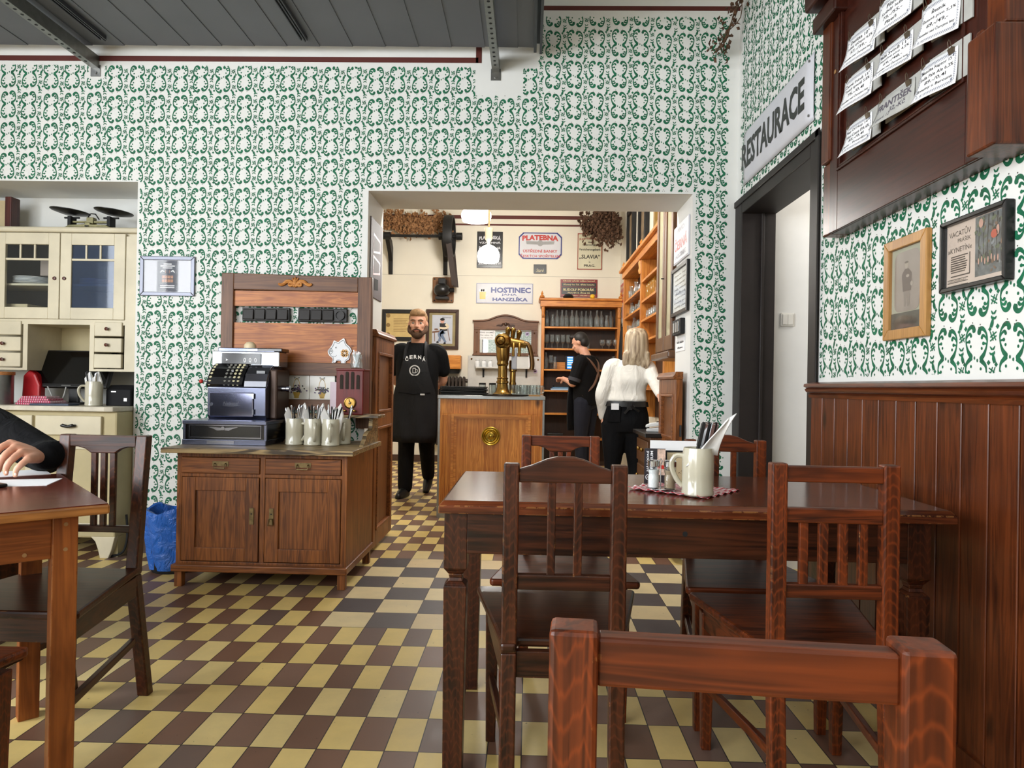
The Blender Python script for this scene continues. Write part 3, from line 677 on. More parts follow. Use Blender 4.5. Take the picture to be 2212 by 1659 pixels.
# brochure and card holder
t = thing('menu_holder', 'wire holder with a white card and folded brochures behind the mug on the big table', 'menu holder', (.49, 2.27, TZ), .03)
MB().box(-.09, .095, -.03, .02, .0, .006).build('base', MATTE, t, bevel=.002)
MB().box(-.085, .12, -.0012, .0012, .105, .138).build('white_card', PAPER, t)
MB().box(-.085, .12, -.002, .003, .006, .106).build('card_back', MATTE, t)
MB().box(-.03, .095, -.014, -.008, .006, .1).build('beige_menu', mat('beige_card', (206, 188, 150), .8, var=.05), t)
orn = MB(); rn = random.Random(2)
for k in range(26): a = rn.uniform(-.02, .085); b_ = rn.uniform(.03, .09); ribbon(orn, [(a, b_, .0012), (a+.004, b_+.004, .0018), (a+.009, b_-.001, .0008)], -.0145, 0, 3)
orn.build('ornament', mat('brown_print', (112, 92, 60), .8, var=0), t)
t = thing('museum_brochure', 'dark brochure with white vertical lettering at the left of the menu holder', 'brochure', (.413, 2.225, TZ), -.12)
MB().box(-.033, .033, -.0015, .0015, .001, .115).build('leaflet', mat('dark_print', (34, 30, 36), .4, var=.05), t)
MB().box(.008, .033, -.0022, -.0016, .03, .113).build('photo_strip', mat('photo_print', (196, 168, 150), .5, var=.5, vs=60), t)
MB().box(.01, .031, -.0028, -.0022, .05, .062).build('red_motif', REDINK, t)
g = MB()
tx(g, 'NÁRODNÍ', -.023, .074, .066, .0085, -.002, .01, rot=PI/2); tx(g, 'MUZEUM', -.010, .074, .066, .0085, -.002, .01, rot=PI/2)
for rr in (.0085,): ribbon(g, [(-.02+rr*math.cos(a/8*PI), .022+rr*math.sin(a/8*PI), .0016) for a in range(17)], -.002, 0, 2)
ribbon(g, [(-.025, .018, .001), (-.02, .027, .001), (-.015, .018, .001)], -.002)
g.build('lettering', PAPER, t)
# ================================================================ sideboard under the wooden panel
BR2 = mat('dull_brass', (112, 96, 66), .38, .85, var=.25, vs=60)
def panel_door(mb, x0, x1, z0, z1, y, sw, rw_, d=.012):
    mb.box(x0, x0+sw, y, y+.02, z0, z1); mb.box(x1-sw, x1, y, y+.02, z0, z1)
    mb.box(x0+sw, x1-sw, y, y+.02, z1-rw_, z1); mb.box(x0+sw, x1-sw, y, y+.02, z0, z0+rw_)
CT = .7255
t = thing('sideboard', 'low brown wooden sideboard with two drawers and two doors against the patterned wall', 'sideboard', (0, 0, 0))
X0, X1, Y0, Y1 = -1.83, -.935, 3.52, 4.10
m_ = MB().box(X0, X0+.022, Y0, Y1, .1, CT-.026); m_.box(X1-.022, X1, Y0, Y1, .1, CT-.026); m_.box(X0, X1, Y1-.015, Y1, .1, CT-.026)
m_.box(X0, X1, Y0, Y1, .1, .13); m_.box(X0, X1, Y0+.001, Y0+.02, .572, .59); m_.box(X0, X1, Y0+.001, Y0+.02, CT-.05, CT-.026)
m_.box(-1.392, -1.366, Y0+.001, Y0+.02, .13, CT-.03); m_.box(X0, X0+.026, Y0+.001, Y0+.02, .1, CT-.03); m_.box(X1-.03, X1, Y0+.001, Y0+.02, .1, CT-.03)
m_.build('carcass', CW_('z'), t, bevel=.002)
MB().box(X0-.012, X1+.012, Y0-.03, Y1, .082, .118).build('plinth_rail', CW_('x'), t, bevel=.005)
for x in (X0+.0, X1-.04):
    for y in (Y0-.012, Y1-.06): MB().box(x, x+.04, y, y+.04, 0, .083).build('foot', CW_('z'), t, bevel=.003)
tp = wood('worn_marbled_top', (64, 52, 38), (176, 150, 106), 'x', .4, rings=1.2, wear=.5)
MB().box(X0-.055, X1+.045, Y0-.065, Y1+.02, CT-.026, CT).build('countertop', tp, t, bevel=.003)
for x0, x1 in ((-1.803, -1.394), (-1.364, -.967)):
    d = MB().box(x0, x1, Y0-.006, Y0+.015, .592, CT-.052).build('drawer', CW_('x'), t, bevel=.003)
    cx = (x0+x1)/2; h = MB().box(cx-.042, cx+.042, Y0-.009, Y0-.006, .63, .655)
    h.tube([(cx-.028, Y0-.012, .645), (cx-.028, Y0-.022, .642), (cx-.028, Y0-.024, .622), (cx+.028, Y0-.024, .622), (cx+.028, Y0-.022, .642), (cx+.028, Y0-.012, .645)], .0032, 6)
    h.build('handle', BR2, d)
for k, (x0, x1) in enumerate(((-1.80, -1.396), (-1.362, -.967))):
    d = MB(); panel_door(d, x0, x1, .135, .57, Y0-.004, .07, .068); d = d.build('door', CW_('z'), t, bevel=.002)
    MB().box(x0+.068, x1-.068, Y0+.006, Y0+.012, .2, .505).build('door_panel', wood('flamed_grain', (92, 50, 22), (146, 88, 44), 'z', .4, rings=.9), d)
    kx = x1-.035 if k == 0 else x0+.035
    h = MB().box(kx-.011, kx+.011, Y0-.008, Y0-.004, .33, .415); h.disc((kx, Y0-.0085, .385), .004, 8, 'y', 1)
    h.build('lock_plate', [BR2, MATTE], d)
    if k: MB().tube([(kx-.012, Y0-.012, .36), (kx-.016, Y0-.014, .326), (kx+.01, Y0-.014, .326), (kx+.006, Y0-.012, .36), (kx-.012, Y0-.012, .36)], .0028, 6).build('pull', BR2, d)
MB().box(-1.40, -.868, 3.93, 4.12, .872, .889).build('upper_shelf', tp, t, bevel=.003)
br = [(3.74, CT), (4.1, CT), (4.1, .872), (3.97, .872), (3.955, .835), (3.955, .815), (3.93, .805), (3.86, .797), (3.83, .785), (3.80, .76)]
MB().prism(br, -.932, -.908, 'x').build('shelf_bracket', tp, t, bevel=.002)
MB().prism([(a if a > 3.9 else a+.1, b) for a, b in br], -1.395, -1.375, 'x').build('shelf_bracket', tp, t, bevel=.002)
# open wooden panel on the wall with switches
t = thing('switch_backboard', 'brown open wooden panel with carved ornament and knotty boards above the sideboard', 'backboard', (0, 4.176, 0))
f = MB(); fx0, fx1 = -1.895, -.968
f.box(fx0, fx0+.075, -.045, 0, .80, 1.738); f.build('stile', GW('z'), t, bevel=.004)
MB().box(fx1-.085, fx1, -.045, 0, .80, 1.722).build('stile', GW('z'), t, bevel=.004)
MB().hexa([(fx0+.075, -.045, 1.637), (fx1-.085, -.045, 1.63), (fx1-.085, 0, 1.63), (fx0+.075, 0, 1.637)], [(fx0+.075, -.045, 1.738), (fx1-.085, -.045, 1.722), (fx1-.085, 0, 1.722), (fx0+.075, 0, 1.738)]).build('top_rail', GW('x'), t, bevel=.004)
MB().box(fx0+.075, fx1-.085, -.043, 0, 1.118, 1.196).build('lower_rail', GW('x'), t, bevel=.003)
MB().box(fx0+.075, fx1-.085, -.03, 0, .905, .97).build('lower_rail', GW('x'), t, bevel=.003)
KN = wood('knotty_board', (136, 70, 28), (196, 122, 58), 'x', .42, rings=.7, knots=True)
MB().box(fx0+.075, fx1-.085, -.032, 0, 1.538, 1.632).build('board', KN, t); MB().box(fx0+.075, fx1-.085, -.032, 0, 1.196, 1.436).build('board', KN, t)
cv = MB(); cx, cz = -1.437, 1.682
for s in (-1, 1):
    pts = spline([(cx+s*.002, cz-.02, .012), (cx+s*.018, cz-.004, .012), (cx+s*.034, cz+.008, .012), (cx+s*.056, cz+.004, .012), (cx+s*.07, cz-.008, .011), (cx+s*.09, cz-.013, .01), (cx+s*.102, cz-.006, .007)], 4)
    cv.tube([(a, -.05, b) for a, b, c in pts], [c for a, b, c in pts], 8)
    pts = spline([(cx+s*.004, cz+.002, .008), (cx+s*.02, cz-.016, .009), (cx+s*.036, cz-.016, .008), (cx+s*.036, cz-.004, .006), (cx+s*.026, cz-.004, .005)], 4)
    cv.tube([(a, -.053, b) for a, b, c in pts], [c for a, b, c in pts], 8)
    cv.tube([(cx+s*.002, -.05, cz), (cx+s*.012, -.05, cz+.02), (cx+s*.018, -.05, cz+.03)], [.008, .007, .003], 8)
cv.tube([(cx, -.052, cz-.03), (cx, -.055, cz), (cx, -.052, cz+.036)], [.003, .012, .003], 8)
cv.build('carved_ornament', wood('honey_carving', (150, 88, 36), (214, 150, 84), 'x', .35), t, smooth=True)
SWB = mat('brown_bakelite', (26, 19, 15), .4, var=.1, spec=.3)
for k, (x0, x1, nm) in enumerate(((-1.772, -1.478, 'left'), (-1.425, -1.122, 'right'))):
    o = thing('switch_block', 'dark brown row of four switches, %s one in the gap of the wooden panel' % nm, 'light switch', (0, 4.179, 0), 0, 'switch blocks in the panel')
    MB().box(x0, x1, -.028, 0, 1.447, 1.53).build('housing', SWB, o, bevel=.004)
    for q in range(4):
        a = x0+.008+q*(x1-x0-.012)/4; b = a+(x1-x0-.012)/4-.005
        if k and q == 3:
            MB().lathe([(.03, 0), (.03, .012), (.024, .012), (.024, .004), (0, .004)], n=20).xf(Matrix.Translation(((a+b)/2, -.03, 1.488)) @ Matrix.Rotation(PI/2, 4, 'X')).build('socket', SWB, o, smooth=True)
        else: MB().hexa([(a, -.042, 1.456), (b, -.042, 1.456), (b, -.026, 1.456), (a, -.026, 1.456)], [(a, -.034, 1.521), (b, -.034, 1.521), (b, -.026, 1.521), (a, -.026, 1.521)]).build('rocker', SWB, o, bevel=.004)
# tiles with flower baskets behind the mugs
TILE = mat('white_glazed_tile', (226, 222, 212), .15, var=.02)
for k in range(3):
    x0 = -1.665+.158*k+.0
    o = thing('ceramic_tile', 'white glazed tile with a flower basket, %s in the row above the mugs' % ORD[k], 'tile', (x0, 4.168, .97), 0, 'flower basket tiles')
    MB().box(.001, .157, -.008, 0, 0, .148).build('tile_body', TILE, o, bevel=.002)
    rn = random.Random(30+k); g = MB()
    g.add([(.055, -.0088, .045), (.103, -.0088, .045), (.092, -.0088, .012), (.066, -.0088, .012)], [(0, 1, 2, 3)], 0)
    dot(g, .079, .01, .017, .004, -.0088, 0); ribbon(g, [(.057, .05, .003), (.062, .1, .003), (.079, .13, .003), (.096, .1, .003), (.101, .05, .003)], -.0086, 0)
    for q in range(46): dot(g, .079+rn.gauss(0, .02), .058+rn.gauss(0, .011), .006, .005, -.009-q*.00001, rn.choice((1, 1, 2, 3)), 6, rn.uniform(0, 3))
    for s in (-1, 1): ribbon(g, [(.079, .125, .002), (.079+s*.016, .137, .003), (.079+s*.01, .122, .002)], -.0092, 1, 3); ribbon(g, [(.079, .125, .002), (.079+s*.014, .112, .0015)], -.0092, 1, 3)
    g.build('basket_motif', [mat('basket_yellow', (196, 158, 62), .5), mat('leaf_dark', (46, 52, 40), .5), mat('violet', (92, 70, 104), .5), mat('old_rose', (120, 78, 92), .5)], o)
o = MB().box(-.045, .045, -.002, 0, 0, .19).build('pink_card', mat('pale_pink_card', (222, 204, 212), .7, var=.02), loc=(-1.165, 4.128, .889))
tag(o, 'narrow pale pink card standing between the tiles and the red radio', 'card')
# pig shaped card
def card(mb, pts, y, t_=.003, mi=0, n=5):
    sp = spline(pts+[pts[0]], n)[:-1]; return mb.prism(sp, y, y-t_, 'y', mi)
o = thing('pig_card', 'white pig-shaped lucky card with a golden four-leaf clover on the knotty board', 'card', (-1.152, 4.141, 1.268))
pig = [(-.072, .02), (-.086, .0), (-.078, -.026), (-.052, -.05), (-.058, -.078), (-.04, -.084), (-.026, -.064), (.0, -.066), (.004, -.092), (.03, -.092), (.034, -.066), (.056, -.05), (.06, -.02), (.072, .004), (.058, .03), (.034, .052), (.02, .085), (-.006, .07), (-.02, .06), (-.046, .07), (-.056, .046)]
g = MB(); card(g, [(a*.93, b*.93) for a, b in pig], -.004); g.build('card_sheet', PAPER, o)
g = MB(); pl = spline([(a*.82, b*.82-.002, .0022) for a, b in pig]+[(pig[0][0]*.82, pig[0][1]*.82-.002, .0022)], 3)
ribbon(g, pl, -.0078, 0, 1); dot(g, -.03, .022, .003, .006, -.008); dot(g, -.064, .0, .002, .005, -.008); dot(g, -.056, .0, .002, .005, -.008)
ribbon(g, [(-.062, .018, .0018), (-.076, .0, .0018), (-.062, -.018, .0018), (-.048, -.0, .0018), (-.062, .018, .0018)], -.0079); ribbon(g, [(-.05, -.03, .0015), (-.036, -.034, .0018), (-.024, -.024, .0015)], -.0079)
ribbon(g, [(.06, .02, .002), (.07, .026, .002), (.066, .034, .002), (.08, .032, .002)], -.0079)
g.build('outline', INK, o)
g = MB()
for k in range(4):
    a = PI/4+k*PI/2
    for s in (-.35, .35): dot(g, .024+.016*math.cos(a+s), -.012+.016*math.sin(a+s), .0105, .0085, -.0082, 0, 9, a)
ribbon(g, [(.024, -.012, .003), (.018, -.034, .003)], -.0082); g.build('clover', mat('gold_print', (204, 152, 84), .5), o)
# red radio
t = thing('table_radio', 'dark red wooden radio with slotted grille and yellow dial on the sideboard shelf', 'radio', (0, 0, .889))
rx0, rx1, ry0, ry1 = -1.123, -.963, 3.945, 4.10
MB().box(rx0, rx1, ry0, ry1, 0, .262).build('case', wood('red_lacquer', (84, 14, 12), (112, 24, 18), 'z', .42, rings=.15), t, bevel=.006)
MB().box(rx0-.004, rx1+.004, ry0-.004, ry1, .258, .27).build('lid', wood('red_lacquer', (84, 14, 12), (112, 24, 18), 'x', .42, rings=.15), t, bevel=.003)
cx = (rx0+rx1)/2
for q in range(4):
    x = cx-.048+q*.032; h = .105 if q in (1, 2) else .088
    pl = [(x-.009, .15), (x+.009, .15)]+[(x+.009*math.cos(a*PI/6), .15+h+.009*math.sin(a*PI/6)-.012) for a in range(7)]
    MB().prism(pl, ry0-.001, ry0-.004).build('grille_slot', mat('speaker_cloth', (44, 34, 26), .9, var=.4, vs=300), t)
d = MB().lathe([(0, 0), (.031, 0), (.034, .004), (.034, .01), (.029, .012), (.027, .008)], n=28).xf(Matrix.Translation((cx+.004, ry0, .07)) @ Matrix.Rotation(PI/2, 4, 'X')).build('dial_rim', BRASS, t, smooth=True)
MB().lathe([(.028, .006), (0, .0065)], n=24).xf(Matrix.Translation((cx+.004, ry0, .07)) @ Matrix.Rotation(PI/2, 4, 'X')).build('dial_face', mat('yellow_dial', (206, 184, 84), .4), t)
MB().lathe([(.009, .007), (.007, .016), (0, .017)], n=14).xf(Matrix.Translation((cx+.004, ry0, .07)) @ Matrix.Rotation(PI/2, 4, 'X')).build('dial_knob', BR2, t, smooth=True)
g = MB(); g.bar((cx+.004, ry0-.01, .07), (cx-.001, ry0-.01, .094), .003, .002); g.build('pointer', MATTE, t)
for s in (-1, 1): MB().lathe([(.007, 0), (.007, .014), (.004, .016), (0, .016)], n=14).xf(Matrix.Translation((cx+.004+s*.028, ry0, .024)) @ Matrix.Rotation(PI/2, 4, 'X')).build('knob', BRASS, t, smooth=True)
t = thing('sugar_glass', 'clear glass filled with white paper sticks on top of the red radio', 'glass', (-1.02, 4.0, 1.159))
MB().lathe([(.028, 0), (.036, .006), (.037, .03), (.032, .05), (.036, .085), (.034, .085), (.03, .05), (.034, .03), (.03, .008), (0, .007)], n=20).build('glass_body', CLEAR, t, smooth=True)
rn = random.Random(8)
for k in range(9): a = rn.uniform(0, 6.3); MB().bar((.012*math.cos(a), .012*math.sin(a), .01), (.022*math.cos(a+rn.uniform(1.5, 4)), .022*math.sin(a+2), .1+rn.uniform(-.01, .012)), .007, .003).build('paper_stick', PAPER, t)
# mugs with cutlery on the sideboard
G = 'stoneware mugs of cutlery on the sideboard'
rn = random.Random(21)
for k, (x, y, ang, lab) in enumerate(((-1.302, 3.77, -.25, 'left'), (-1.197, 3.765, -1.15, 'middle'), (-1.093, 3.75, -1.35, 'right'), (-1.06, 3.865, -1.2, 'hindmost, half hidden'))):
    mug('grey-white stoneware mug of cutlery on the sideboard, %s one' % lab, x, y, CT, ang, .049, .148, G)
    wh = '%s mug on the sideboard' % lab.split(',')[0]
    cutlery(x, y, CT, 10 if k < 3 else 6, .042, rn, 'cutlery in the sideboard mugs', wh, .225)
    for q in range(2 if k < 3 else 1): napkin(x+(-.008, .02)[q], y-.018+.02*q, CT+.012, .045, rn, wh, q, (-.8, .6)[q], (.2, .225)[q])

# ================================================================ old cash register
NK = mat('tarnished_nickel', (150, 152, 164), .17, 1, var=.12, vs=6); NKB = mat('bluish_steel', (116, 120, 140), .22, .95, var=.12, vs=3)
t = thing('cash_register', 'antique nickel and black mechanical cash register standing on the sideboard', 'cash register', (-1.878, 3.655, CT)); t.scale = (1.06, 1, 1)
DRW = mat('black_japan', (16, 15, 17), .2, var=.2, coat=.4)
m_ = MB().box(.004, .43, .02, .462, .02, .118); m_.build('cash_drawer', DRW, t, bevel=.003)
m_ = MB().box(0, .434, 0, .465, 0, .03); m_.box(0, .434, 0, .465, .112, .132); m_.box(0, .014, .008, .03, .02, .12); m_.box(.42, .434, .008, .03, .02, .12)
b_ = m_.build('drawer_frame', NKB, t, bevel=.003)
fr = MB()
for z in (.038, .104): fr.box(.03, .404, .0155, .0195, z, z+.004)
for x in (.03, .4): fr.box(x, x+.004, .0155, .0195, .04, .106)
fr.box(.13, .27, -.002, 0, .006, .024); fr.disc((.205, .014, .09), .01, 14)
for s in (-1, 1): fr.prism([(.205+s*.008, .094), (.205+s*.08, .098), (.205+s*.05, .088), (.205+s*.03, .078), (.205+s*.008, .08)], .0155, .0195)
fr.build('drawer_trim', NK, t)
bx0, bx1 = .048, .365
prof = [(.195, .132), (.18, .155), (.178, .312), (.2, .33), (.215, .37), (.255, .415), (.3, .44), (.3, .545), (.42, .545), (.42, .132)]
MB().prism(prof, bx0, bx1, 'x').build('body', NKB, t, bevel=.004)
MB().box(bx1-.003, bx1+.04, .235, .44, .132, .42).build('side_case', mat('brown_tin', (66, 48, 38), .4, .4), t, bevel=.01)
MB().box(bx0-.03, bx1+.03, .29, .43, .435, .525).build('indicator_housing', mat('polished_nickel', (206, 212, 222), .14, 1, var=.04), t, bevel=.006)
MB().box(.0, .22, .285, .29, .447, .512).xf(Matrix.Translation((.075, 0, 0))).build('indicator_window', DRW, t, bevel=.002)
for q in range(3): tx(MB(), '0', .205+q*.03, .473, .015, .028, .2835, .02).build('indicator_digit', PAPER, t)
MB().prism([(.1, .466), (.112, .473), (.1, .48)], .2835, .2845).build('indicator_arrow', PAPER, t)
MB().box(bx1-.1, bx1+.04, .3, .42, .525, .545).build('receipt_block', DRW, t, bevel=.004)
MB().box(.03+.14, .16, .22, .3, .33, .41).build('lever_bank', DRW, t)
kb = MB().prism([(.185, .312), (.175, .33), (.195, .372), (.235, .42), (.285, .452), (.292, .44), (.25, .4), (.21, .36)], bx0-.006, .235, 'x').build('keyboard', DRW, t)
kp = [(.19, .325), (.196, .345), (.205, .366), (.219, .387), (.236, .406), (.256, .424), (.278, .438)]
for c_, x in enumerate((.056, .138, .162, .186, .21)):
    for a, b in kp:
        MB().lathe([(0, -.004), (.0065, -.003), (.0075, .006), (.006, .007)], n=10).xf(Matrix.Translation((x, a-.006, b+.002)) @ Matrix.Rotation(.9, 4, 'X')).build('key', [mat('ivory_key', (206, 196, 158), .4) if c_ in (0, 3, 4) else mat('grey_key', (120, 118, 110), .4)][0], kb, smooth=True)
MB().prism([(.183, .316), (.19, .35), (.212, .392), (.25, .43), (.3, .45), (.3, .43), (.22, .37)], .24, bx1-.002, 'x').build('chrome_hood', NK, t, bevel=.003)
MB().box(.3, .345, .212, .222, .395, .41).build('hood_window', DRW, t)
d = MB().box(.062, .30, .168, .179, .145, .285).build('front_door', mat('steel_door', (150, 152, 176), .12, 1, var=.06, vs=3), t, bevel=.006)
g = MB(); g.disc((.075, .165, .215), .01, 14, 'y'); g.box(.296, .304, .164, .17, .16, .19); g.box(.296, .304, .164, .17, .25, .28)
tx(g, 'National', .18, .222, .085, .022, .166, .015, .35); ribbon(g, [(.135, .209, .002), (.18, .207, .003), (.23, .211, .002)], .166)
g.build('door_fittings', NK, d)
MB().ball((bx0-.045, .2, .345), .012, 12).build('red_knob', REDINK, t, smooth=True)
g = MB().tube([(bx0, .2, .345), (bx0-.04, .2, .345)], .004, 8); g.build('knob_rod', NK, t)
MB().lathe([(.018, 0), (.016, .03), (.02, .034), (.02, .05), (0, .052)], n=16).xf(Matrix.Translation((bx1+.038, .3, .31)) @ Matrix.Rotation(PI/2, 4, 'Y')).build('crank_boss', NK, t, smooth=True)
o = tag(MB().lathe([(.035, 0), (.034, .02), (.02, .036), (0, .04)], n=16).build('service_bell', mat('cream_knob', (226, 206, 170), .4), loc=(-1.66, 4.01, CT+.545), smooth=True), 'small cream dome on top of the cash register', 'bell')
bk = MB().box(-1.405, -1.255, 4.0, 4.11, CT, CT+.028); o = tag(bk.build('menu_folder', MATTE, bevel=.002), 'lower black menu folder stacked between register and mugs', 'folder', 'menu folders by the register')
bk = MB().box(-1.395, -1.262, 3.995, 4.11, CT+.029, CT+.06); o = tag(bk.build('menu_folder', mat('worn_folder', (70, 62, 54), .6), bevel=.002), 'upper worn menu folder stacked between register and mugs', 'folder', 'menu folders by the register')

# ================================================================ silver frame, bin
t = thing('poster_frame', 'silver snap frame with a dark printed poster on the patterned wall', 'picture frame', (-2.254, YW, 1.719))
def frame(t, w_, h_, b, d, mat_, name='frame', bev=.003):
    m_ = MB(); i, o_ = (w_/2-b, h_/2-b), (w_/2, h_/2)
    for s in (-1, 1):
        m_.hexa([(s*o_[0], -d, -o_[1]), (s*i[0], -d, -i[1]), (s*i[0], 0, -i[1]), (s*o_[0], 0, -o_[1])], [(s*o_[0], -d, o_[1]), (s*i[0], -d, i[1]), (s*i[0], 0, i[1]), (s*o_[0], 0, o_[1])])
        m_.hexa([(-o_[0], -d, s*o_[1]), (o_[0], -d, s*o_[1]), (o_[0], 0, s*o_[1]), (-o_[0], 0, s*o_[1])], [(-i[0], -d, s*i[1]), (i[0], -d, s*i[1]), (i[0], 0, s*i[1]), (-i[0], 0, s*i[1])])
    return m_.build(name, mat_, t, bevel=bev)
def sheet(t, w_, h_, m, y=-.004, name='backing_sheet', x=0, z=0, th=.003): return MB().box(x-w_/2, x+w_/2, y, y+th, z-h_/2, z+h_/2).build(name, m, t)
frame(t, .345, .246, .024, .014, mat('satin_silver', (112, 114, 124), .4, .6, var=.02))
sheet(t, .31, .21, mat('grey_white_sheet', (178, 178, 186), .8, var=.02)); sheet(t, .125, .19, mat('navy_poster', (44, 46, 62), .6), -.0055, 'poster')
g = MB()
for k, w_ in enumerate((.05, .09, .06)): g.box(-w_/2, w_/2, -.007, -.0065, .072-k*.012, .078-k*.012)
for k in range(2): g.box(-.045, .045, -.007, -.0065, -.062-k*.011, -.057-k*.011)
for s in (-1, 1):
    ribbon(g, [(s*.02, .026, .002), (s*.034, .034, .008), (s*.046, .02, .002)], -.007)
    for k in range(24): dot(g, s*.0655, -.09+k*.0078, .003, .003, -.0062, 1, 6)
g.build('poster_print', [PAPER, mat('navy_poster', (44, 46, 62), .6)], t)
g = MB()
for i in range(2):
    for j in range(4): g.box(-.034+j*.018, -.019+j*.018, -.0072, -.0066, -.038+i*.024, -.02+i*.024)
for i in range(2): ribbon(g, [(-.012+.024*i, .02, .004), (-.012+.024*i, .038, .002)], -.007)
g.build('bottle_print', mat('amber_print', (176, 122, 92), .6), t)
sheet(t, .3, .2, glassmat('matt_cover', (252, 252, 252), .01, .03), -.010, 'cover_glass', th=.001)
t = thing('waste_bin', 'black waste bin with a bright blue bag hanging over its rim', 'bin', (-1.995, 3.82, 0))
MB().lathe([(.12, 0), (.125, .01), (.155, .3), (.16, .31), (.152, .31), (.145, .3), (.115, .012), (0, .012)], n=28, sx=.95, sy=.85).build('bucket', MATTE, t, smooth=True)
BAG = nodes('blue_bag_film'); BAG[2].inputs['Base Color'].default_value = lin((36, 104, 200)); BAG[2].inputs['Roughness'].default_value = .25; BAG[2].inputs['Specular IOR Level'].default_value = .6
nb = noise(BAG[1], texco(BAG[1]), 14, 5, .6, 1.5); bump(BAG[1], BAG[2], nb.outputs[0], .9, .02)
g = MB(); n = 48; rn = random.Random(6)
prof = [(.128, .02), (.143, .12), (.155, .22), (.165, .30), (.172, .335), (.165, .352), (.15, .345), (.135, .3)]
for i, (r, z) in enumerate(prof):
    for k in range(n):
        a = 2*PI*k/n; wv = .008*math.sin(a*7+i)+.005*math.sin(a*13+2*i); g.v.append(((r+wv)*.97*math.cos(a), (r+wv)*.88*math.sin(a), z+(.016*math.sin(a*5+1) if 1 < i < 7 else 0)))
g.f = [(i*n+k, i*n+(k+1) % n, (i+1)*n+(k+1) % n, (i+1)*n+k) for i in range(len(prof)-1) for k in range(n)]; g.m = [0]*len(g.f)
g.build('bin_bag', BAG[0], t, smooth=True)

# ================================================================ cream dresser in the alcove
CP = mat('worn_cream_paint', (204, 194, 168), .5, var=.1, vs=5, bmp=.05); CP2 = mat('yellowed_cream_paint', (182, 168, 128), .55, var=.12, vs=4)
DK = mat('dark_cabinet_inside', (20, 20, 22), .8)
HX0, HX1 = -3.7, -2.46
t = thing('kitchen_dresser', 'old cream painted kitchen dresser with glazed upper doors in the wall alcove', 'dresser', (0, 0, 0))
m_ = MB(); m_.box(HX0, HX1, 4.02, 4.5, .12, .878); m_.build('base_cabinet', CP2, t, bevel=.012)
for x in (HX1-.09, -3.2): MB().prism([(x, 0), (x+.05, 0), (x+.07, .05), (x+.09, .13), (x-.06, .13), (x-.03, .1), (x-.012, .05)], 4.02, 4.06).build('foot', CP, t, bevel=.004)
MB().box(HX1-.05, HX1-.005, 4.06, 4.5, 0, .13).build('side_skirt', CP2, t)
g = MB().prism([(HX0, 3.985), (HX1-.06, 3.985), (HX1-.015, 4.0), (HX1+.0, 4.04), (HX1+.0, 4.52), (HX0, 4.52)], .878, .908, 'z'); g.build('worktop', mat('worn_worktop', (198, 190, 172), .4, var=.25, vs=8), t, bevel=.006)
for x0, x1 in ((-3.36, -2.965), (-2.945, -2.545)):
    d = MB().box(x0, x1, 4.0, 4.05, .735, .85).build('drawer', CP, t, bevel=.005); cx = (x0+x1)/2+.01
    h = MB().tube([(cx-.034, 4.0, .792), (cx-.034, 3.985, .792)], .008, 8); h.tube([(cx+.034, 4.0, .792), (cx+.034, 3.985, .792)], .008, 8)
    h.tube([(cx-.04, 3.982, .792), (cx-.03, 3.98, .794), (cx, 3.98, .787), (cx+.03, 3.98, .794), (cx+.04, 3.982, .792)], [.006, .011, .008, .011, .006], 10); h.build('handle', BLACK, d, smooth=True)
for x0, x1 in ((-3.36, -2.965), (-2.945, -2.545)):
    d = MB(); panel_door(d, x0, x1, .16, .70, 4.012, .045, .05); d.box(x0+.04, x1-.04, 4.024, 4.03, .2, .66); d.build('door', CP, t, bevel=.003)
# upper cabinet
UY = 4.205; UB, UT = 1.122, 1.99
m_ = MB(); m_.box(HX0, HX1+.0, UY+.02, 4.55, UT-.02, UT); m_.box(HX1-.03, HX1, UY+.015, 4.55, UB, UT-.02); m_.box(HX0, HX1, 4.535, 4.55, UB, UT)
m_.box(HX0, HX1, UY+.004, 4.55, 1.412, 1.444); m_.box(HX1-.078, HX1-.005, UY+.004, UY+.03, UB, UT-.02)
m_.box(HX0, -3.38, UY+.004, UY+.03, 1.44, UT-.02); m_.box(HX1-.3, HX1-.272, UY+.004, 4.54, UB, 1.44); m_.box(-3.185, -3.157, UY+.004, 4.54, UB, 1.44)
m_.box(HX1-.272, HX1-.03, UY+.004, UY+.02, UB, UB+.012); m_.box(HX0, -3.157, UY+.004, UY+.02, UB, UB+.012); m_.box(HX1-.28, HX1-.03, UY+.02, 4.54, UB, UB+.015); m_.box(HX0, -3.157, UY+.02, 4.54, UB, UB+.015)
m_.build('upper_carcass', CP, t)
MB().box(HX0, HX1+.002, UY-.012, 4.56, UT, UT+.035).build('cornice', CP, t, bevel=.014, )
MB().box(-3.157, HX1-.3, 4.52, 4.532, UB, 1.435).build('niche_back', CP2, t)
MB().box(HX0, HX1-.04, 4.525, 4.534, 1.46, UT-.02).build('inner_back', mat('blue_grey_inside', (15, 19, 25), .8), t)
MB().box(HX0, HX1-.04, UY+.04, 4.52, 1.66, 1.672).build('inner_shelf', CP, t)
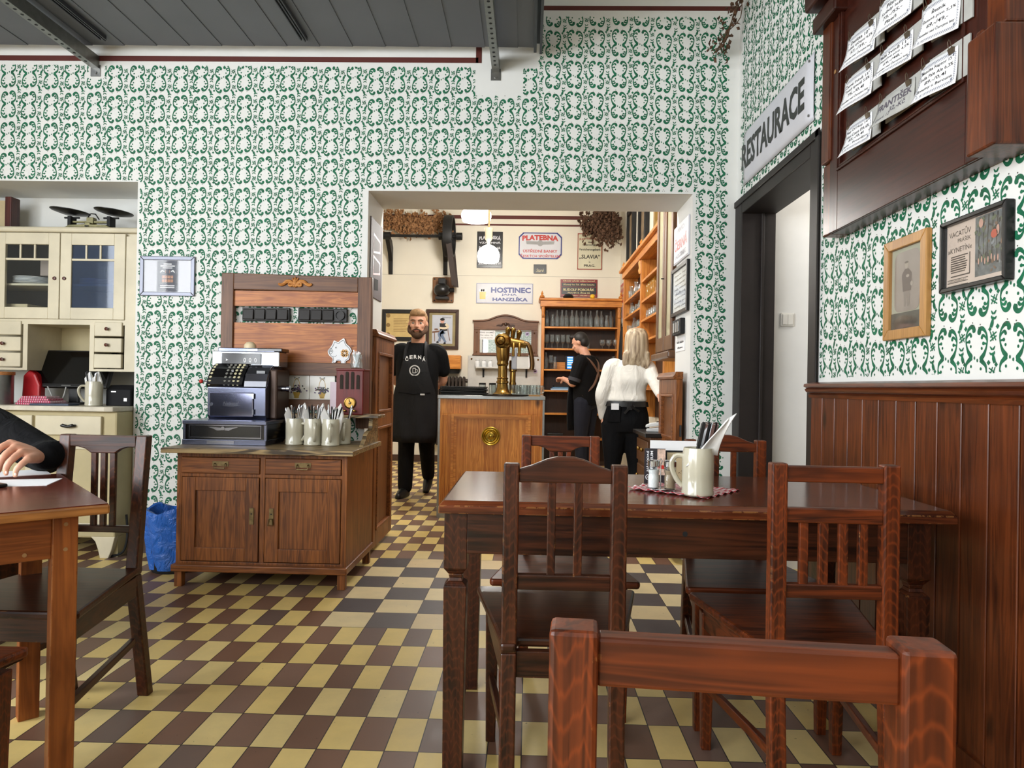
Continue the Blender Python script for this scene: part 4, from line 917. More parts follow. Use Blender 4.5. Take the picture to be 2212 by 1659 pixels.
for k, (x0, x1) in enumerate(((-3.375, -2.958), (-2.952, -2.54))):
    d = MB(); z0, z1 = 1.446, 1.985; panel_door(d, x0, x1, z0, z1, UY-.004, .07, .072); ix0, ix1 = x0+.07, x1-.07
    d.box(ix0, ix1, UY, UY+.012, z1-.172, z1-.158)
    for q in (1, 2): xx = ix0+(ix1-ix0)*q/3; d.box(xx-.006, xx+.006, UY, UY+.012, z1-.16, z1-.072)
    d = d.build('door', CP, t, bevel=.003); MB().box(ix0, ix1, UY+.006, UY+.009, z0+.072, z1-.072).build('door_glass', glassmat('bluish_glass', (150, 170, 200), .10, .5) if k else PANE, d)  # right pane has a bluish tint with some diffuse colour mixed in
    kx = x1-.028 if k == 0 else x0+.028; MB().lathe([(.011, 0), (.012, .004), (.01, .008), (0, .009)], n=14).xf(Matrix.Translation((kx, UY-.004, 1.7)) @ Matrix.Rotation(PI/2, 4, 'X')).build('lock_rosette', wood('dark_knob', (70, 30, 18), (96, 48, 30), 'x'), d, smooth=True)
for row in range(3):
    z0 = 1.142+row*.1
    for x0, x1, c in ((HX1-.266, HX1-.092, 0), (-3.56, -3.195, 1)):
        d = MB().box(x0, x1, UY-.006, UY+.02, z0, z0+.088).build('small_drawer', CP, t, bevel=.005)
        if not (row == 0 and c == 0) and not (row == 2 and c == 1):
            kx = (x0+x1)/2 if c == 0 else -3.30; MB().lathe([(.005, 0), (.005, .01), (.011, .014), (.011, .02), (0, .024)], n=12).xf(Matrix.Translation((kx, UY-.006, z0+.045)) @ Matrix.Rotation(PI/2, 4, 'X')).build('knob', wood('dark_knob', (70, 30, 18), (96, 48, 30), 'x'), d, smooth=True)
# crockery behind the glass
PORC = mat('white_porcelain', (226, 228, 230), .15, var=.02)
for k in range(5):
    o = MB().lathe([(0, .003), (.06, 0), (.065, .003), (.115, .014), (.117, .017), (.06, .007), (0, .007)], (0, 0, 0), 28).build('plate', PORC, loc=(-3.24, 4.37, 1.6725+k*.0085), smooth=True)
    tag(o, '%s plate from the bottom of the stack behind the left glazed dresser door' % ORD[k], 'plate', 'plates in the dresser')
for k in range(4):
    o = MB().lathe([(0, .003), (.06, 0), (.065, .003), (.1, .012), (.102, .015), (.06, .007), (0, .007)], (0, 0, 0), 24).build('plate', PORC, loc=(-2.82, 4.37, 1.6725+k*.009), smooth=True)
    tag(o, '%s plate from the bottom of the stack behind the right glazed dresser door' % ORD[k], 'plate', 'plates in the dresser')
for x, w_, h_, lab in ((-3.29, .16, .085, 'beige box on the bottom shelf behind the left glazed dresser door'), (-3.14, .1, .03, 'flat beige box beside a taller box in the dresser, left door'), (-2.80, .17, .07, 'pale box behind the bluish glass of the right dresser door')):
    tag(MB().box(-w_/2, w_/2, -.1, .1, 0, h_).build('storage_box', mat('beige_card', (206, 188, 150), .8, var=.05), loc=(x, 4.37, 1.4605), bevel=.004), lab, 'box')
tag(MB().box(-.04, .04, -.05, .05, 0, .1).build('paper_parcel', mat('grey_parcel', (150, 136, 128), .8), loc=(-3.12, 4.36, 1.76), bevel=.004), 'grey-brown box on top of the plates behind the left dresser door', 'box')
bpy.data.objects['paper_parcel'].location.z = 1.6725+.06
# kitchen scale on top
t = thing('kitchen_scale', 'old cast iron balance scale with two black pans on top of the dresser', 'scale', (-2.875, 4.38, UT+.035))
SG = mat('ochre_cast_iron', (128, 122, 84), .45, .3, var=.25, vs=30)
m_ = MB().box(-.15, .15, -.05, .05, 0, .03); m_.prism([(-.15, .03), (-.12, .046), (-.02, .05), (-.015, .062), (.015, .062), (.02, .05), (.12, .046), (.15, .03)], -.045, .045); m_.build('scale_base', SG, t, bevel=.004)
m_ = MB().box(-.135, .135, -.012, .012, .066, .078); m_.box(-.022, .022, -.02, .02, .058, .1); m_.build('beam', SG, t, bevel=.003)
g = MB()
for k in range(3):
    for s in (-1, 1): g.box(s*(.045+k*.03)-.009, s*(.045+k*.03)+.009, -.052, -.05, .01, .022)
g.disc((0, -.051, .014), .016, 14); g.box(-.012, .012, -.0515, -.05, .034, .04); g.build('relief', MATTE, t)
MB().tube([(-.03, 0, .09), (-.012, 0, .125), (0, 0, .128), (.025, 0, .125), (.05, 0, .09)], .004, 6).build('pointer_guard', MATTE, t)
for s in (-1, 1):
    g = MB().box(s*.13-.01, s*.13+.01, -.03, .03, .04, .105); g.tube([(s*.13-.05, 0, .1), (s*.13+.05, 0, .1)], .006, 6); g.build('pan_carrier', MATTE, t)
    MB().lathe([(0, 0), (.05, .002), (.105, .016), (.115, .022), (.115, .026), (.1, .02), (0, .006)], n=30).xf(Matrix.Translation((s*.145, 0, .118)) @ Matrix.Rotation(.09*1, 4, 'Y')).build('pan', BLACK, t, smooth=True)
t = thing('wooden_clock_case', 'dark brown wooden case with striped cream front at the left on the dresser', 'wooden case', (-3.585, 4.42, UT+.035))
MB().box(-.18, .17, -.03, .03, 0, .21).build('back_board', mat('striped_cream', (186, 168, 130), .6), t); 
for x in (-.15, -.09, -.03, .03): MB().box(x, x+.022, -.036, -.03, 0, .2).build('stripe', MATTE, t)
MB().box(.13, .172, -.04, .04, 0, .235).build('side_post', wood('dark_mahogany', (52, 20, 16), (84, 38, 30), 'z'), t, bevel=.004); MB().box(-.2, .05, -.07, -.037, 0, .13).build('dark_block', MATTE, t, bevel=.006)
# things on the dresser worktop
DZ_ = .908
t = thing('computer_monitor', 'black tilted computer monitor on the worktop of the cream dresser', 'monitor', (-2.965, 4.36, DZ_))
MB().box(-.1, .12, -.11, .07, 0, .012).build('foot', BLACK, t, bevel=.004); MB().box(-.02, .04, -.01, .02, .012, .16).build('stand', BLACK, t, bevel=.004)
mo = MB().box(-.265, .265, -.012, .018, -.03, .23).xf(Matrix.Translation((-.0, -.045, .135)) @ Matrix.Rotation(-.42, 4, 'X')).build('screen_case', BLACK, t, bevel=.004)
MB().box(-.25, .25, -.0135, -.0125, -.01, .22).xf(Matrix.Translation((-.0, -.045, .135)) @ Matrix.Rotation(-.42, 4, 'X')).build('screen', mat('black_screen', (6, 6, 7), .08, var=0), mo)
MB().box(-.03, .03, -.0135, -.0125, -.024, -.018).xf(Matrix.Translation((-.0, -.045, .135)) @ Matrix.Rotation(-.42, 4, 'X')).build('maker_plate', STEEL, mo)
tag(MB().tube(spline([(-.1, 0, .1), (-.06, -.02, .05), (-.05, -.03, .02), (-.02, -.03, .006), (.0, 0, .03), (.02, .0, .1)], 6), .004, 8).build('cable', mat('grey_cable', (170, 170, 166), .5), loc=(-2.96, 4.26, DZ_+.012), smooth=True), 'light grey cable looping under the black monitor', 'cable')
mug('stoneware mug with cutlery and napkins on the dresser beside the receipt printer', -2.668, 4.12, DZ_, PI+.6, .05, .15)
rn = random.Random(5); cutlery(-2.668, 4.12, DZ_, 5, .04, rn, 'cutlery in the dresser mug', 'mug on the dresser', .21)
for q in range(2): napkin(-2.688+.03*q, 4.11, DZ_+.012, .05, rn, 'mug on the dresser', q, -.3+.6*q, .2)
t = thing('receipt_printer', 'black box-shaped receipt printer at the right end of the dresser worktop', 'printer', (-2.455, 4.16, DZ_))
MB().prism([(-.0, 0), (-.0, .1), (.04, .128), (.16, .13), (.16, 0)], -.165, -.008, 'x').build('case', mat('charcoal_plastic', (20, 20, 23), .65, spec=.2), t, bevel=.006)
MB().box(-.05, -.03, -.003, .001, .03, .05).build('button_plate', STEEL, t); MB().box(-.13, -.1, -.003, .001, .085, .092).build('maker_plate', STEEL, t)
t = thing('steel_canister', 'brushed steel canister with wooden lid at the left end of the dresser worktop', 'canister', (-3.29, 4.14, DZ_))
MB().lathe([(.085, 0), (.085, .18), (0, .18)], n=28).build('body', STEEL, t, smooth=True); MB().lathe([(.09, .18), (.09, .2), (0, .203)], n=28).build('lid', wood('cork_lid', (150, 90, 46), (196, 136, 84), 'x'), t, smooth=True)
tag(MB().prism([(-.06, 0), (.06, 0), (.06, .12), (.03, .19), (-.01, .22), (-.05, .18)], -.03, .03).build('red_bag', mat('red_plastic', (178, 26, 34), .35), loc=(-3.18, 4.3, DZ_), bevel=.012), 'red pouch standing behind the steel canister on the dresser', 'pouch')
GING = checkcloth('pink_gingham', (186, 44, 84), (232, 222, 228), 70)
for k in range(4):
    g = MB().box(-.12+.012*k, .13-.02*k, -.07, .07, k*.0135, k*.0135+.0125)
    tag(g.build('folded_napkin', GING, loc=(-3.03, 4.17, DZ_), rz=.06*k-.1, bevel=.006), 'folded pink checked napkin, %s from the bottom of the pile on the dresser' % ORD[k], 'napkin', 'folded checked napkins on the dresser')
tag(MB().box(-.12, .12, -.05, .05, 0, .012).build('tablet', mat('slate_blue', (50, 62, 82), .3), loc=(-2.885, 4.08, DZ_), bevel=.004), 'flat slate-blue device lying before the monitor on the dresser', 'tablet')
tag(MB().tube(spline([(0, 0, .25), (.02, -.02, .12), (.0, -.03, .03), (-.06, -.05, .008), (-.12, -.04, .008)], 6), .007, 8).build('power_cord', MATTE, loc=(-2.44, 4.1, 0), smooth=True), 'black power cord hanging to the floor beside the dresser', 'cable')
# ================================================================ right wall: beer board, sign, pictures
RW90 = -PI/2   # local x = towards the guest (-Y), local y = into the wall, local z = up
def rloc(Y, z, X=XR): return (X, Y, z)
t = thing('menu_board', 'large dark mahogany board with beer cards clipped on it, on the right wall', 'board', (XR, 2.73, 0), RW90)
# local x = 2.73 - Y
BZ0, BZ1 = 1.69, 2.95
MB().box(.03, .98, -.075, -.001, BZ0, BZ1).build('back_panel', BW('x'), t, bevel=.004)
f = MB(); px0, px1, pz0 = .10, .864, 1.915
f.box(.03, px0, -.085, -.075, BZ0, BZ1); MB().box(px1, .98, -.085, -.075, BZ0, BZ1).build('board_frame', BW('z'), t, bevel=.003); MB().box(px0, px1, -.085, -.075, BZ0, pz0).build('lower_rail', BW('x'), t, bevel=.002)
f.build('board_frame', BW('z'), t, bevel=.003)
f = MB()
for q, d in ((0, .092), (.012, .088)):
    f.box(px0+q, px0+q+.008, -d, -.075, pz0+q, BZ1); f.box(px1-q-.008, px1-q, -d, -.075, pz0+q, BZ1); f.box(px0+q, px1-q, -d, -.075, pz0+q, pz0+q+.008)
f.build('panel_moulding', BW('x'), t, bevel=.002)
p = MB(); p.box(-.04, .03, -.08, -.0, BZ0, 1.975); p.box(-.03, .045, -.095, 0, 1.975, BZ1); p.box(-.044, -.02, -.04, 0, 1.98, BZ1)
p.build('corner_post', WW('z'), t, bevel=.006)
p = MB(); p.box(.93, 1.04, -.125, 0, BZ0-.005, 1.985); p.box(.965, 1.04, -.1, 0, 1.985, BZ1); p.box(.94, .965, -.11, -.03, 1.985, 2.005)
p.build('corner_post', WW('z'), t, bevel=.006)
MB().box(-.06, .14, -.125, 0, 2.515, 2.58).build('corner_bracket', BW('x'), t, bevel=.008); MB().box(-.06, 1.06, -.16, 0, 2.60, 2.75).build('cornice', BW('x'), t, bevel=.012)
MB().disc((.07, -.087, 2.309), .008, 12).build('screw_plug', mat('pale_wood_plug', (150, 112, 70), .6), t)
ORNM = mat('ornament_print', (120, 124, 140), .8, var=0)
def beercard(lab, Y0_, Y1_, zt0, zt1, h, lines, kind='paper'):
    """card hung from two clips; local x from 0 to w"""
    w_ = Y0_-Y1_; sl = zt1-zt0
    t = thing('beer_card', lab, 'card', (1.152, Y0_, zt0), RW90, 'beer cards clipped on the board')
    rn = random.Random(hash(lines[0]) % 999 if False else len(lines[0])*7+int(Y0_*1000))
    OLD = mat('old_grey_card', (176, 176, 172), .7, var=.12, vs=12)
    g = MB(); g.hexa([(.035, .006, -h*.95), (w_+.045, .006, -h*.95+sl), (w_+.045, .01, -h*.95+sl), (.035, .01, -h*.95)], [(.035, .006, .01), (w_+.045, .006, .01+sl), (w_+.045, .01, .01+sl), (.035, .01, .01)]); g.build('old_card_behind', OLD, t)
    N = 10; g = MB(); sk = rn.uniform(.0, .012)
    bend = lambda u, v: -.016*(v**2)*(1-.8*u)*2-.004*math.sin(u*5)
    pts = [(u*w_/N, bend(u/N, v/4), -h*v/4+sl*u/N-sk*(1-u/N)*v/4) for v in range(5) for u in range(N+1)]
    g.add(pts, [(v*(N+1)+u, v*(N+1)+u+1, (v+1)*(N+1)+u+1, (v+1)*(N+1)+u) for v in range(4) for u in range(N)])
    o = g.build('card_sheet', PAPER if kind == 'paper' else OLD, t, smooth=True); md = o.modifiers.new('thick', 'SOLIDIFY'); md.thickness = .0012; md.offset = 1
    def wrap(mb):
        out = []
        for x, y, z in mb.v:
            u, v = x/w_, -z/h
            out.append((x, bend(u, v)+y-.0016, z+sl*u-sk*(1-u)*v))
        mb.v = out; return mb
    g = MB()
    if kind == 'paper':
        zs = (-.235, -.40, -.565, -.735) if len(lines) == 4 else (-.2, -.5, -.8)
        for s_, z in zip(lines, zs): tx(g, s_, w_*.5, h*z, min(w_*.8, w_*.055*len(s_)), h*.115, -.0003, .012)
        wrap(g).build('lettering', INK, t)
        g = MB(); n = 26
        for e in (0, 1):
            for k in range(n):
                a = .012+(w_-.024)*(k+.5)/n; z = -.011 if e == 0 else -h+.011
                ribbon(g, [(a-.003, z-.003, .0012), (a, z+.004, .002), (a+.003, z-.003, .0012)], 0, 0, 2); dot(g, a, z-.004, .0014, .0012, 0, 0, 5)
            m = 13
            for k in range(m):
                z = -.012-(h-.024)*(k+.5)/m; a = .010 if e == 0 else w_-.010
                ribbon(g, [(a-.003, z-.002, .0012), (a+.004, z, .002), (a-.003, z+.003, .0012)], 0, 0, 2)
        for a in (.018, w_-.018):
            for z in (-.018, -h+.018): dot(g, a, z, .004, .004, 0, 0, 8)
        wrap(g).build('border_print', ORNM, t)
    else:
        tx(g, lines[0], w_*.5, -h*.3, w_*.88, h*.34, -.0003, .03); tx(g, lines[1], w_*.62, -h*.64, w_*.36, h*.24, -.0003, .02); tx(g, lines[2], w_*.3, -h*.78, w_*.36, h*.14, -.0003, .0)
        wrap(g).build('lettering', mat('faded_ink', (92, 86, 96), .8, var=.2, vs=60), t)
    for u in (.12, .86):
        x = w_*u; z = sl*u; g = MB().prism([(-.001, z-.014), (-.006, z+.001), (.010, z+.001), (.005, z-.014)], x-.011, x+.011, 'x')
        for s, y in ((-1, -.004), (1, .008)): g.tube([(x-.007, y, z), (x-.005, y-.004*(-s), z+.02), (x, y-.004*(-s), z+.026), (x+.005, y-.004*(-s), z+.02), (x+.007, y, z)], .0011, 5)
        g.build('binder_clip', [mat('clip_bronze', (96, 84, 70), .3, .7, var=0)], t)
K_ = 'Kostelec nad Černými lesy'
beercard('white beer card 10° in the left column of the board, topmost', 2.531, 2.334, 2.363, 2.342, .108, ('Desítka 10°', 'Světlé výčepní 4,2%', '57,-/39,-', K_))
beercard('white beer card 13° in the left column of the board, second from top', 2.548, 2.349, 2.214, 2.2, .108, ('Černá Svině 13°', 'Tmavý speciál 5,8%', '75,-/0,4l', K_))
beercard('white beer card 14° in the left column of the board, lowest', 2.531, 2.35, 2.036, 2.031, .095, ('Ray Of Hop 14°', 'West Coast IPA 6%', '85,-/0,4l', 'Jarm - Prostějov'))
beercard('white beer card in the middle column, cut by the top edge', 2.304, 2.11, 2.362, 2.345, .11, ('Pilsner', 'Světlý ležák', '73,-/55,-', 'Plzeň'))
beercard('white wheat beer card 11° in the middle column of the board', 2.299, 2.106, 2.196, 2.184, .092, ('Bílá Svině 11°', 'Pšeničné pivo 4,5%', '69,-/48,-', K_))
beercard('old grey hand-lettered card at the bottom of the middle column', 2.304, 2.092, 2.035, 2.031, .083, ('FRANTIŠEK', '32,-Kč', 'tmavé 12'), 'old')
beercard('white card with the cut beer price in the right column, upper one', 2.052, 1.876, 2.211, 2.185, .12, ('Řezník', 'Řezané pivo 5,3%', '69,-/49,-', K_))
beercard('white pale ale card 15° in the right column of the board, lower one', 2.057, 1.885, 2.037, 2.023, .103, ('Matuška Raptor 15°', 'India Pale Ale 6,3%', '89,-/0,4l', 'Broumy u Berouna'))
# RESTAURACE
t = thing('enamel_sign', 'long white enamel sign with tall black capitals over the corridor door', 'sign', (XR-.004, 4.035, 0), RW90)
g = MB(); N = 14; w_ = .985; zb, zt = 2.277, 2.582
rows = [(0, zb), (-.012, zb+.02), (-.016, zb+.15), (-.012, zt-.02), (0, zt)]
pts = [(u*w_/N, y*(1 if 0 < u < N else .3), z) for y, z in rows for u in range(N+1)]
g.add(pts, [(v*(N+1)+u, v*(N+1)+u+1, (v+1)*(N+1)+u+1, (v+1)*(N+1)+u) for v in range(4) for u in range(N)])
o = g.build('plate', ENAMEL, t, smooth=True); md = o.modifiers.new('thick', 'SOLIDIFY'); md.thickness = .003; md.offset = 1
g = tx(MB(), 'RESTAURACE', w_*.468, 2.428, w_*.92, .152, -.0195, .035); g.build('lettering', BLACK, t)
for x in (.03, w_-.03):
    for z in (zb+.03, zt-.03): MB().disc((x, -.0165, z), .006, 10).build('screw_head', STEEL, t)
# picture frames
def picture(lab, Yc, z, w_, h_, b, d, fm, rz=RW90, x=XR-.001, cat='picture'):
    t = thing('picture_frame', lab, cat, (x, Yc, z), rz, 'framed pictures on the right wall'); frame(t, w_, h_, b, d, fm)
    return t
t = picture('black framed old advertisement print at the right, with text and forest scene', 1.932, 1.474, .285, .21, .014, .026, BLACK)
sheet(t, .262, .187, mat('pinkish_newsprint', (222, 196, 182), .7, var=.04), -.010)
sheet(t, .12, .165, mat('forest_print', (104, 106, 108), .7, var=.55, vs=38), -.0115, 'colour_plate', x=.062, z=.006)
g = MB(); tx(g, 'VACATŮV', -.068, .066, .098, .022, -.0108, .0); tx(g, 'PRÁŠEK', -.048, .043, .058, .014, -.0108, 0); tx(g, '»KYNETÍN«', -.068, .018, .108, .018, -.0108, 0)
rn = random.Random(1)
for k in range(8): g.box(-.108, -.03-rn.uniform(0, .016), -.0108, -.0103, -.0045-k*.0065, -.0015-k*.0065)
g.box(-.108, -.022, -.0108, -.0103, -.062, -.0585); g.box(-.024, -.021, -.0108, -.0103, -.06, .0)
for k in range(3): g.box(-.122, -.03, -.0108, -.0103, -.070-k*.009, -.0685-k*.009)
tx(g, 'U.VACATA,PRAHA I.', -.078, -.0745, .08, .006, -.0108, 0); g.build('lettering', mat('newsprint_ink', (64, 48, 46), .8, var=0), t)
g = MB(); rn = random.Random(5)
for k in range(70): dot(g, .062+rn.uniform(-.056, .056), rn.uniform(-.07, .08), rn.uniform(.002, .009), rn.uniform(.002, .007), -.0125-k*.00001, rn.choice((0, 0, 1, 1, 3, 4)), 6, rn.uniform(0, 3))
for k in range(6): ribbon(g, [(.02+k*.018+rn.uniform(-.004, .004), -.05, .004), (.018+k*.018, .02, .003), (.022+k*.018, .085, .006)], -.0122, 0, 3)
dot(g, .028, .068, .009, .013, -.0135, 2); dot(g, .082, .028, .014, .012, -.0135, 5); dot(g, .096, .036, .006, .014, -.0135, 2)
for k in range(7): dot(g, .02+k*.013, -.036+.004*math.sin(k*2), .003, .009, -.0137, 2)
g.build('forest_scene', [mat('print_black', (50, 46, 48), .8), mat('print_green', (96, 104, 80), .8), mat('print_pink', (206, 156, 140), .8), mat('print_grey', (140, 142, 146), .8), mat('print_brown', (120, 88, 70), .8), mat('print_red', (196, 84, 62), .8)], t)
sheet(t, .26, .186, PANE, -.017, 'cover_glass', th=.001)
t = picture('light wooden framed old photograph of a standing man, between board and advertisement', 2.28, 1.42, .256, .338, .034, .02, wood('oak_frame', (150, 104, 52), (190, 142, 82), 'z', .4, rings=.4))
sheet(t, .192, .274, mat('green_grey_mount', (176, 172, 152), .7, var=.03), -.006)
sheet(t, .19, .055, mat('dark_mount', (64, 62, 58), .6, var=.4, vs=40), -.0075, 'lower_strip', z=-.108)
def rrect(w_, h_, r, y, mb, cz=0, mi=0):
    pl = [(sx*(w_/2-r)+r*math.cos(a), cz+sz*(h_/2-r)+r*math.sin(a)) for sx, sz, a0 in ((1, 1, 0), (-1, 1, PI/2), (-1, -1, PI), (1, -1, 1.5*PI)) for a in [a0+k*PI/10 for k in range(6)]]
    return mb.add([(a, y, b) for a, b in pl], [tuple(range(len(pl)))], mi)
rrect(.15, .2, .03, -.0078, MB(), .022).build('photograph', mat('sepia_photo', (150, 132, 124), .4, var=.14, vs=14), t)
g = MB(); dot(g, -.002, .075, .010, .013, -.0084, 1); dot(g, -.002, .084, .012, .004, -.0085, 0)
g.add([(-.012, -.0083, .062), (.01, -.0083, .062), (.03, -.0083, .045), (.027, -.0083, -.012), (-.022, -.0083, -.012), (-.03, -.0083, .045)], [(0, 1, 2, 3, 4, 5)], 0)
g.add([(-.018, -.0082, -.012), (.022, -.0082, -.012), (.018, -.0082, -.062), (.004, -.0082, -.062), (.001, -.0082, -.03), (-.004, -.0082, -.062), (-.014, -.0082, -.062)], [(0, 1, 2, 3, 4, 5, 6)], 2)
dot(g, .03, .01, .008, .008, -.0086, 1); dot(g, .006, .038, .01, .005, -.0086, 1)
g.build('photo_figure', [mat('sepia_dark', (96, 78, 76), .5), mat('sepia_light', (176, 158, 146), .5), mat('sepia_mid', (132, 116, 110), .5)], t)
sheet(t, .19, .27, PANE, -.012, 'cover_glass', th=.001)
# light switch in the corridor, dried hops in the corner
t = thing('light_switch', 'white double light switch on the pale corridor wall', 'light switch', tuple(P(1700, 691, Y=4.155)), 0)
MB().box(-.042, .042, -.012, 0, -.042, .042).build('plate', mat('ivory_plastic', (214, 210, 202), .4, var=.02), t, bevel=.008)
for s in (-1, 1): MB().box(s*.016-.0155, s*.016+.0155, -.019, -.01, -.031, .031).build('rocker', mat('ivory_plastic', (214, 210, 202), .4, var=.02), t, bevel=.003)
HOP = mat('dried_hops', (150, 108, 70), .9, var=.3, vs=60); HOPD = mat('dark_dried_hops', (84, 58, 40), .9, var=.4, vs=50); VINE = mat('dry_vine', (88, 66, 44), .9, var=.2)
def hops(name, label, pts, n, r, sz, m, seed, vines):
    rn = random.Random(seed); t = thing(name, label, 'dried hops', pts[0][:3] if False else (0, 0, 0))
    g = MB()
    for k in range(n):
        i = rn.randrange(len(pts)-1); a = Vector(pts[i]).lerp(Vector(pts[i+1]), rn.random())
        c = a+Vector((max(-1.6*r, min(1.6*r, rn.gauss(0, r))), -abs(rn.gauss(0, r*.5))-.01, rn.gauss(-.35*r, r*.95)+.03*math.sin(a.x*23)))
        for q in range(2):
            M_ = Matrix.Translation(c+Vector((rn.uniform(-1, 1), rn.uniform(-1, 1), rn.uniform(-1, 1)))*sz*.6) @ Euler((rn.uniform(0, 6), rn.uniform(0, 6), rn.uniform(0, 6))).to_matrix().to_4x4()
            l = [(-.35, 0, 0), (.1, .3, .08), (.55, 0, .02), (.1, -.3, .1), (0, 0, .25)]
            g.add([tuple(M_ @ (Vector(v)*sz*1.5)) for v in l], [(0, 1, 4), (1, 2, 4), (2, 3, 4), (3, 0, 4), (0, 3, 2, 1)])
    o = g.build('hop_cones', m, t); o['kind'] = 'stuff'
    v = MB()
    for q in range(vines):
        pl = [Vector(p)+Vector((rn.gauss(0, r*.5), -.015, rn.gauss(0, r*.5))) for p in pts]; pl = spline([tuple(p) for p in pl], 4)
        v.tube(pl, .003, 5)
    v.build('vine', VINE, t); return t
hops('hop_garland', 'dried hop garland hanging in the upper corner above the restaurant sign', [(1.21, 4.02, 3.46), (1.17, 4.05, 3.3), (1.13, 4.09, 3.16), (1.08, 4.12, 3.08)], 46, .035, .024, HOPD, 3, 5)
hops('hop_garland', 'brown dried hop bunch along the red line above the line shaft', [(-2.1, 9.46, 3.42), (-1.85, 9.44, 3.33), (-1.6, 9.44, 3.3), (-1.4, 9.44, 3.32), (-1.22, 9.46, 3.36)], 620, .07, .046, HOP, 4, 4)
hops('hop_garland', 'large dark dried hop bunch in the far right corner near the ceiling', [(.78, 9.4, 3.36), (.9, 9.25, 3.22), (1.0, 9.1, 3.4), (1.03, 9.0, 3.1)], 800, .085, .046, HOPD, 5, 5)

# ================================================================ archway: leaves and signs on the jambs
def leaf(name, lab, x, y0, y1, h, th, side, rz=0):
    """panelled half-height door leaf folded back against the jamb; its face looks to the archway"""
    t = thing(name, lab, 'door leaf', (x, y0, 0), rz, 'half-height door leaves in the archway')
    L_ = y1-y0; s = side; O = lambda a, b, c, d, e, f_: (min(s*a, s*b), max(s*a, s*b), c, d, e, f_)
    m_ = MB()
    m_.box(*O(0, th, 0, .07, .03, h-.045)); m_.box(*O(0, th, L_-.07, L_, .03, h-.045)); m_.box(*O(0, th, .07, L_-.07, .03, .13)); m_.box(*O(0, th, .07, L_-.07, h-.14, h-.045)); m_.box(*O(0, th, .07, L_-.07, h*.56, h*.56+.09))
    m_.build('leaf_frame', CW_('z'), t, bevel=.004)
    for z0, z1 in ((.13, h*.56), (h*.56+.09, h-.14)):
        MB().box(*O(.008, th*.55, .07, L_-.07, z0, z1)).build('leaf_panel', wood('leaf_panel', (92, 54, 30), (134, 88, 54), 'z', .4), t)
        q = MB().box(*O(th*.5, th+.006, .07, .088, z0, z1)); q.box(*O(th*.5, th+.006, L_-.088, L_-.07, z0, z1)); q.box(*O(th*.5, th+.006, .07, L_-.07, z1-.018, z1)); q.box(*O(th*.5, th+.006, .07, L_-.07, z0, z0+.018)); q.build('panel_moulding', CW_('y'), t, bevel=.004)
    cp = [(s*-.0, h-.045), (s*(th+.012), h-.045), (s*(th+.018), h-.03), (s*(th+.008), h-.018), (s*(th+.0), h), (0, h)]
    MB().prism(cp, -.008, L_+.006).build('cap_moulding', CW_('y'), t, bevel=.002)
    g = MB()
    for z in (.35, h-.4): g.tube([(s*.012, -.006, z), (s*.012, -.006, z+.07)], .007, 8)
    g.build('hinge', IRON, t); return t
leaf('half_door_leaf', 'tall panelled brown door leaf folded against the left side of the archway', OX0+.002, 4.285, 4.86, 1.418, .04, 1)
leaf('half_door_leaf', 'lower panelled brown door leaf folded against the right side of the archway', OX1-.03, 4.23, 4.76, 1.18, .045, -1)
LJ = PI/2
t = thing('enamel_poster', 'dark grey-red enamel poster on the left side of the archway', 'poster', (OX0, 4.405, 1.875), LJ)
MB().box(-.165, .165, -.006, 0, -.25, .25).build('plate', mat('grey_enamel_dark', (98, 88, 92), .55, var=.1, spec=.25), t, bevel=.003)
g = MB()
for z in (.09, -.05): g.add([(-.1, -.0075, z-.06), (.1, -.0075, z-.03), (.1, -.0075, z+.05), (-.1, -.0075, z+.07)], [(0, 1, 2, 3)], 0); g.add([(-.085, -.008, z-.045), (.085, -.008, z-.018), (.085, -.008, z+.038), (-.085, -.008, z+.055)], [(0, 1, 2, 3)], 1)
g.add([(-.06, -.0075, -.2), (.05, -.0075, -.19), (.05, -.0075, -.12), (-.06, -.0075, -.125)], [(0, 1, 2, 3)], 2)
g.build('poster_print', [mat('faded_red', (150, 58, 62), .4), mat('grey_enamel_dark', (98, 88, 92), .55), MATTE], t)
t = thing('enamel_sign', 'white enamel sign with red capitals high on the right side of the archway', 'sign', (OX1-.005, 4.44, 2.03), RW90)
MB().box(-.21, .21, -.006, .004, -.125, .125).build('plate', ENAMEL, t, bevel=.003)
tx(MB(), 'ČERNÁ', 0, .0, .36, .085, -.0075, .03).build('lettering', REDINK, t)
g = MB(); g.box(-.2, .2, -.0075, -.0065, -.12, -.113); tx(g, 'HOSTINEC', 0, -.08, .3, .03, -.0075, .02); tx(g, 'PIVO', 0, .085, .2, .03, -.0075, .02); g.build('small_lettering', mat('grey_enamel', (140, 140, 152), .3), t)
t = thing('notice_frame', 'black framed white text notice on the right side of the archway', 'picture frame', (OX1-.001, 4.45, 1.717), RW90)
frame(t, .47, .32, .026, .02, BLACK); sheet(t, .43, .28, PAPER, -.008)
g = MB()
for k, s_ in enumerate(('Dnes na čepu', 'jedenáctka', 'nové speciály', 'svařák, medovina', 'dobrá', 'a poctivá', 'čerstvá pivo', 'každý den')): tx(g, s_, 0, .105-k*.03, .34-.03*(k % 3), .017, -.0088, .01)
g.build('lettering', INK, t); sheet(t, .43, .28, PANE, -.014, 'cover_glass', th=.001)
t = thing('key_box', 'small dark wall box with pale flaps under the framed notice in the archway', 'box', (OX1, 4.45, 1.475), RW90)
MB().box(-.12, .12, -.03, 0, -.05, .05).build('case', MATTE, t, bevel=.004)
for k in range(3): MB().box(-.09+k*.065, -.05+k*.065, -.036, -.03, -.035, .03).build('flap', STEEL, t, bevel=.002)
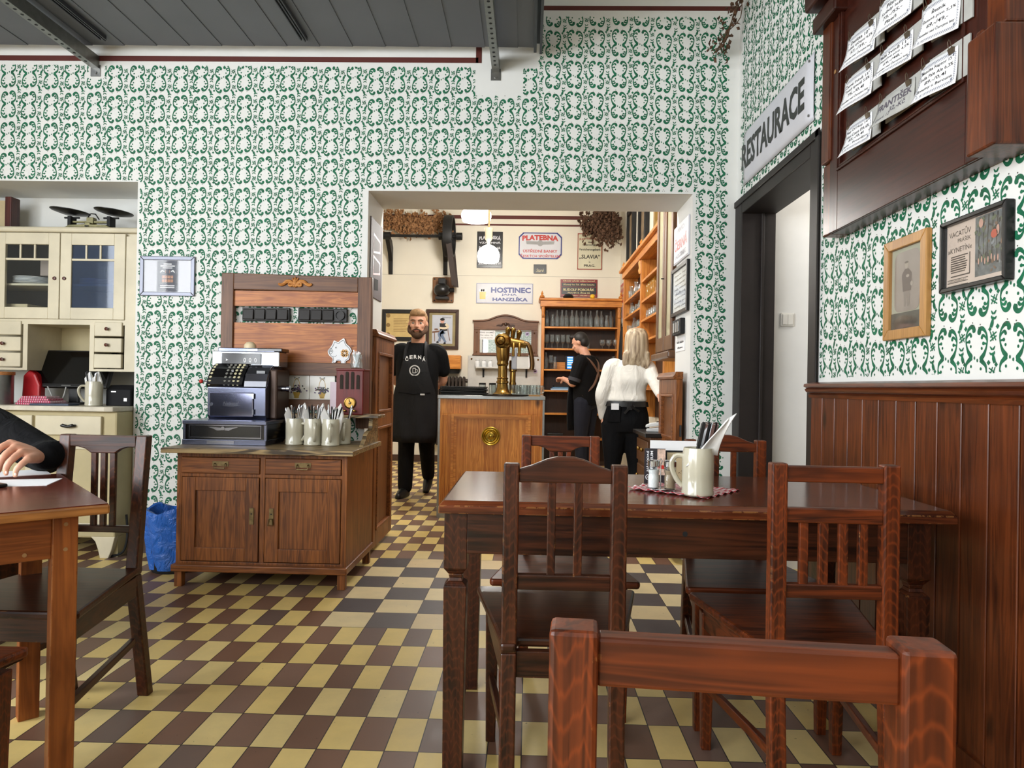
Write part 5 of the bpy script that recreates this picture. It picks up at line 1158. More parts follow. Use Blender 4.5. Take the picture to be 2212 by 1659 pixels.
t = thing('paper_notice', 'small white paper notice with two lines below the dark wall box', 'notice', (OX1-.001, 4.45, 1.36), RW90)
MB().box(-.14, .13, -.002, 0, -.04, .045).build('sheet', PAPER, t); g = tx(MB(), 'Kouřit zakázáno', 0, .02, .2, .018, -.003, .02); tx(g, 'děkujeme', 0, -.018, .15, .018, -.003, .02); g.build('lettering', INK, t)

# ================================================================ taproom: lamps
def globe_lamp(lab, x, y, zb, r, ztop, flat=.72):
    t = thing('pendant_lamp', lab, 'lamp', (x, y, zb), 0, 'white glass pendant lamps in the taproom')
    m = nodes('lit_opal_glass')[0] if 'lit_opal_glass' not in MATS else MATS['lit_opal_glass']
    b = m.node_tree.nodes['Principled BSDF']; b.inputs['Emission Color'].default_value = (1, .95, .86, 1); b.inputs['Emission Strength'].default_value = 5; b.inputs['Base Color'].default_value = (.9, .9, .88, 1)
    h = r*2*flat
    MB().lathe([(r*.9, -h*.42), (r, -h*.1), (r*.96, h*.12), (r*.8, h*.36), (r*.45, h*.54), (r*.2, h*.62)], n=28).build('lamp_shade', m, t, smooth=True)
    z = h*.6
    MB().lathe([(.012, z-.01), (.014, z+.03), (.03, z+.05), (.036, z+.06), (.036, z+.13), (.042, z+.14), (.042, z+.16), (0, z+.165)], n=18).build('lamp_holder', mat('ivory_porcelain', (226, 214, 184), .3), t, smooth=True)
    MB().tube([(0, 0, z+.16), (0, 0, ztop-zb)], .009, 8).build('cord', mat('textile_cord', (196, 166, 118), .8), t)
globe_lamp('white glass pendant lamp on a cord hanging in the middle of the archway', -.408, 6.5, 2.325, .108, CEIL)
globe_lamp('white glass lamp close to the taproom ceiling, partly behind the archway lintel', -.62, 7.6, 2.985, .17, CEIL, .5)

# ================================================================ taproom back wall
def wsign(name, lab, p0, p1, Y=YB, cat='sign', grp='enamel signs on the taproom wall'):
    """thing centred between two surveyed corners on the back wall; returns (root, w, h)"""
    a, b = P(*p0, Y=Y-.01), P(*p1, Y=Y-.01)
    return thing(name, lab, cat, ((a.x+b.x)/2, Y-.001, (a.z+b.z)/2), 0, grp), b.x-a.x, a.z-b.z
def plate(t, w_, h_, m, d=.012): return MB().box(-w_/2, w_/2, -d, 0, -h_/2, h_/2).build('plate', m, t, bevel=.004)
BLK = mat('black_enamel', (20, 20, 26), .25, var=.05, coat=.3)
t, w_, h_ = wsign('enamel_sign', 'tall black enamel sign with white capitals behind the pendant lamp', (1031, 500), (1085, 579)); plate(t, w_, h_, BLK)
g = MB(); y = -.0135
for s_, z, hh, ar in (('PLAŇANSKÁ', .36, .13, .02), ('VZÁJEMNÁ', .19, .08, 0), ('POJIŠŤOVNA', .03, .13, -.012), ('HLAVNÍ', -.16, .08, 0)): tx(g, s_, 0, h_*z, w_*.84, h_*hh, y, .03, arch=ar)
tx(g, 'JEDNATELSTVÍ', 0, -h_*.38, w_*.88, h_*.09, y, .03); g.build('lettering', ENAMEL, t)
t, w_, h_ = wsign('enamel_sign', 'white enamel sign with red capitals, winged emblem and cut blue corners', (1121, 502), (1213, 560))
c = .06; pl = lambda k: [(-w_/2+k, -h_/2+k+c), (-w_/2+k+c, -h_/2+k), (w_/2-k-c, -h_/2+k), (w_/2-k, -h_/2+k+c), (w_/2-k, h_/2-k-c), (w_/2-k-c, h_/2-k), (-w_/2+k+c, h_/2-k), (-w_/2+k, h_/2-k-c)]
MB().prism(pl(0), -.01, 0).build('border', BLUEINK, t); MB().prism(pl(.014), -.013, -.01).build('plate', ENAMEL, t)
g = MB(); tx(g, 'PLATEBNA', 0, h_*.31, w_*.84, h_*.2, -.0142, .045, arch=.012); tx(g, 'ÚSTŘEDNÍ BANKY', 0, -h_*.19, w_*.8, h_*.14, -.0142, .02); tx(g, 'ČESKÝCH SPOŘITELEN', 0, -h_*.38, w_*.92, h_*.13, -.0142, .02); g.build('lettering', REDINK, t)
g = MB(); dot(g, 0, .035, .04, .045, -.0142, 0, 14)
for s in (-1, 1): g.add([(s*.03, -.0141, .06), (s*.2, -.0141, .065), (s*.19, -.0141, .02), (s*.03, -.0141, .015)], [(0, 1, 2, 3)])
g.build('winged_emblem', mat('emblem_grey', (150, 150, 150), .4), t)
t, w_, h_ = wsign('enamel_sign', 'upright cream enamel sign with thin red border near the right corner', (1248, 504), (1300, 583)); plate(t, w_, h_, mat('cream_enamel', (206, 200, 172), .25, var=.04, coat=.3))
g = MB()
for s in (-1, 1): g.box(s*(w_/2-.006)-.005, s*(w_/2-.006)+.005, -.0135, -.012, -h_/2, h_/2); g.box(-w_/2, w_/2, -.0135, -.012, s*(h_/2-.006)-.005, s*(h_/2-.006)+.005)
for a in (-1, 1):
    for b in (-1, 1): g.add([(a*w_/2, -.0138, b*h_/2), (a*(w_/2-.03), -.0138, b*h_/2), (a*w_/2, -.0138, b*(h_/2-.03))], [(0, 1, 2)])
tx(g, 'Repräsentanz', 0, h_*.36, w_*.84, h_*.09, -.0136, .01, arch=.02); g.build('red_print', mat('rust_red', (150, 56, 40), .4), t)
g = MB()
for s_, z, ww, hh in (('der', .26, .16, .05), ('Gegenseitigen', .18, .6, .055), ('Versicherungsbank', .05, .88, .08), ('„SLAVIA“', -.15, .84, .13), ('in', -.29, .06, .035), ('PRAG.', -.39, .46, .07)): tx(g, s_, 0, h_*z, w_*ww, h_*hh, -.0136, .02)
g.build('lettering', INK, t)
t, w_, h_ = wsign('small_plaque', 'small black plaque with pale script below the winged emblem sign', (1153, 571), (1180, 591)); plate(t, w_, h_, BLK); tx(MB(), 'Staré', 0, -.02, w_*.6, h_*.36, -.0135, .0, .3).build('lettering', mat('pale_gold', (196, 186, 150), .4), t)
t, w_, h_ = wsign('enamel_sign', 'wide white enamel sign with beer mug and dark blue capitals', (1029, 611), (1151, 657)); plate(t, w_, h_, ENAMEL)
g = MB()
for s in (-1, 1): g.box(s*(w_/2-.008)-.002, s*(w_/2-.008)+.002, -.0132, -.012, -h_/2+.008, h_/2-.008); g.box(-w_/2+.008, w_/2-.008, -.0132, -.012, s*(h_/2-.008)-.002, s*(h_/2-.008)+.002)
tx(g, 'HOSTINEC', w_*.11, h_*.16, w_*.7, h_*.27, -.0135, .04); tx(g, 'JANA', w_*.08, -h_*.07, w_*.27, h_*.12, -.0135, .02); tx(g, 'HANZLÍKA', w_*.1, -h_*.27, w_*.62, h_*.21, -.0135, .04); g.build('lettering', BLUEINK, t)
g = MB(); bx = -w_*.385; g.add([(bx-.045, -.0135, .02), (bx+.045, -.0135, .02), (bx+.04, -.0135, -.085), (bx-.04, -.0135, -.085)], [(0, 1, 2, 3)], 0)
for q in range(3): dot(g, bx-.028+q*.028, .04, .026, .022, -.0136, 1)
ribbon(g, [(bx+.045, .005, .008), (bx+.075, -.005, .009), (bx+.07, -.045, .009), (bx+.042, -.06, .008)], -.0134, 2, 4); g.add([(bx-.05, -.0134, .03), (bx+.05, -.0134, .03), (bx+.046, -.0134, -.1), (bx-.046, -.0134, -.1)], [(0, 1, 2, 3)], 2)
g.build('mug_emblem', [mat('beer_yellow', (208, 168, 40), .3), PAPER, mat('pale_blue_grey', (190, 198, 208), .3)], t)
t, w_, h_ = wsign('lottery_sign', 'dark red and black striped sign with cream lettering above the glass shelf', (1211, 603), (1290, 643)); plate(t, w_, h_, mat('deep_red_enamel', (120, 26, 30), .25, coat=.3))
g = MB(); g.box(-w_*.47, w_*.47, -.0132, -.012, h_*.1, h_*.3); g.box(-w_*.47, w_*.47, -.0132, -.012, -h_*.32, h_*.06); g.build('black_band', BLK, t)
g = MB()
for s_, z, ww, hh in (('Chcete vyhráti milion korun?', .4, .86, .1), ('šťastný los čsl. třídní loterie', .2, .84, .12), ('RUDOLF POBORÁK', -.06, .84, .18), ('PRAHA II. Žitná 26', -.24, .6, .1), ('na hlavní výhru 1,000.000 korun', -.41, .8, .06)): tx(g, s_, 0, h_*z, w_*ww, h_*hh, -.0138, .02)
g.build('lettering', mat('cream_print', (216, 200, 150), .4), t)
# framed diploma, framed print of a seated man eating
t, w_, h_ = wsign('diploma_frame', 'black framed yellowed diploma behind the head of the waiter', (826, 668), (907, 737), cat='picture frame', grp='framed pictures in the taproom')
frame(t, w_, h_, .055, .025, BLACK); sheet(t, w_-.1, h_-.1, mat('yellowed_diploma', (204, 176, 116), .6, var=.08, vs=12), -.008)
g = MB()
for k in range(9): g.box(-w_*.2, w_*.2-.02*(k % 3), -.0095, -.009, h_*.2-k*h_*.05, h_*.2-k*h_*.05+.006)
for s in (-1, 1):
    for k in range(3): dot(g, s*w_*.34, h_*(.3-.3*k), .03, .03, -.0095)
g.build('print', mat('sepia_print', (140, 112, 66), .7), t)
t, w_, h_ = wsign('print_frame', 'dark framed colour print of a seated man at a table, right of the waiter', (921, 668), (990, 755), cat='picture frame', grp='framed pictures in the taproom')
frame(t, w_, h_, .045, .03, wood('dark_frame', (40, 24, 16), (74, 46, 32), 'z', .35)); sheet(t, w_-.08, h_-.08, mat('khaki_mount', (150, 136, 98), .8), -.01); sheet(t, w_*.62, h_*.72, mat('print_bluegrey', (190, 194, 206), .7, var=.05), -.012, 'print')
g = MB(); y = -.0135
g.add([(-.14, y, -.03), (.02, y, -.01), (.03, y, -.03), (-.14, y, -.055)], [(0, 1, 2, 3)], 1)
for x in (-.11, -.03): ribbon(g, [(x, -.05, .012), (x+.005, -.17, .008)], y, 1)
dot(g, .0, .115, .03, .034, y-.0002, 2); dot(g, .0, .14, .034, .02, y-.0003, 0)
g.add([(-.04, y-.0001, .085), (.05, y-.0001, .085), (.07, y-.0001, -.02), (-.03, y-.0001, -.03)], [(0, 1, 2, 3)], 3); ribbon(g, [(.045, .075, .035), (.08, .04, .035), (.04, .015, .03), (-.04, .02, .025)], y-.0004, 4)
ribbon(g, [(.03, -.03, .06), (-.01, -.07, .05), (.02, -.13, .035), (.05, -.185, .03)], y-.0002, 5); ribbon(g, [(.02, -.03, .055), (-.04, -.06, .045), (-.03, -.12, .035), (-.05, -.17, .03)], y-.0002, 5)
ribbon(g, [(.075, .05, .012), (.085, -.05, .01), (.11, -.16, .01)], y, 1); ribbon(g, [(.05, -.19, .03), (.02, -.2, .02)], y-.0005, 0); ribbon(g, [(-.05, -.175, .03), (-.08, -.185, .02)], y-.0005, 0); dot(g, -.085, .0, .03, .012, y-.0005, 1)
g.build('seated_figure', [INK, mat('print_brown', (120, 88, 70), .8), mat('print_pink', (206, 156, 140), .8), mat('print_black', (50, 46, 48), .8), mat('print_cream', (222, 206, 180), .8), mat('print_blue', (112, 128, 156), .8)], t)
g = tx(MB(), 'Restaurace', .06, h_*.3, .12, .02, -.0135, 0); g.build('lettering', INK, t)
# line shaft with flat belt and motor
t = thing('line_shaft', 'black iron line shaft with belt wheel on brackets, driving a small motor below', 'line shaft', (0, YB-.004, 0))
ya = -.31
MB().tube([(-2.3, ya, 3.1), (-.99, ya, 3.1)], .02, 10).build('shaft', IRON, t)
for s in (-1.97, -1.2):
    MB().prism([(ya-.03, 3.06), (ya+.03, 3.05), (-.1, 2.9), (-.04, 2.8), (-.02, 2.62), (0, 2.62), (0, 3.0), (-.08, 3.08), (ya+.03, 3.14), (ya-.03, 3.14)], s-.028, s+.028, 'x').build('bracket', IRON, t, bevel=.006)
    MB().tube([(s-.06, ya, 3.1), (s+.05, ya, 3.1)], .05, 12).build('bearing', IRON, t)
w_ = MB().lathe([(.25, -.06), (.278, -.06), (.284, 0), (.278, .06), (.25, .06), (.24, 0), (.25, -.06)], n=40).xf(Matrix.Translation((-1.115, ya, 3.1)) @ Matrix.Rotation(PI/2, 4, 'Y')).build('belt_wheel', IRON, t, smooth=True)
g = MB()
for k in range(5): a = 2*PI*k/5; g.bar((-1.115, ya, 3.1), (-1.115, ya+.26*math.cos(a), 3.1+.26*math.sin(a)), .02, .035)
g.tube([(-1.16, ya, 3.1), (-1.07, ya, 3.1)], .045, 12); g.build('spokes', IRON, w_)
MB().tube([(-1.02, ya, 3.1), (-.94, ya, 3.1)], .05, 12).build('shaft_collar', IRON, t)
bt = mat('leather_belt', (48, 36, 30), .7, var=.2)
for s in (-1, 1): MB().hexa([(-1.06, ya+s*.10-.006, 2.42), (-.99, ya+s*.10-.006, 2.42), (-.99, ya+s*.10+.006, 2.42), (-1.06, ya+s*.10+.006, 2.42)], [(-1.15, ya+s*.27-.006, 3.1), (-1.08, ya+s*.27-.006, 3.1), (-1.08, ya+s*.27+.006, 3.1), (-1.15, ya+s*.27+.006, 3.1)]).build('belt', bt, t)
t = thing('electric_motor', 'small black electric motor mounted on a rounded wooden wall plate', 'motor', (-1.225, YB, 2.41))
MB().box(-.15, .15, -.03, 0, -.18, .18).build('mounting_board', wood('walnut_board', (96, 62, 36), (140, 96, 60), 'z'), t, bevel=.02)
MB().ball((0, -.15, -.02), .115, 20, 0, 1, .9, .85).build('motor_body', BLACK, t, smooth=True)
MB().box(-.05, .05, -.19, -.03, .06, .14).build('terminal_box', IRON, t, bevel=.008); MB().tube([(.08, -.15, -.02), (.17, -.15, -.02)], .03, 12).build('pulley', IRON, t); MB().box(-.09, .09, -.17, -.03, -.14, -.11).build('motor_foot', IRON, t)
for a in (-1, 1):
    for b in (-1, 1): MB().disc((a*.12, -.031, b*.15), .012, 10).build('screw_head', IRON, t)
# mirror on marble
t = thing('carved_mirror', 'brown carved wooden mirror with arched top above the marble panel', 'mirror', (-.338, YB, 0))
z0, z1 = 1.50, 2.05; fw = .445
f = MB(); f.box(-fw, -fw+.085, -.045, 0, z0, 1.87); f.box(fw-.085, fw, -.045, 0, z0, 1.87); f.box(-fw+.085, fw-.085, -.04, 0, z0-.0, z0+.04); f.prism([(-fw-.02, z0), (-fw, z0+.03), (fw, z0+.03), (fw+.02, z0)], -.05, 0)
f.build('mirror_frame', GW('z'), t, bevel=.004)
top = [(-fw-.0, 1.86)]+[(-fw, 1.97)]+[(-.3, 1.975), (-.24, 1.985), (-.2, 2.0)]+[(x/100, 2.0+.055*math.cos(x/100*PI/.4)) for x in range(-18, 19, 4)]+[(.2, 2.0), (.24, 1.985), (.3, 1.975), (fw, 1.97), (fw, 1.86)]
MB().prism(top, -.05, 0).build('crest', GW('x'), t, bevel=.004)
up = top[1:-1]; MB().prism([(a*1.04, b) for a, b in up]+[(a*1.04, b+.022) for a, b in up[::-1]], -.068, 0).build('crest_moulding', GW('x'), t, bevel=.004)
g = MB()
for s in (-1, 1): pts = spline([(s*.01, 1.93, .01), (s*.035, 1.945, .012), (s*.06, 1.92, .011), (s*.1, 1.925, .009), (s*.13, 1.915, .007)], 3); g.tube([(a, -.053, b) for a, b, c in pts], [c for a, b, c in pts], 6)
g.ball((0, -.05, 1.94), .022, 10, 0, 1, .6, 1.2); g.build('carving', wood('dark_frame', (40, 24, 16), (74, 46, 32), 'z', .35), t, smooth=True)
MB().box(-fw+.08, fw-.08, -.022, -.015, z0+.03, 1.865).build('mirror_glass', mat('silvered_mirror', (232, 234, 234), .02, 1, var=0), t)
g = MB()
for a in (-1, 1):
    for z in (z0+.05, 1.82): g.ball((a*(fw-.043), -.047, z), .012, 8)
g.build('stud', GW('z'), t)
t = thing('paper_notice', 'white price notice stuck on the upper left of the mirror', 'notice', (-.60, YB-.024, 1.79), 0)
MB().box(-.115, .115, -.002, 0, -.065, .06).build('sheet', PAPER, t); g = tx(MB(), 'PIVO DOMŮ', .0, .035, .2, .022, -.003, .02); tx(g, 'Pivo s sebou 1 litr', 0, -.005, .18, .018, -.003, 0); tx(g, '„Na dvě skleničky“', 0, -.042, .18, .018, -.003, 0); g.build('lettering', INK, t)
def sticker(lab, x, y, z):
    t = thing('round_sticker', lab, 'sticker', (x, y, z), 0, 'round purple stickers at the bar')
    MB().disc((0, -.001, 0), .028, 20).build('disc', mat('lilac_print', (168, 150, 190), .4), t)
    g = MB(); dot(g, 0, 0, .016, .009, -.0025); g.box(-.012, -.008, -.003, -.002, -.014, 0); g.box(.006, .01, -.003, -.002, -.014, 0); dot(g, .015, .004, .006, .006, -.0025); g.build('animal_silhouette', INK, t)
sticker('round lilac sticker in the upper right corner of the mirror glass', -.035, YB-.0225, 1.81)
sticker('round lilac sticker at the right end of the marble wall shelf', .085, YB-.035, 1.29)
MARB = mat('grey_marble', (200, 198, 194), .25, var=.12, vs=4)
t = thing('marble_panel', 'grey marble wall panel with a narrow shelf behind the beer tap', 'marble panel', (-.338, YB, 0))
MB().box(-.52, .51, -.03, 0, .92, 1.495).build('slab', MARB, t, bevel=.003); MB().box(-.40, .42, -.15, -.03, 1.318, 1.338).build('shelf', MARB, t, bevel=.002)
for x in (-.3, .3): MB().prism([(-.14, 1.318), (-.03, 1.318), (-.03, 1.2), (-.045, 1.2), (-.05, 1.29), (-.14, 1.305)], x-.012, x+.012, 'x').build('shelf_bracket', MATTE, t)
for a in (-.47, .46):
    for z in (.98, 1.45): MB().ball((a, -.032, z), .014, 10).build('brass_stud', BRASS, t)
for k in range(3):
    x = -.76+.09*k; o = MB().lathe([(.034, 0), (.036, .05), (.03, .075), (.012, .09), (.03, .095), (.03, .1), (0, .1)], n=16).build('ceramic_cup', mat('white_porcelain', (226, 228, 230), .15), loc=(x+.04, 9.46, 1.3385), smooth=True)
    tag(o, 'upturned white cup on the marble shelf, %s from the left' % ORD[k], 'cup', 'white cups on the marble shelf')
tag(MB().box(-.03, .03, -.03, .03, 0, .17).build('paper_box', PAPER, loc=(.02, 9.455, 1.3385), bevel=.003), 'white box near the right end of the marble shelf', 'box')
t = thing('radiator', 'dark ribbed cast iron radiator below a wooden board beside the waiter', 'radiator', (-1.10, 9.44, 0))
for k in range(9):
    x = -.2+k*.05; MB().prism([(x-.018, .25), (x+.018, .25), (x+.018, 1.17), (x+.008, 1.2), (x-.008, 1.2), (x-.018, 1.17)], -.08, .08).build('rib', mat('brown_iron', (52, 42, 36), .5, .2), t, bevel=.008)
for z in (.32, 1.14): MB().tube([(-.24, 0, z), (.25, 0, z)], .028, 10).build('pipe', mat('brown_iron', (52, 42, 36), .5, .2), t)
t = thing('wooden_cabinet', 'small orange pine wall cabinet above the radiator', 'cabinet', (-1.075, YB, 1.30)); MB().box(-.13, .13, -.18, 0, 0, .19).build('case', PW('x'), t, bevel=.01); MB().box(-.12, .12, -.19, -.18, .015, .175).build('front', PW('x'), t, bevel=.005); MB().lathe([(.1, -.06), (.125, 0), (0, 0)], (0, -.08, 0), 16, 0, 1, .6).build('underside', MATTE, t)
# bar counter
t = thing('bar_counter', 'orange pine bar counter with steel top and brass medallion in the archway', 'bar counter', (-.30, 5.5, 0))
cx0, cx1, cy1, cz = -.43, .43, 1.1, .965
MB().box(cx0+.012, cx1-.012, .012, cy1, .1, cz).build('body', PW('z'), t)
MB().box(cx0-.005, cx1+.005, -.015, cy1+.02, cz, .993).build('steel_top', STEEL, t, bevel=.003)
for x in (cx0, cx1-.016): MB().box(x, x+.016, -.002, .03, 0, cz).build('steel_corner', STEEL, t)
MB().box(cx0+.012, cx1-.012, .0, .03, 0, .1).build('kick_plate', STEEL, t)
PF = PW('x'); f = MB(); f.box(cx0+.016, cx1-.016, -.002, .012, .845, cz); f.box(cx0+.016, cx0+.11, -.002, .012, .1, .845); f.box(cx1-.11, cx1-.016, -.002, .012, .1, .845); f.box(cx0+.11, cx1-.11, -.002, .012, .1, .2); f.build('front_frame', PW('z'), t, bevel=.002)
for s, x in ((1, cx0+.035), (-1, cx1-.035)):
    f = MB()
    for k in range(3): f.box(x+s*k*.016, x+s*(k*.016+.008), -.007, 0, .12, .835)
    f.build('reeding', PW('z'), t, bevel=.002)
f = MB(); a0, a1 = cx0+.11, cx1-.11
for q, d in ((0, .02), (.02, .012)):
    f.box(a0+q, a0+q+.02, -d, .01, .22+q, .825-q); f.box(a1-q-.02, a1-q, -d, .01, .22+q, .825-q); f.box(a0+q, a1-q, -d, .01, .825-q, .845-q); f.box(a0+q, a1-q, -d, .01, .2+q, .22+q)
f.build('panel_moulding', PF, t)
MB().box(a0+.04, a1-.04, -.004, .012, .24, .805).build('front_panel', PW('z'), t)
MB().lathe([(.075, 0), (.076, .008), (.07, .012), (.062, .006), (.055, .012), (.046, .006), (.04, .012), (.03, .008), (.022, .014), (.01, .018), (0, .02)], n=36).xf(Matrix.Translation((0, -.005, .668)) @ Matrix.Rotation(PI/2, 4, 'X')).build('brass_medallion', mat('bright_brass', (186, 156, 70), .22, 1, var=.1), t, smooth=True)
# beer tower
t = thing('beer_tap', 'brass beer tap tower with curved spout and levers on the steel counter', 'beer tap', (-.225, 5.78, .994))
MB().lathe([(.085, 0), (.086, .012), (.06, .03), (.05, .06), (.045, .1), (.052, .105), (.052, .12), (.045, .125), (.045, .14), (.052, .145), (.04, .155), (.04, .25), (.046, .255), (.05, .27), (.046, .285), (.05, .3), (.056, .33), (.06, .42), (.06, .44), (.066, .445), (.066, .455), (.058, .46), (.056, .5), (0, .5)], n=28).build('column', BRASS, t, smooth=True)
MB().lathe([(.03, .02), (.026, .08), (.032, .1), (.026, .12), (.026, .2), (.034, .21), (.034, .28), (.03, .3), (0, .3)], (.085, .05, 0), 18).build('side_column', BRASS, t, smooth=True)
MB().ball((0, -.03, .46), .07, 18).build('tap_body', BRASS, t, smooth=True)
MB().lathe([(.05, 0), (.052, .02), (.04, .03), (.036, .022), (.03, .035), (0, .045)], n=20).xf(Matrix.Translation((-.015, -.085, .46)) @ Matrix.Rotation(PI/2, 4, 'X')).build('front_cap', BRASS, t, smooth=True)
MB().tube([(0, 0, .46), (.16, .0, .44), (.2, 0, .43)], [.05, .035, .03], 14).build('tap_arm', BRASS, t, smooth=True)
for x, h in ((.03, .085), (.075, .08), (.125, .06)):
    g = MB().tube([(x, 0, .48), (x+.005, 0, .5), (x+.01, -.01, .47+h)], [.014, .018, .022], 10); g.ball((x+.01, -.01, .475+h), .024, 10); g.build('lever', BRASS, t, smooth=True)
for x in (.09, .14): MB().tube([(x, -.03, .44), (x, -.05, .4), (x, -.06, .33)], [.016, .014, .012], 10).build('spout', BRASS, t, smooth=True)
MB().tube(spline([(.17, -.01, .45), (.215, -.015, .43), (.24, -.02, .35), (.25, -.02, .27), (.245, -.02, .22)], 5), [.02]*21, 10).build('curved_spout', mat('dark_brass', (96, 70, 40), .35, .9), t, smooth=True)
MB().box(.075, .12, -.06, -.04, .22, .40).build('grey_tap_handle', mat('grey_plastic', (150, 150, 156), .4), t, bevel=.008)
t = thing('drip_tray', 'flat dark drip tray under the brass beer tap', 'tray', (-.2, 5.66, .9935)); MB().lathe([(.18, 0), (.2, .006), (.2, .012), (.17, .008), (0, .008)], n=28).build('dish', BLACK, t, smooth=True); MB().box(.2, .29, -.04, .05, 0, .012).build('wooden_slip', wood('slip', (130, 92, 48), (176, 132, 78), 'x'), t)
bpy.data.objects['drip_tray'].location.y = 5.60
for k in range(7):
    o = MB().box(-.19, .18, -.16, .16, 0, .009).build('serving_tray', MATTE, loc=(-.535+.006*math.sin(k*2.1), 5.73, .9935+k*.0105), rz=.03*math.sin(k*3.7), bevel=.004); tag(o, 'black serving tray, %s from the bottom of the stack on the counter' % ORD[k], 'tray', 'stacked serving trays')
# ---- glassware
def glass(kind):
    g = MB()
    if kind == 'mug':
        MB_ = [(0, 0), (.032, 0), (.034, .005), (.034, .04), (.036, .07), (.034, .092), (.031, .092), (.033, .07), (.031, .04), (.03, .012), (0, .011)]; g.lathe(MB_, n=16); g.tube(spline([(.033, 0, .078), (.06, 0, .075), (.062, 0, .035), (.033, 0, .024)], 4), .0045, 6)
    elif kind == 'tumbler': g.lathe([(0, 0), (.03, 0), (.036, .09), (.033, .09), (.028, .008), (0, .007)], n=16)
    elif kind == 'stem': g.lathe([(.036, 0), (.034, .004), (.006, .012), (.008, .05), (.012, .07), (.03, .085), (.037, .12), (.033, .19), (.031, .19), (.034, .12), (.028, .09), (0, .075)], n=16)
    elif kind == 'goblet': g.lathe([(.034, 0), (.03, .004), (.006, .01), (.006, .04), (.03, .055), (.044, .085), (.036, .13), (.034, .13), (.042, .085), (.028, .06), (0, .048)], n=16)
    elif kind == 'bottle': g.lathe([(0, 0), (.036, 0), (.038, .005), (.038, .12), (.034, .14), (.015, .175), (.013, .22), (.015, .222), (.015, .232), (.012, .232), (.011, .18), (.031, .138), (.035, .118), (.035, .008), (0, .007)], n=16)
    elif kind == 'carafe': g.lathe([(0, 0), (.03, 0), (.034, .01), (.03, .08), (.017, .13), (.022, .17), (.02, .17), (.015, .13), (.028, .08), (.03, .012), (0, .01)], n=16)
    elif kind == 'jar': g.lathe([(0, 0), (.034, 0), (.036, .06), (.03, .075), (.032, .09), (.03, .09), (.027, .075), (.033, .06), (.031, .007), (0, .006)], n=14)
    return g
_gm = {}
def place_glass(kind, name, lab, cat, loc, grp, m=None, rz=0):
    m = m or CLEAR; k = (kind, m.name)
    if k not in _gm:
        o = glass(kind).build(name, m, smooth=True); _gm[k] = o.data
    else: o = bpy.data.objects.new(name, _gm[k]); COL.objects.link(o)
    o.location = loc; o.rotation_euler.z = rz; return tag(o, lab, cat, grp)
t = thing('glass_shelf', 'tall orange pine shelf of glasses and bottles against the taproom back wall', 'shelf', (.695, YB, 0))
sw, sd = .535, .27; PWX, PWZ = PW('x'), PW('z')
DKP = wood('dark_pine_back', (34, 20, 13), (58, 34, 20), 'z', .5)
for s in (-1, 1): MB().box(s*sw, s*(sw-.04), -sd, 0, 0, 2.17).build('side', PWZ, t, bevel=.003)
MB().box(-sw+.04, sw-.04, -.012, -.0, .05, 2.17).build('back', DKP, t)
SHZ = (1.90, 1.604, 1.319, 1.034, .72, .38)
for z in SHZ: MB().box(-sw+.04, sw-.04, -sd+.01, -.012, z-.022, z).build('shelf_board', PWX, t, bevel=.002)
MB().box(-sw-.02, sw+.02, -sd-.02, 0, 2.17, 2.25).build('frieze', PWX, t, bevel=.004); MB().box(-sw-.045, sw+.045, -sd-.05, 0, 2.25, 2.285).build('cornice', PWX, t, bevel=.01)
for s in (-1, 1):
    MB().lathe([(.02, 0), (.035, .01), (.03, .03), (.01, .045), (.018, .06), (.005, .09), (0, .1)], (s*(sw-.0), -sd, 2.285), 12).build('finial', PWZ, t, smooth=True)
    MB().lathe([(.02, 2.02), (.026, 2.05), (.018, 2.08), (.026, 2.12), (.02, 2.16)], (s*(sw-.02), -sd, 0), 10).build('turned_boss', PWZ, t, smooth=True)
rn = random.Random(17); yb = YB-.15
for k in range(14):
    kind = 'carafe' if k in (1, 12) else 'bottle'; x = .235+k*.0675+rn.uniform(-.008, .008)
    place_glass(kind, 'glass_'+kind, 'clear empty %s, %s from the left on the top shelf of the pine shelf' % (kind, ORD[k]), kind, (x, yb+rn.uniform(-.04, .04), SHZ[0]+.001), 'bottles on the top shelf')
for k in range(5): place_glass('stem', 'stemmed_glass', 'tall stemmed beer glass, %s from the left on the second shelf' % ORD[k], 'glass', (.235+k*.074, yb, SHZ[1]+.001), 'glasses on the second shelf')
for k in range(3): place_glass('tumbler', 'tumbler', 'low tumbler, %s beside the stemmed glasses on the second shelf' % ORD[k], 'glass', (.62+k*.09, yb, SHZ[1]+.001), 'glasses on the second shelf')
for k in range(3): place_glass('goblet', 'goblet', 'round goblet, %s at the right end of the second shelf' % ORD[k], 'glass', (1.0+k*.09, yb, SHZ[1]+.001), 'glasses on the second shelf')
for k, x in enumerate((.23, .3, .33)): place_glass(('bottle', 'stem', 'carafe')[k], 'glass_'+('bottle', 'goblet', 'carafe')[k], 'clear %s on the third shelf, %s from the left' % (('bottle', 'stemmed glass', 'carafe')[k], ORD[k]), 'glass', (x+.02*(k == 2), yb-.05*(k == 2), SHZ[2]+.001), 'glasses on the third shelf')
place_glass('bottle', 'glass_bottle', 'clear bottle on the third shelf beside the glowing screen', 'bottle', (.73, yb, SHZ[2]+.001), 'glasses on the third shelf')
place_glass('stem', 'stemmed_glass', 'stemmed glass at the right end of the third shelf', 'glass', (1.16, yb, SHZ[2]+.001), 'glasses on the third shelf')
t = thing('pos_screen', 'glowing blue touch screen on the third board of the pine shelf', 'screen', (.555, 9.40, SHZ[2]+.001), 0)
MB().box(-.06, .07, -.02, .03, 0, .185).build('case', BLACK, t, bevel=.004); MB().box(-.035, .045, -.023, -.02, .01, .175).build('display', mat('blue_display', (40, 110, 235), .2, var=0, emit=1.6), t)
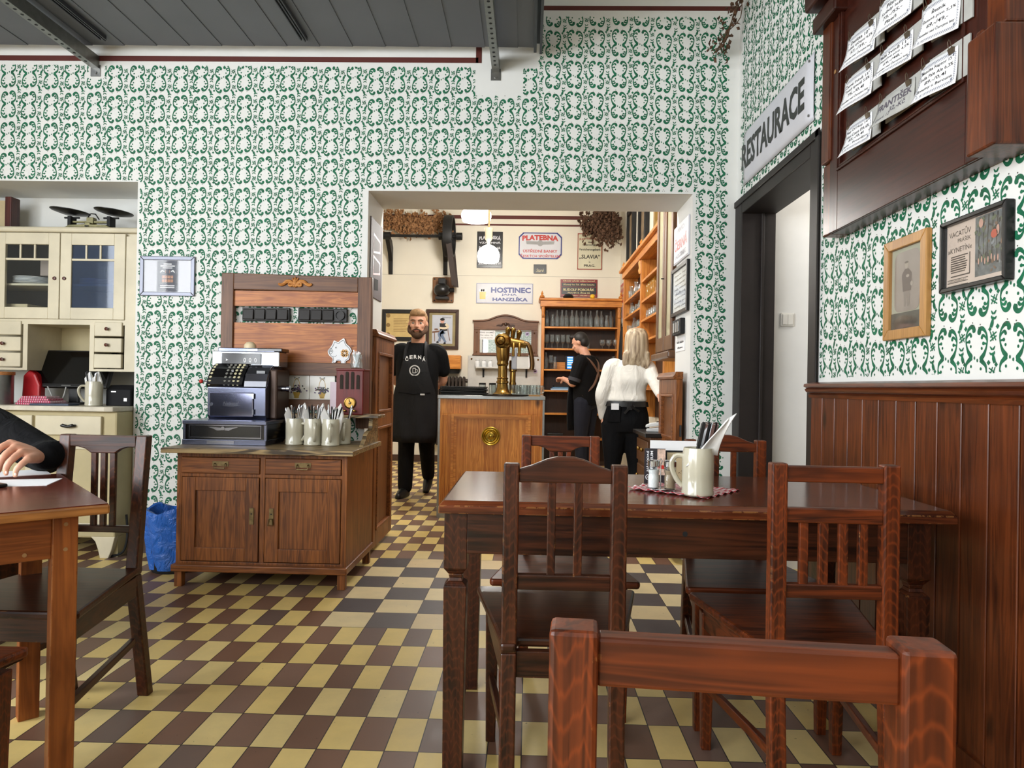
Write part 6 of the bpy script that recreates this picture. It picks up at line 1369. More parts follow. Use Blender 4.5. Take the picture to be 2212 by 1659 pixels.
g = MB()
for z in (.022, .065, .09, .12, .155): g.box(-.03, .04, -.0245, -.0235, z, z+.012)
g.build('display_text', mat('display_white', (200, 225, 255), .2, var=0, emit=1.6), t)
tag(MB().box(-.09, .09, -.04, .04, 0, .1).build('wooden_box', PW('x'), loc=(.43, 9.46, SHZ[2]+.001), bevel=.003), 'pine box at the back of the third shelf', 'box')
for k in range(3): tag(MB().box(-.12+.02*k, .13-.015*k, -.08, .08, 0, .018).build('paper_stack', mat(('light_blue_folder', 'blue_folder', 'black_folder')[k], ((170, 196, 220), (96, 140, 178), (24, 24, 26))[k], .5), loc=(.42, 9.4, SHZ[3]+.001+k*.0195), rz=.05*k), '%s folder lying on the fourth shelf' % ('light blue lowest', 'blue middle', 'black topmost')[k], 'folder', 'folders on the fourth shelf')
tag(MB().box(-.1, .12, -.06, .06, 0, .06).build('black_radio', BLACK, loc=(.36, 9.40, SHZ[5]+.001), bevel=.008), 'black device on the lowest shelf of the pine shelf', 'device')
tag(MB().lathe([(0, 0), (.06, 0), (.075, .03), (.05, .06), (0, .06)], n=14).build('dark_bowl', IRON, loc=(.52, 9.35, 2.286), smooth=True), 'dark dish on top of the pine shelf', 'dish')
tag(MB().ball((0, 0, .035), .035, 14).build('yellow_red_ball', mat('yellow_red', (226, 178, 40), .3), loc=(.85, 9.34, 2.286), smooth=True), 'small yellow ornament on top of the pine shelf', 'ornament')
# counter glasses
for k in range(9):
    x = -.13+.028*k; place_glass('mug', 'glass_mug', 'clear handled beer glass, %s of the row at the right end of the counter' % ORD[k], 'glass', (x+.0, 5.80+.075*(k % 3), .994), 'handled glasses on the counter', rz=k*.9)
for k in range(3): place_glass('tumbler', 'tumbler', 'clear tumbler on the counter behind the tap, %s from the left' % ORD[k], 'glass', (-.30+.1*k+(.06 if k == 2 else 0), 6.05, .994), 'tumblers on the counter')
for k in range(2):
    x = -.41+.09*k; o = place_glass('jar', 'syrup_bottle', 'clear bottle with dark cap behind the trays, %s' % ('left one', 'right one')[k], 'bottle', (x, 6.0, .994), 'capped bottles on the counter')
    MB().lathe([(.031, .09), (.031, .105), (0, .106)], n=14).build('cap', MATTE, o)

# ================================================================ right side of the taproom
t = thing('shelf_unit', 'orange pine shelf unit with glasses along the right taproom wall', 'shelf', (XR, 0, 0))
UX, UY0, UY1 = -.17, 5.5, 7.95; PWY = PW('y')
for y in (UY0, 6.70, UY1-.05): MB().box(UX, 0, y, y+.05, .8, 2.34).build('upright', PWZ, t, bevel=.003)
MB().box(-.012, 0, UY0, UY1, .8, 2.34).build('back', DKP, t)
for z in (2.07, 1.885, 1.70, 1.50): MB().box(UX+.008, -.012, 6.75, UY1-.05, z-.022, z).build('shelf_board', PWY, t, bevel=.002)
for z in (2.13, 1.93, 1.74, 1.54): MB().box(UX+.008, -.012, UY0+.05, 6.70, z-.022, z).build('shelf_board', PWY, t, bevel=.002)
MB().box(UX+.008, -.012, UY0+.05, UY1-.05, 1.06, 1.085).build('shelf_board', PWY, t)
MB().box(UX-.015, 0, UY0-.02, UY1+.02, 2.34, 2.41).build('frieze', PWY, t, bevel=.004); MB().box(UX-.05, 0, UY0-.05, UY1+.05, 2.41, 2.445).build('cornice', PWY, t, bevel=.01)
for y in (5.35, 6.72, UY1): MB().lathe([(.02, 0), (.035, .01), (.03, .03), (.01, .045), (.018, .06), (.005, .09), (0, .1)], (UX, y, 2.445), 12).build('finial', PWZ, t, smooth=True)
MB().lathe([(.018, 2.2), (.026, 2.23), (.018, 2.26), (.026, 2.3), (.02, 2.33)], (UX, 6.725, 0), 10).build('turned_boss', PWZ, t, smooth=True)
rn = random.Random(40)
AMB = glassmat('amber_glass', (206, 150, 60), .35, .3)
for zi, z in enumerate((2.07, 1.885, 1.70)):
    for k in range(6):
        kind = ('jar', 'carafe', 'tumbler')[rn.randrange(3)]; place_glass(kind, {'jar': 'glass_jar', 'carafe': 'carafe', 'tumbler': 'tumbler'}[kind], 'clear %s, %s along the %s board of the far bay, right wall shelf' % (kind, ORD[k], ('upper', 'middle', 'lower')[zi]), 'glass', (XR-.1+rn.uniform(-.02, .02), 7.82-k*.165, z+.001), 'glasses on the right wall shelf')
for k in range(4): place_glass('bottle', 'spirit_bottle', 'amber spirit bottle, %s along the middle board of the near bay' % ORD[k], 'bottle', (XR-.1, 6.6-k*.11, 1.931), 'amber bottles on the right wall shelf', AMB)
for k in range(4): place_glass('jar', 'glass_jar', 'clear jar, %s along the lower board of the near bay' % ORD[k], 'glass', (XR-.1, 6.6-k*.12, 1.741), 'jars of the near bay')
t = thing('hanging_cabinet', 'narrow dark brown glazed wall cabinet hanging at the right behind the archway', 'cabinet', (.965, 4.66, 0))
KW = wood('walnut_cabinet', (70, 44, 28), (116, 80, 52), 'z', .35)
MB().box(.02, .28, 0, .6, 1.33, 2.75).build('case', KW, t, bevel=.003); MB().box(-.03, .285, -.02, .62, 1.285, 1.335).build('base_moulding', KW, t, bevel=.012)
for k in range(2):
    y0 = .01+k*.295; d = MB(); O = lambda a, b, c, e: d.box(0, .025, a, b, c, e)
    O(y0, y0+.06, 1.345, 2.74); O(y0+.225, y0+.285, 1.345, 2.74); O(y0+.06, y0+.225, 1.345, 1.45); O(y0+.06, y0+.225, 2.66, 2.74)
    d = d.build('door', KW, t, bevel=.004); MB().box(.010, .013, y0+.06, y0+.225, 1.45, 2.66).build('door_glass', glassmat('old_cabinet_glass', (214, 208, 176), .55, .3), d)
MB().tube([(-.02, .3, 1.87), (0, .3, 1.87)], .004, 6).build('key', MATTE, t)
t = thing('cashier_desk', 'small dark desk with black top and knobbed drawer behind the lower door leaf', 'desk', (.81, 4.63, 0))
MB().box(.02, .42, .02, .52, .0, .74).build('body', KW, t, bevel=.003); MB().box(-.02, .43, 0, .54, .74, .768).build('desk_top', BLACK, t, bevel=.004)
d = MB().box(.004, .02, .05, .49, .55, .71).build('drawer', KW, t, bevel=.005)
for y in (.2, .34): MB().ball((-.008, y, .64), .014, 10).build('knob', BRASS, d, smooth=True)
d = MB().box(.008, .02, .05, .49, .05, .52).build('door', KW, t, bevel=.005); MB().ball((-.004, .42, .44), .012, 10).build('knob', BRASS, d, smooth=True)
t = thing('card_terminal', 'light grey card terminal on its base on the black desk top', 'terminal', (.93, 4.86, .769), -.2)
MB().prism([(-.09, 0), (.1, 0), (.1, .045), (-.09, .02)], -.05, .05).build('base', mat('light_grey_plastic', (206, 206, 204), .4, var=.02), t, bevel=.006)
MB().prism([(-.095, .028), (.1, .06), (.1, .085), (-.06, .06), (-.095, .045)], -.042, .042).build('handset', mat('pale_plastic', (226, 226, 222), .4, var=.02), t, bevel=.006); MB().prism([(-.02, .067), (.07, .081), (.07, .084), (-.02, .07)], -.03, .03).build('screen', MATTE, t)
tag(MB().box(-.04, .04, -.03, .03, 0, .045).build('cream_box', mat('cream_plastic', (216, 208, 180), .5), loc=(1.0, 4.74, .769), bevel=.006), 'small cream box on the desk beside the card terminal', 'box')
tag(MB().box(-.05, .05, -.04, .04, 0, .12).build('white_box', PAPER, loc=(1.04, 5.02, .769), bevel=.004), 'white carton standing behind the card terminal', 'box')
tag(MB().lathe([(0, 0), (.05, 0), (.05, .2), (0, .2)], n=18).build('pink_canister', mat('pink_magenta', (168, 60, 100), .4), loc=(1.15, 5.0, .769), smooth=True), 'pink and purple canister behind the door leaf on the desk', 'canister')
t = thing('blue_crate', 'blue plastic crate with green lid on the floor beyond the woman', 'crate', (.83, 6.35, 0)); MB().box(-.12, .12, -.15, .15, 0, .2).build('body', mat('crate_blue', (40, 110, 190), .4), t, bevel=.01); MB().box(-.125, .125, -.155, .155, .2, .235).build('lid', mat('crate_green', (60, 120, 70), .4), t, bevel=.008)
# signs on the right wall, far corner
def rsign(name, lab, Y_, z, w_, h_, m):
    t = thing(name, lab, 'sign', (XR-.001, Y_, z), RW90, 'signs in the far right corner'); MB().box(-w_/2, w_/2, -.008, 0, -h_/2, h_/2).build('plate', m, t); return t
t = rsign('enamel_sign', 'red sign with pale lettering beside the right wall shelf', 9.2, 2.36, .45, .26, mat('sign_red', (176, 44, 40), .4)); g = MB()
for k in range(3): tx(g, ('PIVO', 'LIMONÁDA', 'SODOVKA')[k], 0, .07-k*.075, .36, .045, -.0095, .02)
g.build('lettering', mat('cream_print', (216, 200, 150), .4), t)
t = rsign('enamel_sign', 'pale sign with red figure and black capitals under the red sign', 9.2, 2.03, .42, .32, mat('sign_pale', (206, 206, 204), .4)); tx(MB(), 'VÍN SE', 0, -.1, .34, .07, -.0095, .03).build('lettering', INK, t); g = MB(); ribbon(g, [(.0, .13, .03), (.02, .08, .05), (0, .03, .05), (.03, -.02, .03)], -.0095); dot(g, .0, .14, .02, .02, -.0096); g.build('red_figure', REDINK, t)
t = thing('hanging_coat', 'black coat hanging in the far right corner of the taproom', 'coat', (1.185, 8.75, 0)); MB().lathe([(.02, 1.86), (.05, 1.8), (.07, 1.6), (.08, 1.2), (.09, 1.0)], n=14, sx=.6, sy=1.4).build('cloth', MATTE, t, smooth=True)
for lab, y, z0, z1, m in (('dark framed picture above the pine shelf unit, far one', 8.4, 2.5, 3.3, IRON), ('dark framed picture above the pine shelf unit, near one', 7.5, 2.55, 3.5, IRON), ('gold framed picture above the pine shelf unit', 6.5, 2.62, 3.4, wood('gold_frame', (120, 92, 40), (176, 142, 76), 'z'))):
    t = thing('picture_frame', lab, 'picture frame', (XR, y, (z0+z1)/2), RW90, 'pictures above the shelf unit'); frame(t, .5, z1-z0, .07, .05, m); sheet(t, .4, z1-z0-.1, mat('old_print', (120, 100, 74), .6, var=.5, vs=10), -.02)
# ================================================================ people
def limb(mb, pts, radii, flat=1.0, n=12, mi=0):
    q = spline([(*p, r) for p, r in zip(pts, radii)], 5)
    P_ = [Vector(a[:3]) for a in q]; R_ = [a[3] for a in q]
    # rounded ends
    d0 = (P_[0]-P_[1]).normalized(); d1 = (P_[-1]-P_[-2]).normalized()
    a = [(P_[0]+d0*R_[0]*math.sin(t), R_[0]*math.cos(t)) for t in (1.45, 1.0, .5)]; b = [(P_[-1]+d1*R_[-1]*math.sin(t), R_[-1]*math.cos(t)) for t in (.5, 1.0, 1.45)]
    pl = [x[0] for x in a]+P_+[x[0] for x in b]; rl = [max(x[1], .001) for x in a]+R_+[max(x[1], .001) for x in b]
    return mb.tube(pl, rl, n, mi, flat)
def loft(mb, rings, n=28, mi=0):
    """stack of horizontal ellipses (x, y, z, rx, ry[, squareness])"""
    q = spline([r[:5] for r in rings], 4); vs = []; fs = []
    for x, y, z, rx, ry in q:
        for k in range(n):
            a = 2*PI*k/n; c, s = math.cos(a), math.sin(a)
            vs.append((x+rx*math.copysign(abs(c)**.85, c), y+ry*math.copysign(abs(s)**.85, s), z))
    N = len(q)
    for i in range(N-1):
        for k in range(n): fs.append((i*n+k, i*n+(k+1) % n, (i+1)*n+(k+1) % n, (i+1)*n+k))
    fs += [tuple(range(n))[::-1], tuple(range((N-1)*n, N*n))]
    return mb.add(vs, fs, mi)
def ell(mb, c, r, n=18, M=None):
    g = MB().ball((0, 0, 0), 1, n); T = Matrix.Translation(c) @ (M or Matrix()) @ Matrix.Diagonal((*r, 1)); g.xf(T); return mb.add(g.v, g.f)
def flesh(mb, name, m, parent, voxel=.008, it=3):
    o = mb.build(name, m, parent, smooth=False)
    r = o.modifiers.new('skin', 'REMESH'); r.mode = 'VOXEL'; r.voxel_size = voxel; r.use_smooth_shade = True
    s = o.modifiers.new('soft', 'SMOOTH'); s.iterations = it; s.factor = .5
    return o
def hand(mb, wrist, dirv, nrm, curl=.5, thumb=1, s=1.0):
    """palm, five separate bent fingers of unequal length and a thumb from the side of the palm"""
    d = Vector(dirv).normalized(); n_ = Vector(nrm); n_ = (n_-d*n_.dot(d)).normalized(); t = d.cross(n_)*thumb; w_ = Vector(wrist)
    for k in range(4):
        o = t*(.028-.0185*k)*s; limb(mb, [w_+o*.4, w_+o*.8+d*.05*s, w_+o+d*.088*s], [.016*s, .0155*s, .0125*s], n=8)
        L_ = (.068, .076, .071, .055)[k]*s; b0 = w_+o+d*.088*s; c1 = curl*.7; c2 = curl*1.6
        p1 = b0+(d*math.cos(c1)+n_*math.sin(c1))*L_*.45; p2 = p1+(d*math.cos(c2)+n_*math.sin(c2))*L_*.32; p3 = p2+(d*math.cos(c2*1.3)+n_*math.sin(c2*1.3))*L_*.23
        limb(mb, [b0, p1, p2, p3], [.0098*s, .009*s, .0084*s, .007*s], n=8)
    b = w_+t*.03*s+d*.02*s; limb(mb, [w_+t*.012*s+d*.01*s, b+d*.012*s, b+t*.022*s+d*.042*s+n_*.01*s, b+t*.022*s+d*.066*s+n_*.02*s], [.014*s, .0135*s, .0105*s, .008*s], n=8)
def head(mb, c, M, s=1.0):
    """skull, jaw, brow, nose, lips, ears; M turns the head, facing -y"""
    T = lambda v: Vector(c)+(M @ Vector(v))*s
    M4 = M.to_4x4()
    ell(mb, T((0, .01, .03)), (.075*s, .095*s, .098*s), 20, M4); ell(mb, T((0, -.03, -.045)), (.057*s, .062*s, .07*s), 18, M4)
    ell(mb, T((0, -.062, -.088)), (.028*s, .025*s, .022*s), 12, M4); ell(mb, T((0, -.074, .03)), (.055*s, .018*s, .014*s), 14, M4)
    limb(mb, [T((0, -.083, .02)), T((0, -.098, -.01)), T((0, -.106, -.026))], [.008*s, .011*s, .014*s], n=8)
    for e in (-1, 1): ell(mb, T((e*.013, -.095, -.028)), (.009*s, .009*s, .008*s), 8); ell(mb, T((e*.076, .012, -.005)), (.011*s, .02*s, .03*s), 10, M4); ell(mb, T((e*.04, -.062, -.02)), (.022*s, .02*s, .02*s), 10)
    ell(mb, T((0, -.088, -.056)), (.026*s, .011*s, .008*s), 10, M4); ell(mb, T((0, -.085, -.068)), (.022*s, .011*s, .008*s), 10, M4)
def face_parts(root, c, M, s=1.0, iris=(70, 58, 46), brow=(110, 84, 60)):
    T = lambda v: Vector(c)+(M @ Vector(v))*s
    for e in (-1, 1):
        g = MB().ball(T((e*.031, -.0695, .004)), .0115*s, 12); o = g.build('eye', mat('eye_white', (160, 150, 142), .4, var=0), root, smooth=True)
        MB().ball(T((e*.031, -.0768, .004)), .006*s, 10).build('iris', mat('iris%d' % iris[0], iris, .15, var=0), o, smooth=True)
        limb(MB(), [T((e*.014, -.092, .026)), T((e*.034, -.09, .031)), T((e*.052, -.078, .025))], [.004*s, .005*s, .003*s], n=6).build('eyebrow', mat('brow%d' % brow[0], brow, .9, var=.1), root, smooth=True)
    limb(MB(), [T((-.02, -.098, -.062)), T((0, -.101, -.061)), T((.02, -.098, -.062))], [.003*s, .0045*s, .003*s], n=6).build('lips', mat('lips', (176, 104, 92), .5, var=.05), root, smooth=True)
def cloth_mat(name, col, rough=.85, sc=7, st=.5):
    if name in MATS: return MATS[name]
    m = mat(name, col, rough, var=.1, vs=8, spec=.15); nt = m.node_tree; b = nt.nodes['Principled BSDF']
    n = noise(nt, texco(nt, 'Object', (1, 1, .5)), sc, 3, .5, 1.2); bump(nt, b, n.outputs[0], st, .03); return m
TEE = cloth_mat('black_cotton', (17, 17, 19)); APR = cloth_mat('charcoal_apron', (32, 32, 34), .7); TRO = cloth_mat('black_trousers', (15, 15, 17)); SHOE = mat('black_leather_shoe', (14, 13, 13), .4, var=.1)
def person(label, loc, rz=0): return thing('person', label, 'person', loc, rz)
def arm(mb, sh, el, wr, r=(.058, .05, .044, .036, .028)):
    a, b, c = Vector(sh), Vector(el), Vector(wr); limb(mb, [a, a.lerp(b, .5), b, b.lerp(c, .4), c], r)
def leg(mb, hp, kn, an, r=(.088, .078, .058, .055, .04)):
    a, b, c = Vector(hp), Vector(kn), Vector(an); limb(mb, [a, a.lerp(b, .5), b, b.lerp(c, .35), c], r)
def shoe(root, heel, toe, up=(0, 0, 1), w_=.046, n='shoe'):
    h, t = Vector(heel), Vector(toe); g = MB(); limb(g, [h+Vector((0, 0, .045)), h.lerp(t, .5)+Vector((0, 0, .04)), t+Vector((0, 0, .028))], [.042, .047, .03], n=12); limb(g, [h+Vector((0, 0, .05)), h+Vector((0, 0, .1))], [.044, .044])
    limb(g, [h+Vector((0, 0, .02)), h.lerp(t, .6)+Vector((0, 0, .02)), t+Vector((0, 0, .018))], [.042, .05, .034], .4 if False else 1)
    return flesh(g, n, SHOE, root, .008)
I3 = Matrix.Identity(3)
# ---- waiter walking towards us, arms behind his back
p = person('bearded man in black shirt and long apron walking with hands behind his back', (-1.075, 6.55, 0))
HM = Euler((.02, 0, .05)).to_matrix(); HC = (.0, -.03, 1.655)
b = MB(); head(b, HC, HM, 1.13); limb(b, [(0, .02, 1.42), (0, 0, 1.52), (0, -.01, 1.58)], [.075, .066, .064])
loft(b, [(0, 0, .84, .15, .11), (0, 0, .95, .17, .12), (0, -.02, 1.12, .165, .13), (0, 0, 1.28, .18, .12), (0, 0, 1.4, .17, .095), (0, .01, 1.46, .08, .06)])
arm(b, (-.2, .01, 1.385), (-.235, .1, 1.12), (-.08, .2, .98)); arm(b, (.2, .01, 1.385), (.235, .1, 1.12), (.08, .2, .98))
hand(b, (-.08, .2, .98), (1, .1, -.2), (0, -1, 0), .6, 1); hand(b, (.08, .2, .98), (-1, .1, -.2), (0, -1, 0), .6, -1)
leg(b, (-.085, 0, .88), (-.085, -.04, .5), (-.095, -.02, .09)); leg(b, (.085, .02, .88), (.09, .05, .5), (.075, .3, .15))
flesh(b, 'body', SKIN, p)
face_parts(p, HC, HM, 1.13)
g = MB(); T = lambda v: Vector(HC)+(HM @ Vector(v))*1.13
ell(g, T((0, .025, .048)), (.092, .108, .1)); ell(g, T((0, -.04, .088)), (.076, .066, .045)); 
flesh(g, 'hair', mat('light_brown_hair', (150, 116, 80), .7, var=.3, vs=60), p, .008, 1)
g = MB(); ell(g, T((0, -.048, -.09)), (.058, .05, .045)); 
for e in (-1, 1): limb(g, [T((e*.072, -.0, -.02)), T((e*.064, -.03, -.06)), T((e*.03, -.07, -.085))], [.016, .024, .022]); limb(g, [T((0, -.104, -.048)), T((e*.028, -.094, -.058)), T((e*.04, -.078, -.075))], [.007, .009, .012])
flesh(g, 'beard', mat('brown_beard', (84, 60, 44), .9, var=.3, vs=80), p, .007, 1)
g = MB(); loft(g, [(0, 0, .86, .185, .14), (0, -.01, .98, .2, .155), (0, -.025, 1.12, .2, .165), (0, -.01, 1.27, .205, .15), (0, 0, 1.38, .195, .115), (0, .01, 1.445, .115, .085), (0, .01, 1.475, .082, .075)])
for e in (-1, 1): limb(g, [(e*.15, .01, 1.4), (e*.205, .02, 1.37), (e*.238, .06, 1.22)], [.08, .078, .072])
flesh(g, 'shirt', TEE, p, .01)
g = MB(); leg(g, (-.085, 0, .9), (-.088, -.045, .5), (-.098, -.025, .09), (.11, .098, .08, .078, .07)); leg(g, (.085, .02, .9), (.092, .05, .5), (.078, .29, .17), (.11, .098, .08, .075, .065)); ell(g, (0, .01, .9), (.17, .13, .1)); flesh(g, 'trousers', TRO, p, .011)
shoe(p, (-.095, .0, 0), (-.13, -.19, 0)); g = MB(); limb(g, [(.078, .33, .15), (.075, .27, .08), (.07, .2, .02)], [.046, .048, .034]); flesh(g, 'shoe', SHOE, p, .008)
# apron: bib, skirt, straps, lettering, emblem
def wrapf(x, z, d): # front surface of the waiter's belly
    pr = [(.5, .19), (.86, .165), (.98, .17), (1.12, .19), (1.27, .165), (1.38, .125), (1.46, .085)]
    for (z0, r0), (z1, r1) in zip(pr, pr[1:]):
        if z <= z1: break
    r = r0+(r1-r0)*max(0, min(1, (z-z0)/(z1-z0))); return -math.sqrt(max(0, 1-(x/.28)**2))*r-.012-d
g = MB(); vs = []; N = 18
zs = [.53, .6, .7, .8, .9, .97, 1.02, 1.1, 1.18, 1.26, 1.32]; hw = [.21, .215, .215, .21, .205, .2, .19, .165, .14, .12, .11]
for z, h in zip(zs, hw):
    for k in range(N+1):
        x = (k/N*2-1)*h; vs.append((x, wrapf(x, z, .004+(.012*math.sin(x*38+z*9) if z < .9 else 0)), z))
g.add(vs, [(i*(N+1)+k, i*(N+1)+k+1, (i+1)*(N+1)+k+1, (i+1)*(N+1)+k) for i in range(len(zs)-1) for k in range(N)])
o = g.build('apron', APR, p, smooth=True); md = o.modifiers.new('thick', 'SOLIDIFY'); md.thickness = .006; md.offset = 1
for e in (-1, 1): MB().tube([(e*.1, wrapf(e*.1, 1.31, .008), 1.31), (e*.095, wrapf(e*.095, 1.40, .012), 1.40), (e*.085, -.05, 1.468), (e*.07, .04, 1.49)], .017, 8, flat=.3).build('apron_strap', APR, p, smooth=True)
g = MB()
for k in range(5): q = MB(); tx(q, 'ČERNÁ'[k if k else 0] if False else ('Č', 'E', 'R', 'N', 'Á')[k], 0, 0, .03, .046 if k in (0, 4) else .036, 0, .03); x = (k-2)*.04+.005; z = 1.335-.0045*(k-2)**2; g.add([(v[0]+x, wrapf(x, z, .022), v[2]+z) for v in q.v], q.f)
g.build('shirt_lettering', PAPER, p)
g = MB(); cz = 1.205; rr = [(.046*math.cos(a/12*PI)+.005, cz+.046*math.sin(a/12*PI), .011) for a in range(25)]; ribbon(g, rr, wrapf(0, cz, .016), 0, 1)
ribbon(g, [(-.012, cz-.022, .006), (-.012, cz+.022, .006)], wrapf(0, cz, .017)); ribbon(g, [(.012, cz-.022, .006), (.012, cz+.022, .006)], wrapf(0, cz, .017)); ribbon(g, [(-.014, cz-.022, .006), (.014, cz-.022, .006)], wrapf(0, cz, .0172)); ribbon(g, [(-.014, cz+.022, .008), (.014, cz+.022, .008)], wrapf(0, cz, .0172)); ribbon(g, [(.014, cz+.012, .005), (.03, cz+.008, .005), (.028, cz-.014, .005), (.014, cz-.016, .005)], wrapf(0, cz, .0174))
g.build('mug_emblem', mat('print_light_grey', (206, 206, 206), .7), p)
MB().box(.06, .1, wrapf(.08, .99, .02), wrapf(.08, .99, .0), .975, .99).build('apron_label', mat('print_light_grey', (206, 206, 206), .7), p)
MB().tube([(-.15, wrapf(-.15, 1.0, .012), 1.0), (0, wrapf(0, .985, .016), .985), (.15, wrapf(.15, 1.0, .012), 1.0)], .006, 6).build('pocket_seam', TRO, p)
# ---- woman in white, seen from behind
p = person('blonde woman in white long-sleeved top and black trousers seen from behind', (.795, 5.6, 0), PI)
# local: facing -y = away from us after the half turn; local x is reversed
HM = Euler((.12, 0, -.12)).to_matrix(); HC = (-.075, -.03, 1.455)
b = MB(); head(b, HC, HM, .94); limb(b, [(-.04, .01, 1.24), (-.06, 0, 1.33), (-.07, -.01, 1.4)], [.06, .05, .048])
loft(b, [(.0, 0, .74, .14, .1), (0, 0, .86, .15, .11), (-.01, 0, .98, .12, .09), (-.02, 0, 1.14, .14, .1), (-.03, 0, 1.25, .14, .08), (-.04, 0, 1.3, .06, .05)])
S1, E1, W1 = (.125, .01, 1.235), (.2, .04, 1.02), (.185, -.0, .84); S2, E2, W2 = (-.175, -.0, 1.24), (-.215, .13, 1.12), (-.21, .36, 1.03)
arm(b, S1, E1, W1, (.046, .042, .036, .03, .024)); arm(b, S2, E2, W2, (.046, .042, .036, .03, .024))
hand(b, W1, (.02, -.05, -1), (-1, 0, 0), .35, 1, .88); hand(b, W2, (.05, 1, -.25), (0, .3, -1), .5, 1, .88)
leg(b, (.085, 0, .78), (.1, 0, .44), (.105, .01, .08), (.084, .074, .052, .05, .034)); leg(b, (-.085, 0, .78), (-.09, 0, .44), (-.095, .01, .08), (.084, .074, .052, .05, .034))
flesh(b, 'body', SKIN, p); face_parts(p, HC, HM, .94)
HAIR = nodes('ash_blonde_hair'); nt = HAIR[1]; n1 = noise(nt, texco(nt, 'Object', (55, 55, 2.5)), 1, 4); r_ = ramp(nt, ((.3, lin((116, 94, 74))), (.55, lin((186, 166, 138))), (.8, lin((224, 210, 186))))); L(nt, n1.outputs[0], r_.inputs[0]); L(nt, r_.outputs[0], HAIR[2].inputs['Base Color']); HAIR[2].inputs['Roughness'].default_value = .45; bump(nt, HAIR[2], n1.outputs[0], .5, .01)
g = MB(); c = Vector(HC); loft(g, [(c.x, .01, c.z+.112, .03, .03), (c.x, .02, c.z+.1, .062, .07), (c.x, .025, c.z+.06, .088, .095), (c.x, .03, c.z+.0, .095, .098), (c.x, .035, c.z-.07, .098, .09), (c.x+.005, .04, c.z-.13, .1, .075), (c.x+.01, .045, c.z-.17, .092, .055), (c.x+.015, .05, c.z-.2, .06, .035)])
rn = random.Random(3)
for k in range(22): x = c.x+rn.uniform(-.09, .1); limb(g, [(x, .08+rn.uniform(-.02, .02), c.z-.1), (x+rn.uniform(-.01, .015), .085, c.z-.17), (x+rn.uniform(-.02, .03), .075, c.z-.205-rn.uniform(0, .03))], [.016, .013, .004], n=6)
flesh(g, 'hair', HAIR[0], p, .007, 1)
WT = cloth_mat('white_jersey', (226, 222, 214), .85, 9, .75)
g = MB(); loft(g, [(.0, .0, .965, .165, .125), (0, 0, .985, .168, .13), (-.005, 0, 1.05, .155, .115), (-.02, 0, 1.14, .165, .12), (-.028, 0, 1.23, .168, .1), (-.035, .005, 1.285, .11, .075), (-.045, .005, 1.31, .06, .055)])
limb(g, [(.09, .0, 1.25), S1, Vector(S1).lerp(Vector(E1), .5), E1, Vector(E1).lerp(Vector(W1), .5), W1], [.07, .068, .06, .056, .047, .036]); limb(g, [(-.12, .0, 1.255), S2, Vector(S2).lerp(Vector(E2), .5), E2, Vector(E2).lerp(Vector(W2), .5), W2], [.07, .068, .058, .054, .046, .036])
flesh(g, 'top', WT, p, .009, 2)
g = MB(); leg(g, (.088, 0, .78), (.1, 0, .44), (.105, .01, .08), (.115, .094, .068, .066, .05)); leg(g, (-.082, 0, .78), (-.09, 0, .44), (-.095, .01, .08), (.115, .094, .068, .066, .05)); loft(g, [(0, 0, .72, .17, .125), (0, 0, .82, .19, .14), (0, 0, .92, .17, .125), (0, 0, .98, .155, .115)]); flesh(g, 'trousers', TRO, p, .01)
g = MB(); loft(g, [(0, 0, .925, .185, .14), (0, 0, .965, .178, .135)], 32); g.box(-.03, .01, .135, .15, .9, .96); g.bar((-.02, .145, .93), (-.09, .13, .89), .016, .02); g.bar((-.02, .145, .93), (.03, .14, .87), .016, .02); g.build('apron_tie', mat('black_leather', (24, 23, 23), .4), p, smooth=True)
g = MB().box(.06, .165, .128, .142, .80, .93).build('back_pocket', TRO, p, bevel=.004); MB().box(.075, .135, .143, .147, .9, .95).build('order_slip', PAPER, g)
for e in (.105, -.095): shoe(p, (e, .03, 0), (e, -.15, 0), w_=.04)
# ---- barman at the back shelf, turned away to the left
p = person('dark-haired man in black shirt with brown apron straps at the back shelf', (.70, 8.3, 0), -2.1)
HM = Euler((.42, 0, .1)).to_matrix(); HC = (.02, -.09, 1.615)
b = MB(); head(b, HC, HM, 1.0); limb(b, [(0, .01, 1.4), (.01, -.02, 1.48), (.015, -.05, 1.54)], [.07, .06, .058])
loft(b, [(0, 0, .84, .15, .11), (0, 0, .95, .16, .12), (0, -.0, 1.12, .155, .12), (0, 0, 1.28, .175, .12), (0, 0, 1.4, .165, .09), (0, .01, 1.45, .075, .06)])
SA, EA, WA = (-.19, -.0, 1.37), (-.24, -.06, 1.12), (-.12, -.27, 1.16); SB, EB, WB = (.19, 0, 1.37), (.24, -.06, 1.12), (.1, -.27, 1.18)
arm(b, SA, EA, WA); arm(b, SB, EB, WB); hand(b, WA, (.6, -.8, .1), (0, 0, -1), .8, -1); hand(b, WB, (-.6, -.8, .1), (0, 0, -1), .8, 1)
leg(b, (-.09, 0, .88), (-.095, -.02, .48), (-.1, .0, .08)); leg(b, (.09, 0, .88), (.095, -.02, .48), (.1, .0, .08)); flesh(b, 'body', SKIN, p); face_parts(p, HC, HM, 1.0, (60, 44, 34), (34, 26, 22))
g = MB(); T = lambda v: Vector(HC)+(HM @ Vector(v)); ell(g, T((0, .03, .045)), (.084, .092, .088)); ell(g, T((0, .06, -.01)), (.074, .06, .07)); ell(g, T((0, -.05, .098)), (.064, .05, .034)); flesh(g, 'hair', mat('black_brown_hair', (26, 20, 18), .6, var=.3, vs=60), p, .008, 1)
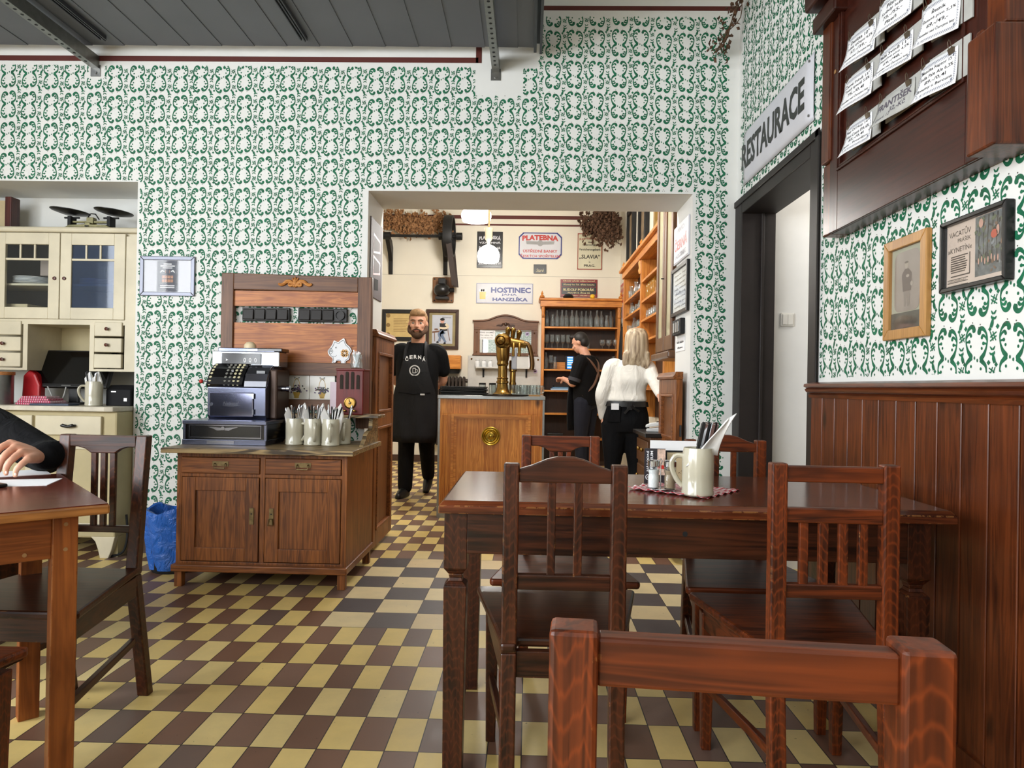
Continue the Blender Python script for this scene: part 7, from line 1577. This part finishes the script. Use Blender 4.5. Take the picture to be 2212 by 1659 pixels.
g = MB(); loft(g, [(0, 0, .86, .18, .14), (0, 0, .98, .185, .15), (0, 0, 1.12, .185, .15), (0, -.005, 1.27, .2, .145), (0, 0, 1.38, .19, .11), (0, .01, 1.43, .11, .085), (0, .01, 1.465, .08, .075)])
for s_, e_ in ((SA, EA), (SB, EB)): limb(g, [Vector(s_)*.8+Vector((0, 0, .28)), s_, Vector(s_).lerp(Vector(e_), .85)], [.085, .085, .07])
flesh(g, 'shirt', TEE, p, .01)
for s_, e_ in ((SA, EA), (SB, EB)): a_, b_ = Vector(s_).lerp(Vector(e_), .74), Vector(s_).lerp(Vector(e_), .9); MB().tube([a_, b_], [.078, .074], 16).build('sleeve_cuff', mat('washed_black', (54, 54, 60), .85), p, smooth=True)
NAVY = cloth_mat('navy_trousers', (34, 36, 46)); g = MB(); leg(g, (-.09, 0, .9), (-.095, -.02, .48), (-.1, .0, .08), (.115, .1, .08, .078, .07)); leg(g, (.09, 0, .9), (.095, -.02, .48), (.1, .0, .08), (.115, .1, .08, .078, .07)); ell(g, (0, .01, .9), (.17, .135, .1)); flesh(g, 'trousers', NAVY, p, .011)
g = MB(); loft(g, [(0, -.165, .55, .17, .02), (0, -.17, .8, .18, .02), (0, -.165, 1.0, .17, .02), (0, -.16, 1.25, .11, .018), (0, -.15, 1.3, .1, .015)]); flesh(g, 'apron', APR, p, .01)
STR = mat('brown_leather_strap', (104, 74, 56), .6, var=.1)
for e in (-1, 1): MB().tube(spline([(e*.1, -.16, 1.34), (e*.112, -.05, 1.448), (e*.105, .085, 1.40), (e*.01, .147, 1.27), (-e*.11, .143, 1.1), (-e*.178, .03, .98)], 4), .014, 8, flat=.35).build('apron_strap', STR, p, smooth=True)
g = MB(); M_ = Matrix.Translation((-.285, -.02, 1.27)) @ Matrix.Rotation(PI/2, 4, 'Z'); q = MB(); ribbon(q, [(.03*math.cos(a/8*PI), .03*math.sin(a/8*PI), .013) for a in range(17)], 0, 0, 1); ribbon(q, [(-.008, -.012, .008), (.006, .014, .008)], 0); g.add([tuple(M_ @ Vector(v)) for v in q.v], q.f); g.build('sleeve_emblem', PAPER, p)
for e in (-.1, .1): shoe(p, (e, .04, 0), (e, -.17, 0))
# ---- guest at the left table: black sleeve and hand, rest of the figure outside the frame
p = person('seated guest in black sweater, only arm and hand on the left table visible', (0, 0, 0))
V = Vector
sh, el, wr = P(-60, 905, Y=2.6), P(96, 985, Y=2.42), P(88, 986, Y=2.19)
b = MB(); arm(b, sh, el, wr, (.055, .05, .044, .038, .028))
KN_ = [P(22, 957, Y=2.15), P(32, 966, Y=2.13), P(46, 977, Y=2.115), P(60, 992, Y=2.10)]
TIPS = [[P(0, 968, Y=2.12), P(-12, 985, Y=2.11), P(-18, 1002, Y=2.105)], [P(10, 984, Y=2.095), P(0, 1002, Y=2.085), P(-3, 1018, Y=2.08)], [P(25, 994, Y=2.08), P(14, 1009, Y=2.07), P(13, 1023, Y=2.066)], [P(44, 1005, Y=2.075), P(35, 1015, Y=2.07), P(33, 1027, Y=2.066)]]
for k, (kn, tp_) in enumerate(zip(KN_, TIPS)):
    limb(b, [wr+(kn-wr)*.05, wr.lerp(kn, .55), kn], [.021, .0185, .0135], n=10); limb(b, [kn]+tp_, [.0122, .0112, .0102, .008] if k < 3 else [.011, .0102, .0092, .0075], n=10)
limb(b, [wr+V((-.01, -.005, .008)), P(30, 975, Y=2.17), P(8, 988, Y=2.15), P(-8, 1003, Y=2.13)], [.018, .0165, .0125, .009], n=10)
loft(b, [(-2.4, 2.7, .5, .17, .12), (-2.4, 2.69, .75, .16, .12), (-2.4, 2.68, .95, .18, .12), (-2.39, 2.67, 1.06, .16, .09), (-2.38, 2.66, 1.13, .07, .06)]); limb(b, [(-2.37, 2.66, 1.1), (-2.36, 2.63, 1.2)], [.06, .055])
HM = Euler((.3, 0, .5)).to_matrix(); HC = (-2.34, 2.58, 1.31); head(b, HC, HM, 1.0)
arm(b, (-2.56, 2.62, 1.03), (-2.5, 2.36, .86), (-2.24, 2.26, .83)); hand(b, (-2.24, 2.26, .83), (1, -.2, -.05), (0, 0, -1), .4, -1)
for e in (-.1, .1): leg(b, (-2.38+e, 2.64, .5), (-2.3+e, 2.22, .5), (-2.3+e, 2.25, .09))
flesh(b, 'body', SKIN, p, .0045, 2); face_parts(p, HC, HM, 1.0)
for k, tp_ in enumerate(TIPS):
    d = (tp_[2]-tp_[1]).normalized(); o = MB().ball((0, 0, 0), 1, 10).xf(Matrix.Translation(tp_[2]-d*.002+V((.004, -.0055, .002))) @ Matrix.Diagonal((.0042, .0018, .0052, 1))).build('fingernail', mat('nail', (222, 178, 160), .3, var=0), p, smooth=True)
SWE = cloth_mat('black_sweater', (13, 13, 15), .9, 13, .45)
g = MB(); limb(g, [V((-2.25, 2.66, 1.02)), sh, sh.lerp(el, .35)+V((0, 0, .012)), sh.lerp(el, .75)+V((0, 0, .004)), el+V((.01, .0, 0)), el.lerp(wr, .5), wr+V((.0, .03, 0))], [.09, .088, .074, .07, .062, .054, .044])
limb(g, [wr+V((.0, .06, 0)), wr+V((0, .022, 0))], [.05, .047], n=14)
loft(g, [(-2.4, 2.7, .46, .2, .15), (-2.4, 2.69, .75, .19, .15), (-2.4, 2.68, .95, .205, .145), (-2.39, 2.67, 1.06, .19, .11), (-2.38, 2.66, 1.13, .1, .08)]); limb(g, [(-2.5, 2.66, 1.05), (-2.54, 2.46, .93), (-2.5, 2.36, .86), (-2.28, 2.27, .83)], [.085, .07, .06, .045])
flesh(g, 'sweater', SWE, p, .007, 2)
g = MB(); c = V(HC); T = lambda v: c+(HM @ V(v)); ell(g, T((0, .026, .05)), (.09, .104, .1)); ell(g, T((0, -.045, .1)), (.07, .055, .034)); flesh(g, 'hair', mat('black_brown_hair', (26, 20, 18), .6), p, .009, 1)
g = MB()
for e in (-.1, .1): leg(g, (-2.38+e, 2.66, .5), (-2.3+e, 2.2, .5), (-2.3+e, 2.25, .1), (.1, .09, .075, .07, .06))
flesh(g, 'trousers', TRO, p, .012)
for e in (-.1, .1): shoe(p, (-2.3+e, 2.27, 0), (-2.3+e, 2.07, 0))
t = thing('bench', 'plain dark wooden bench carrying the seated guest beyond the left edge', 'bench', (-2.42, 2.72, 0)); MB().box(-.4, .3, -.18, .18, .34, .38).build('seat', DW('x'), t, bevel=.005)
for x in (-.36, .24): MB().box(x, x+.04, -.15, .15, 0, .34).build('leg', DW('z'), t)
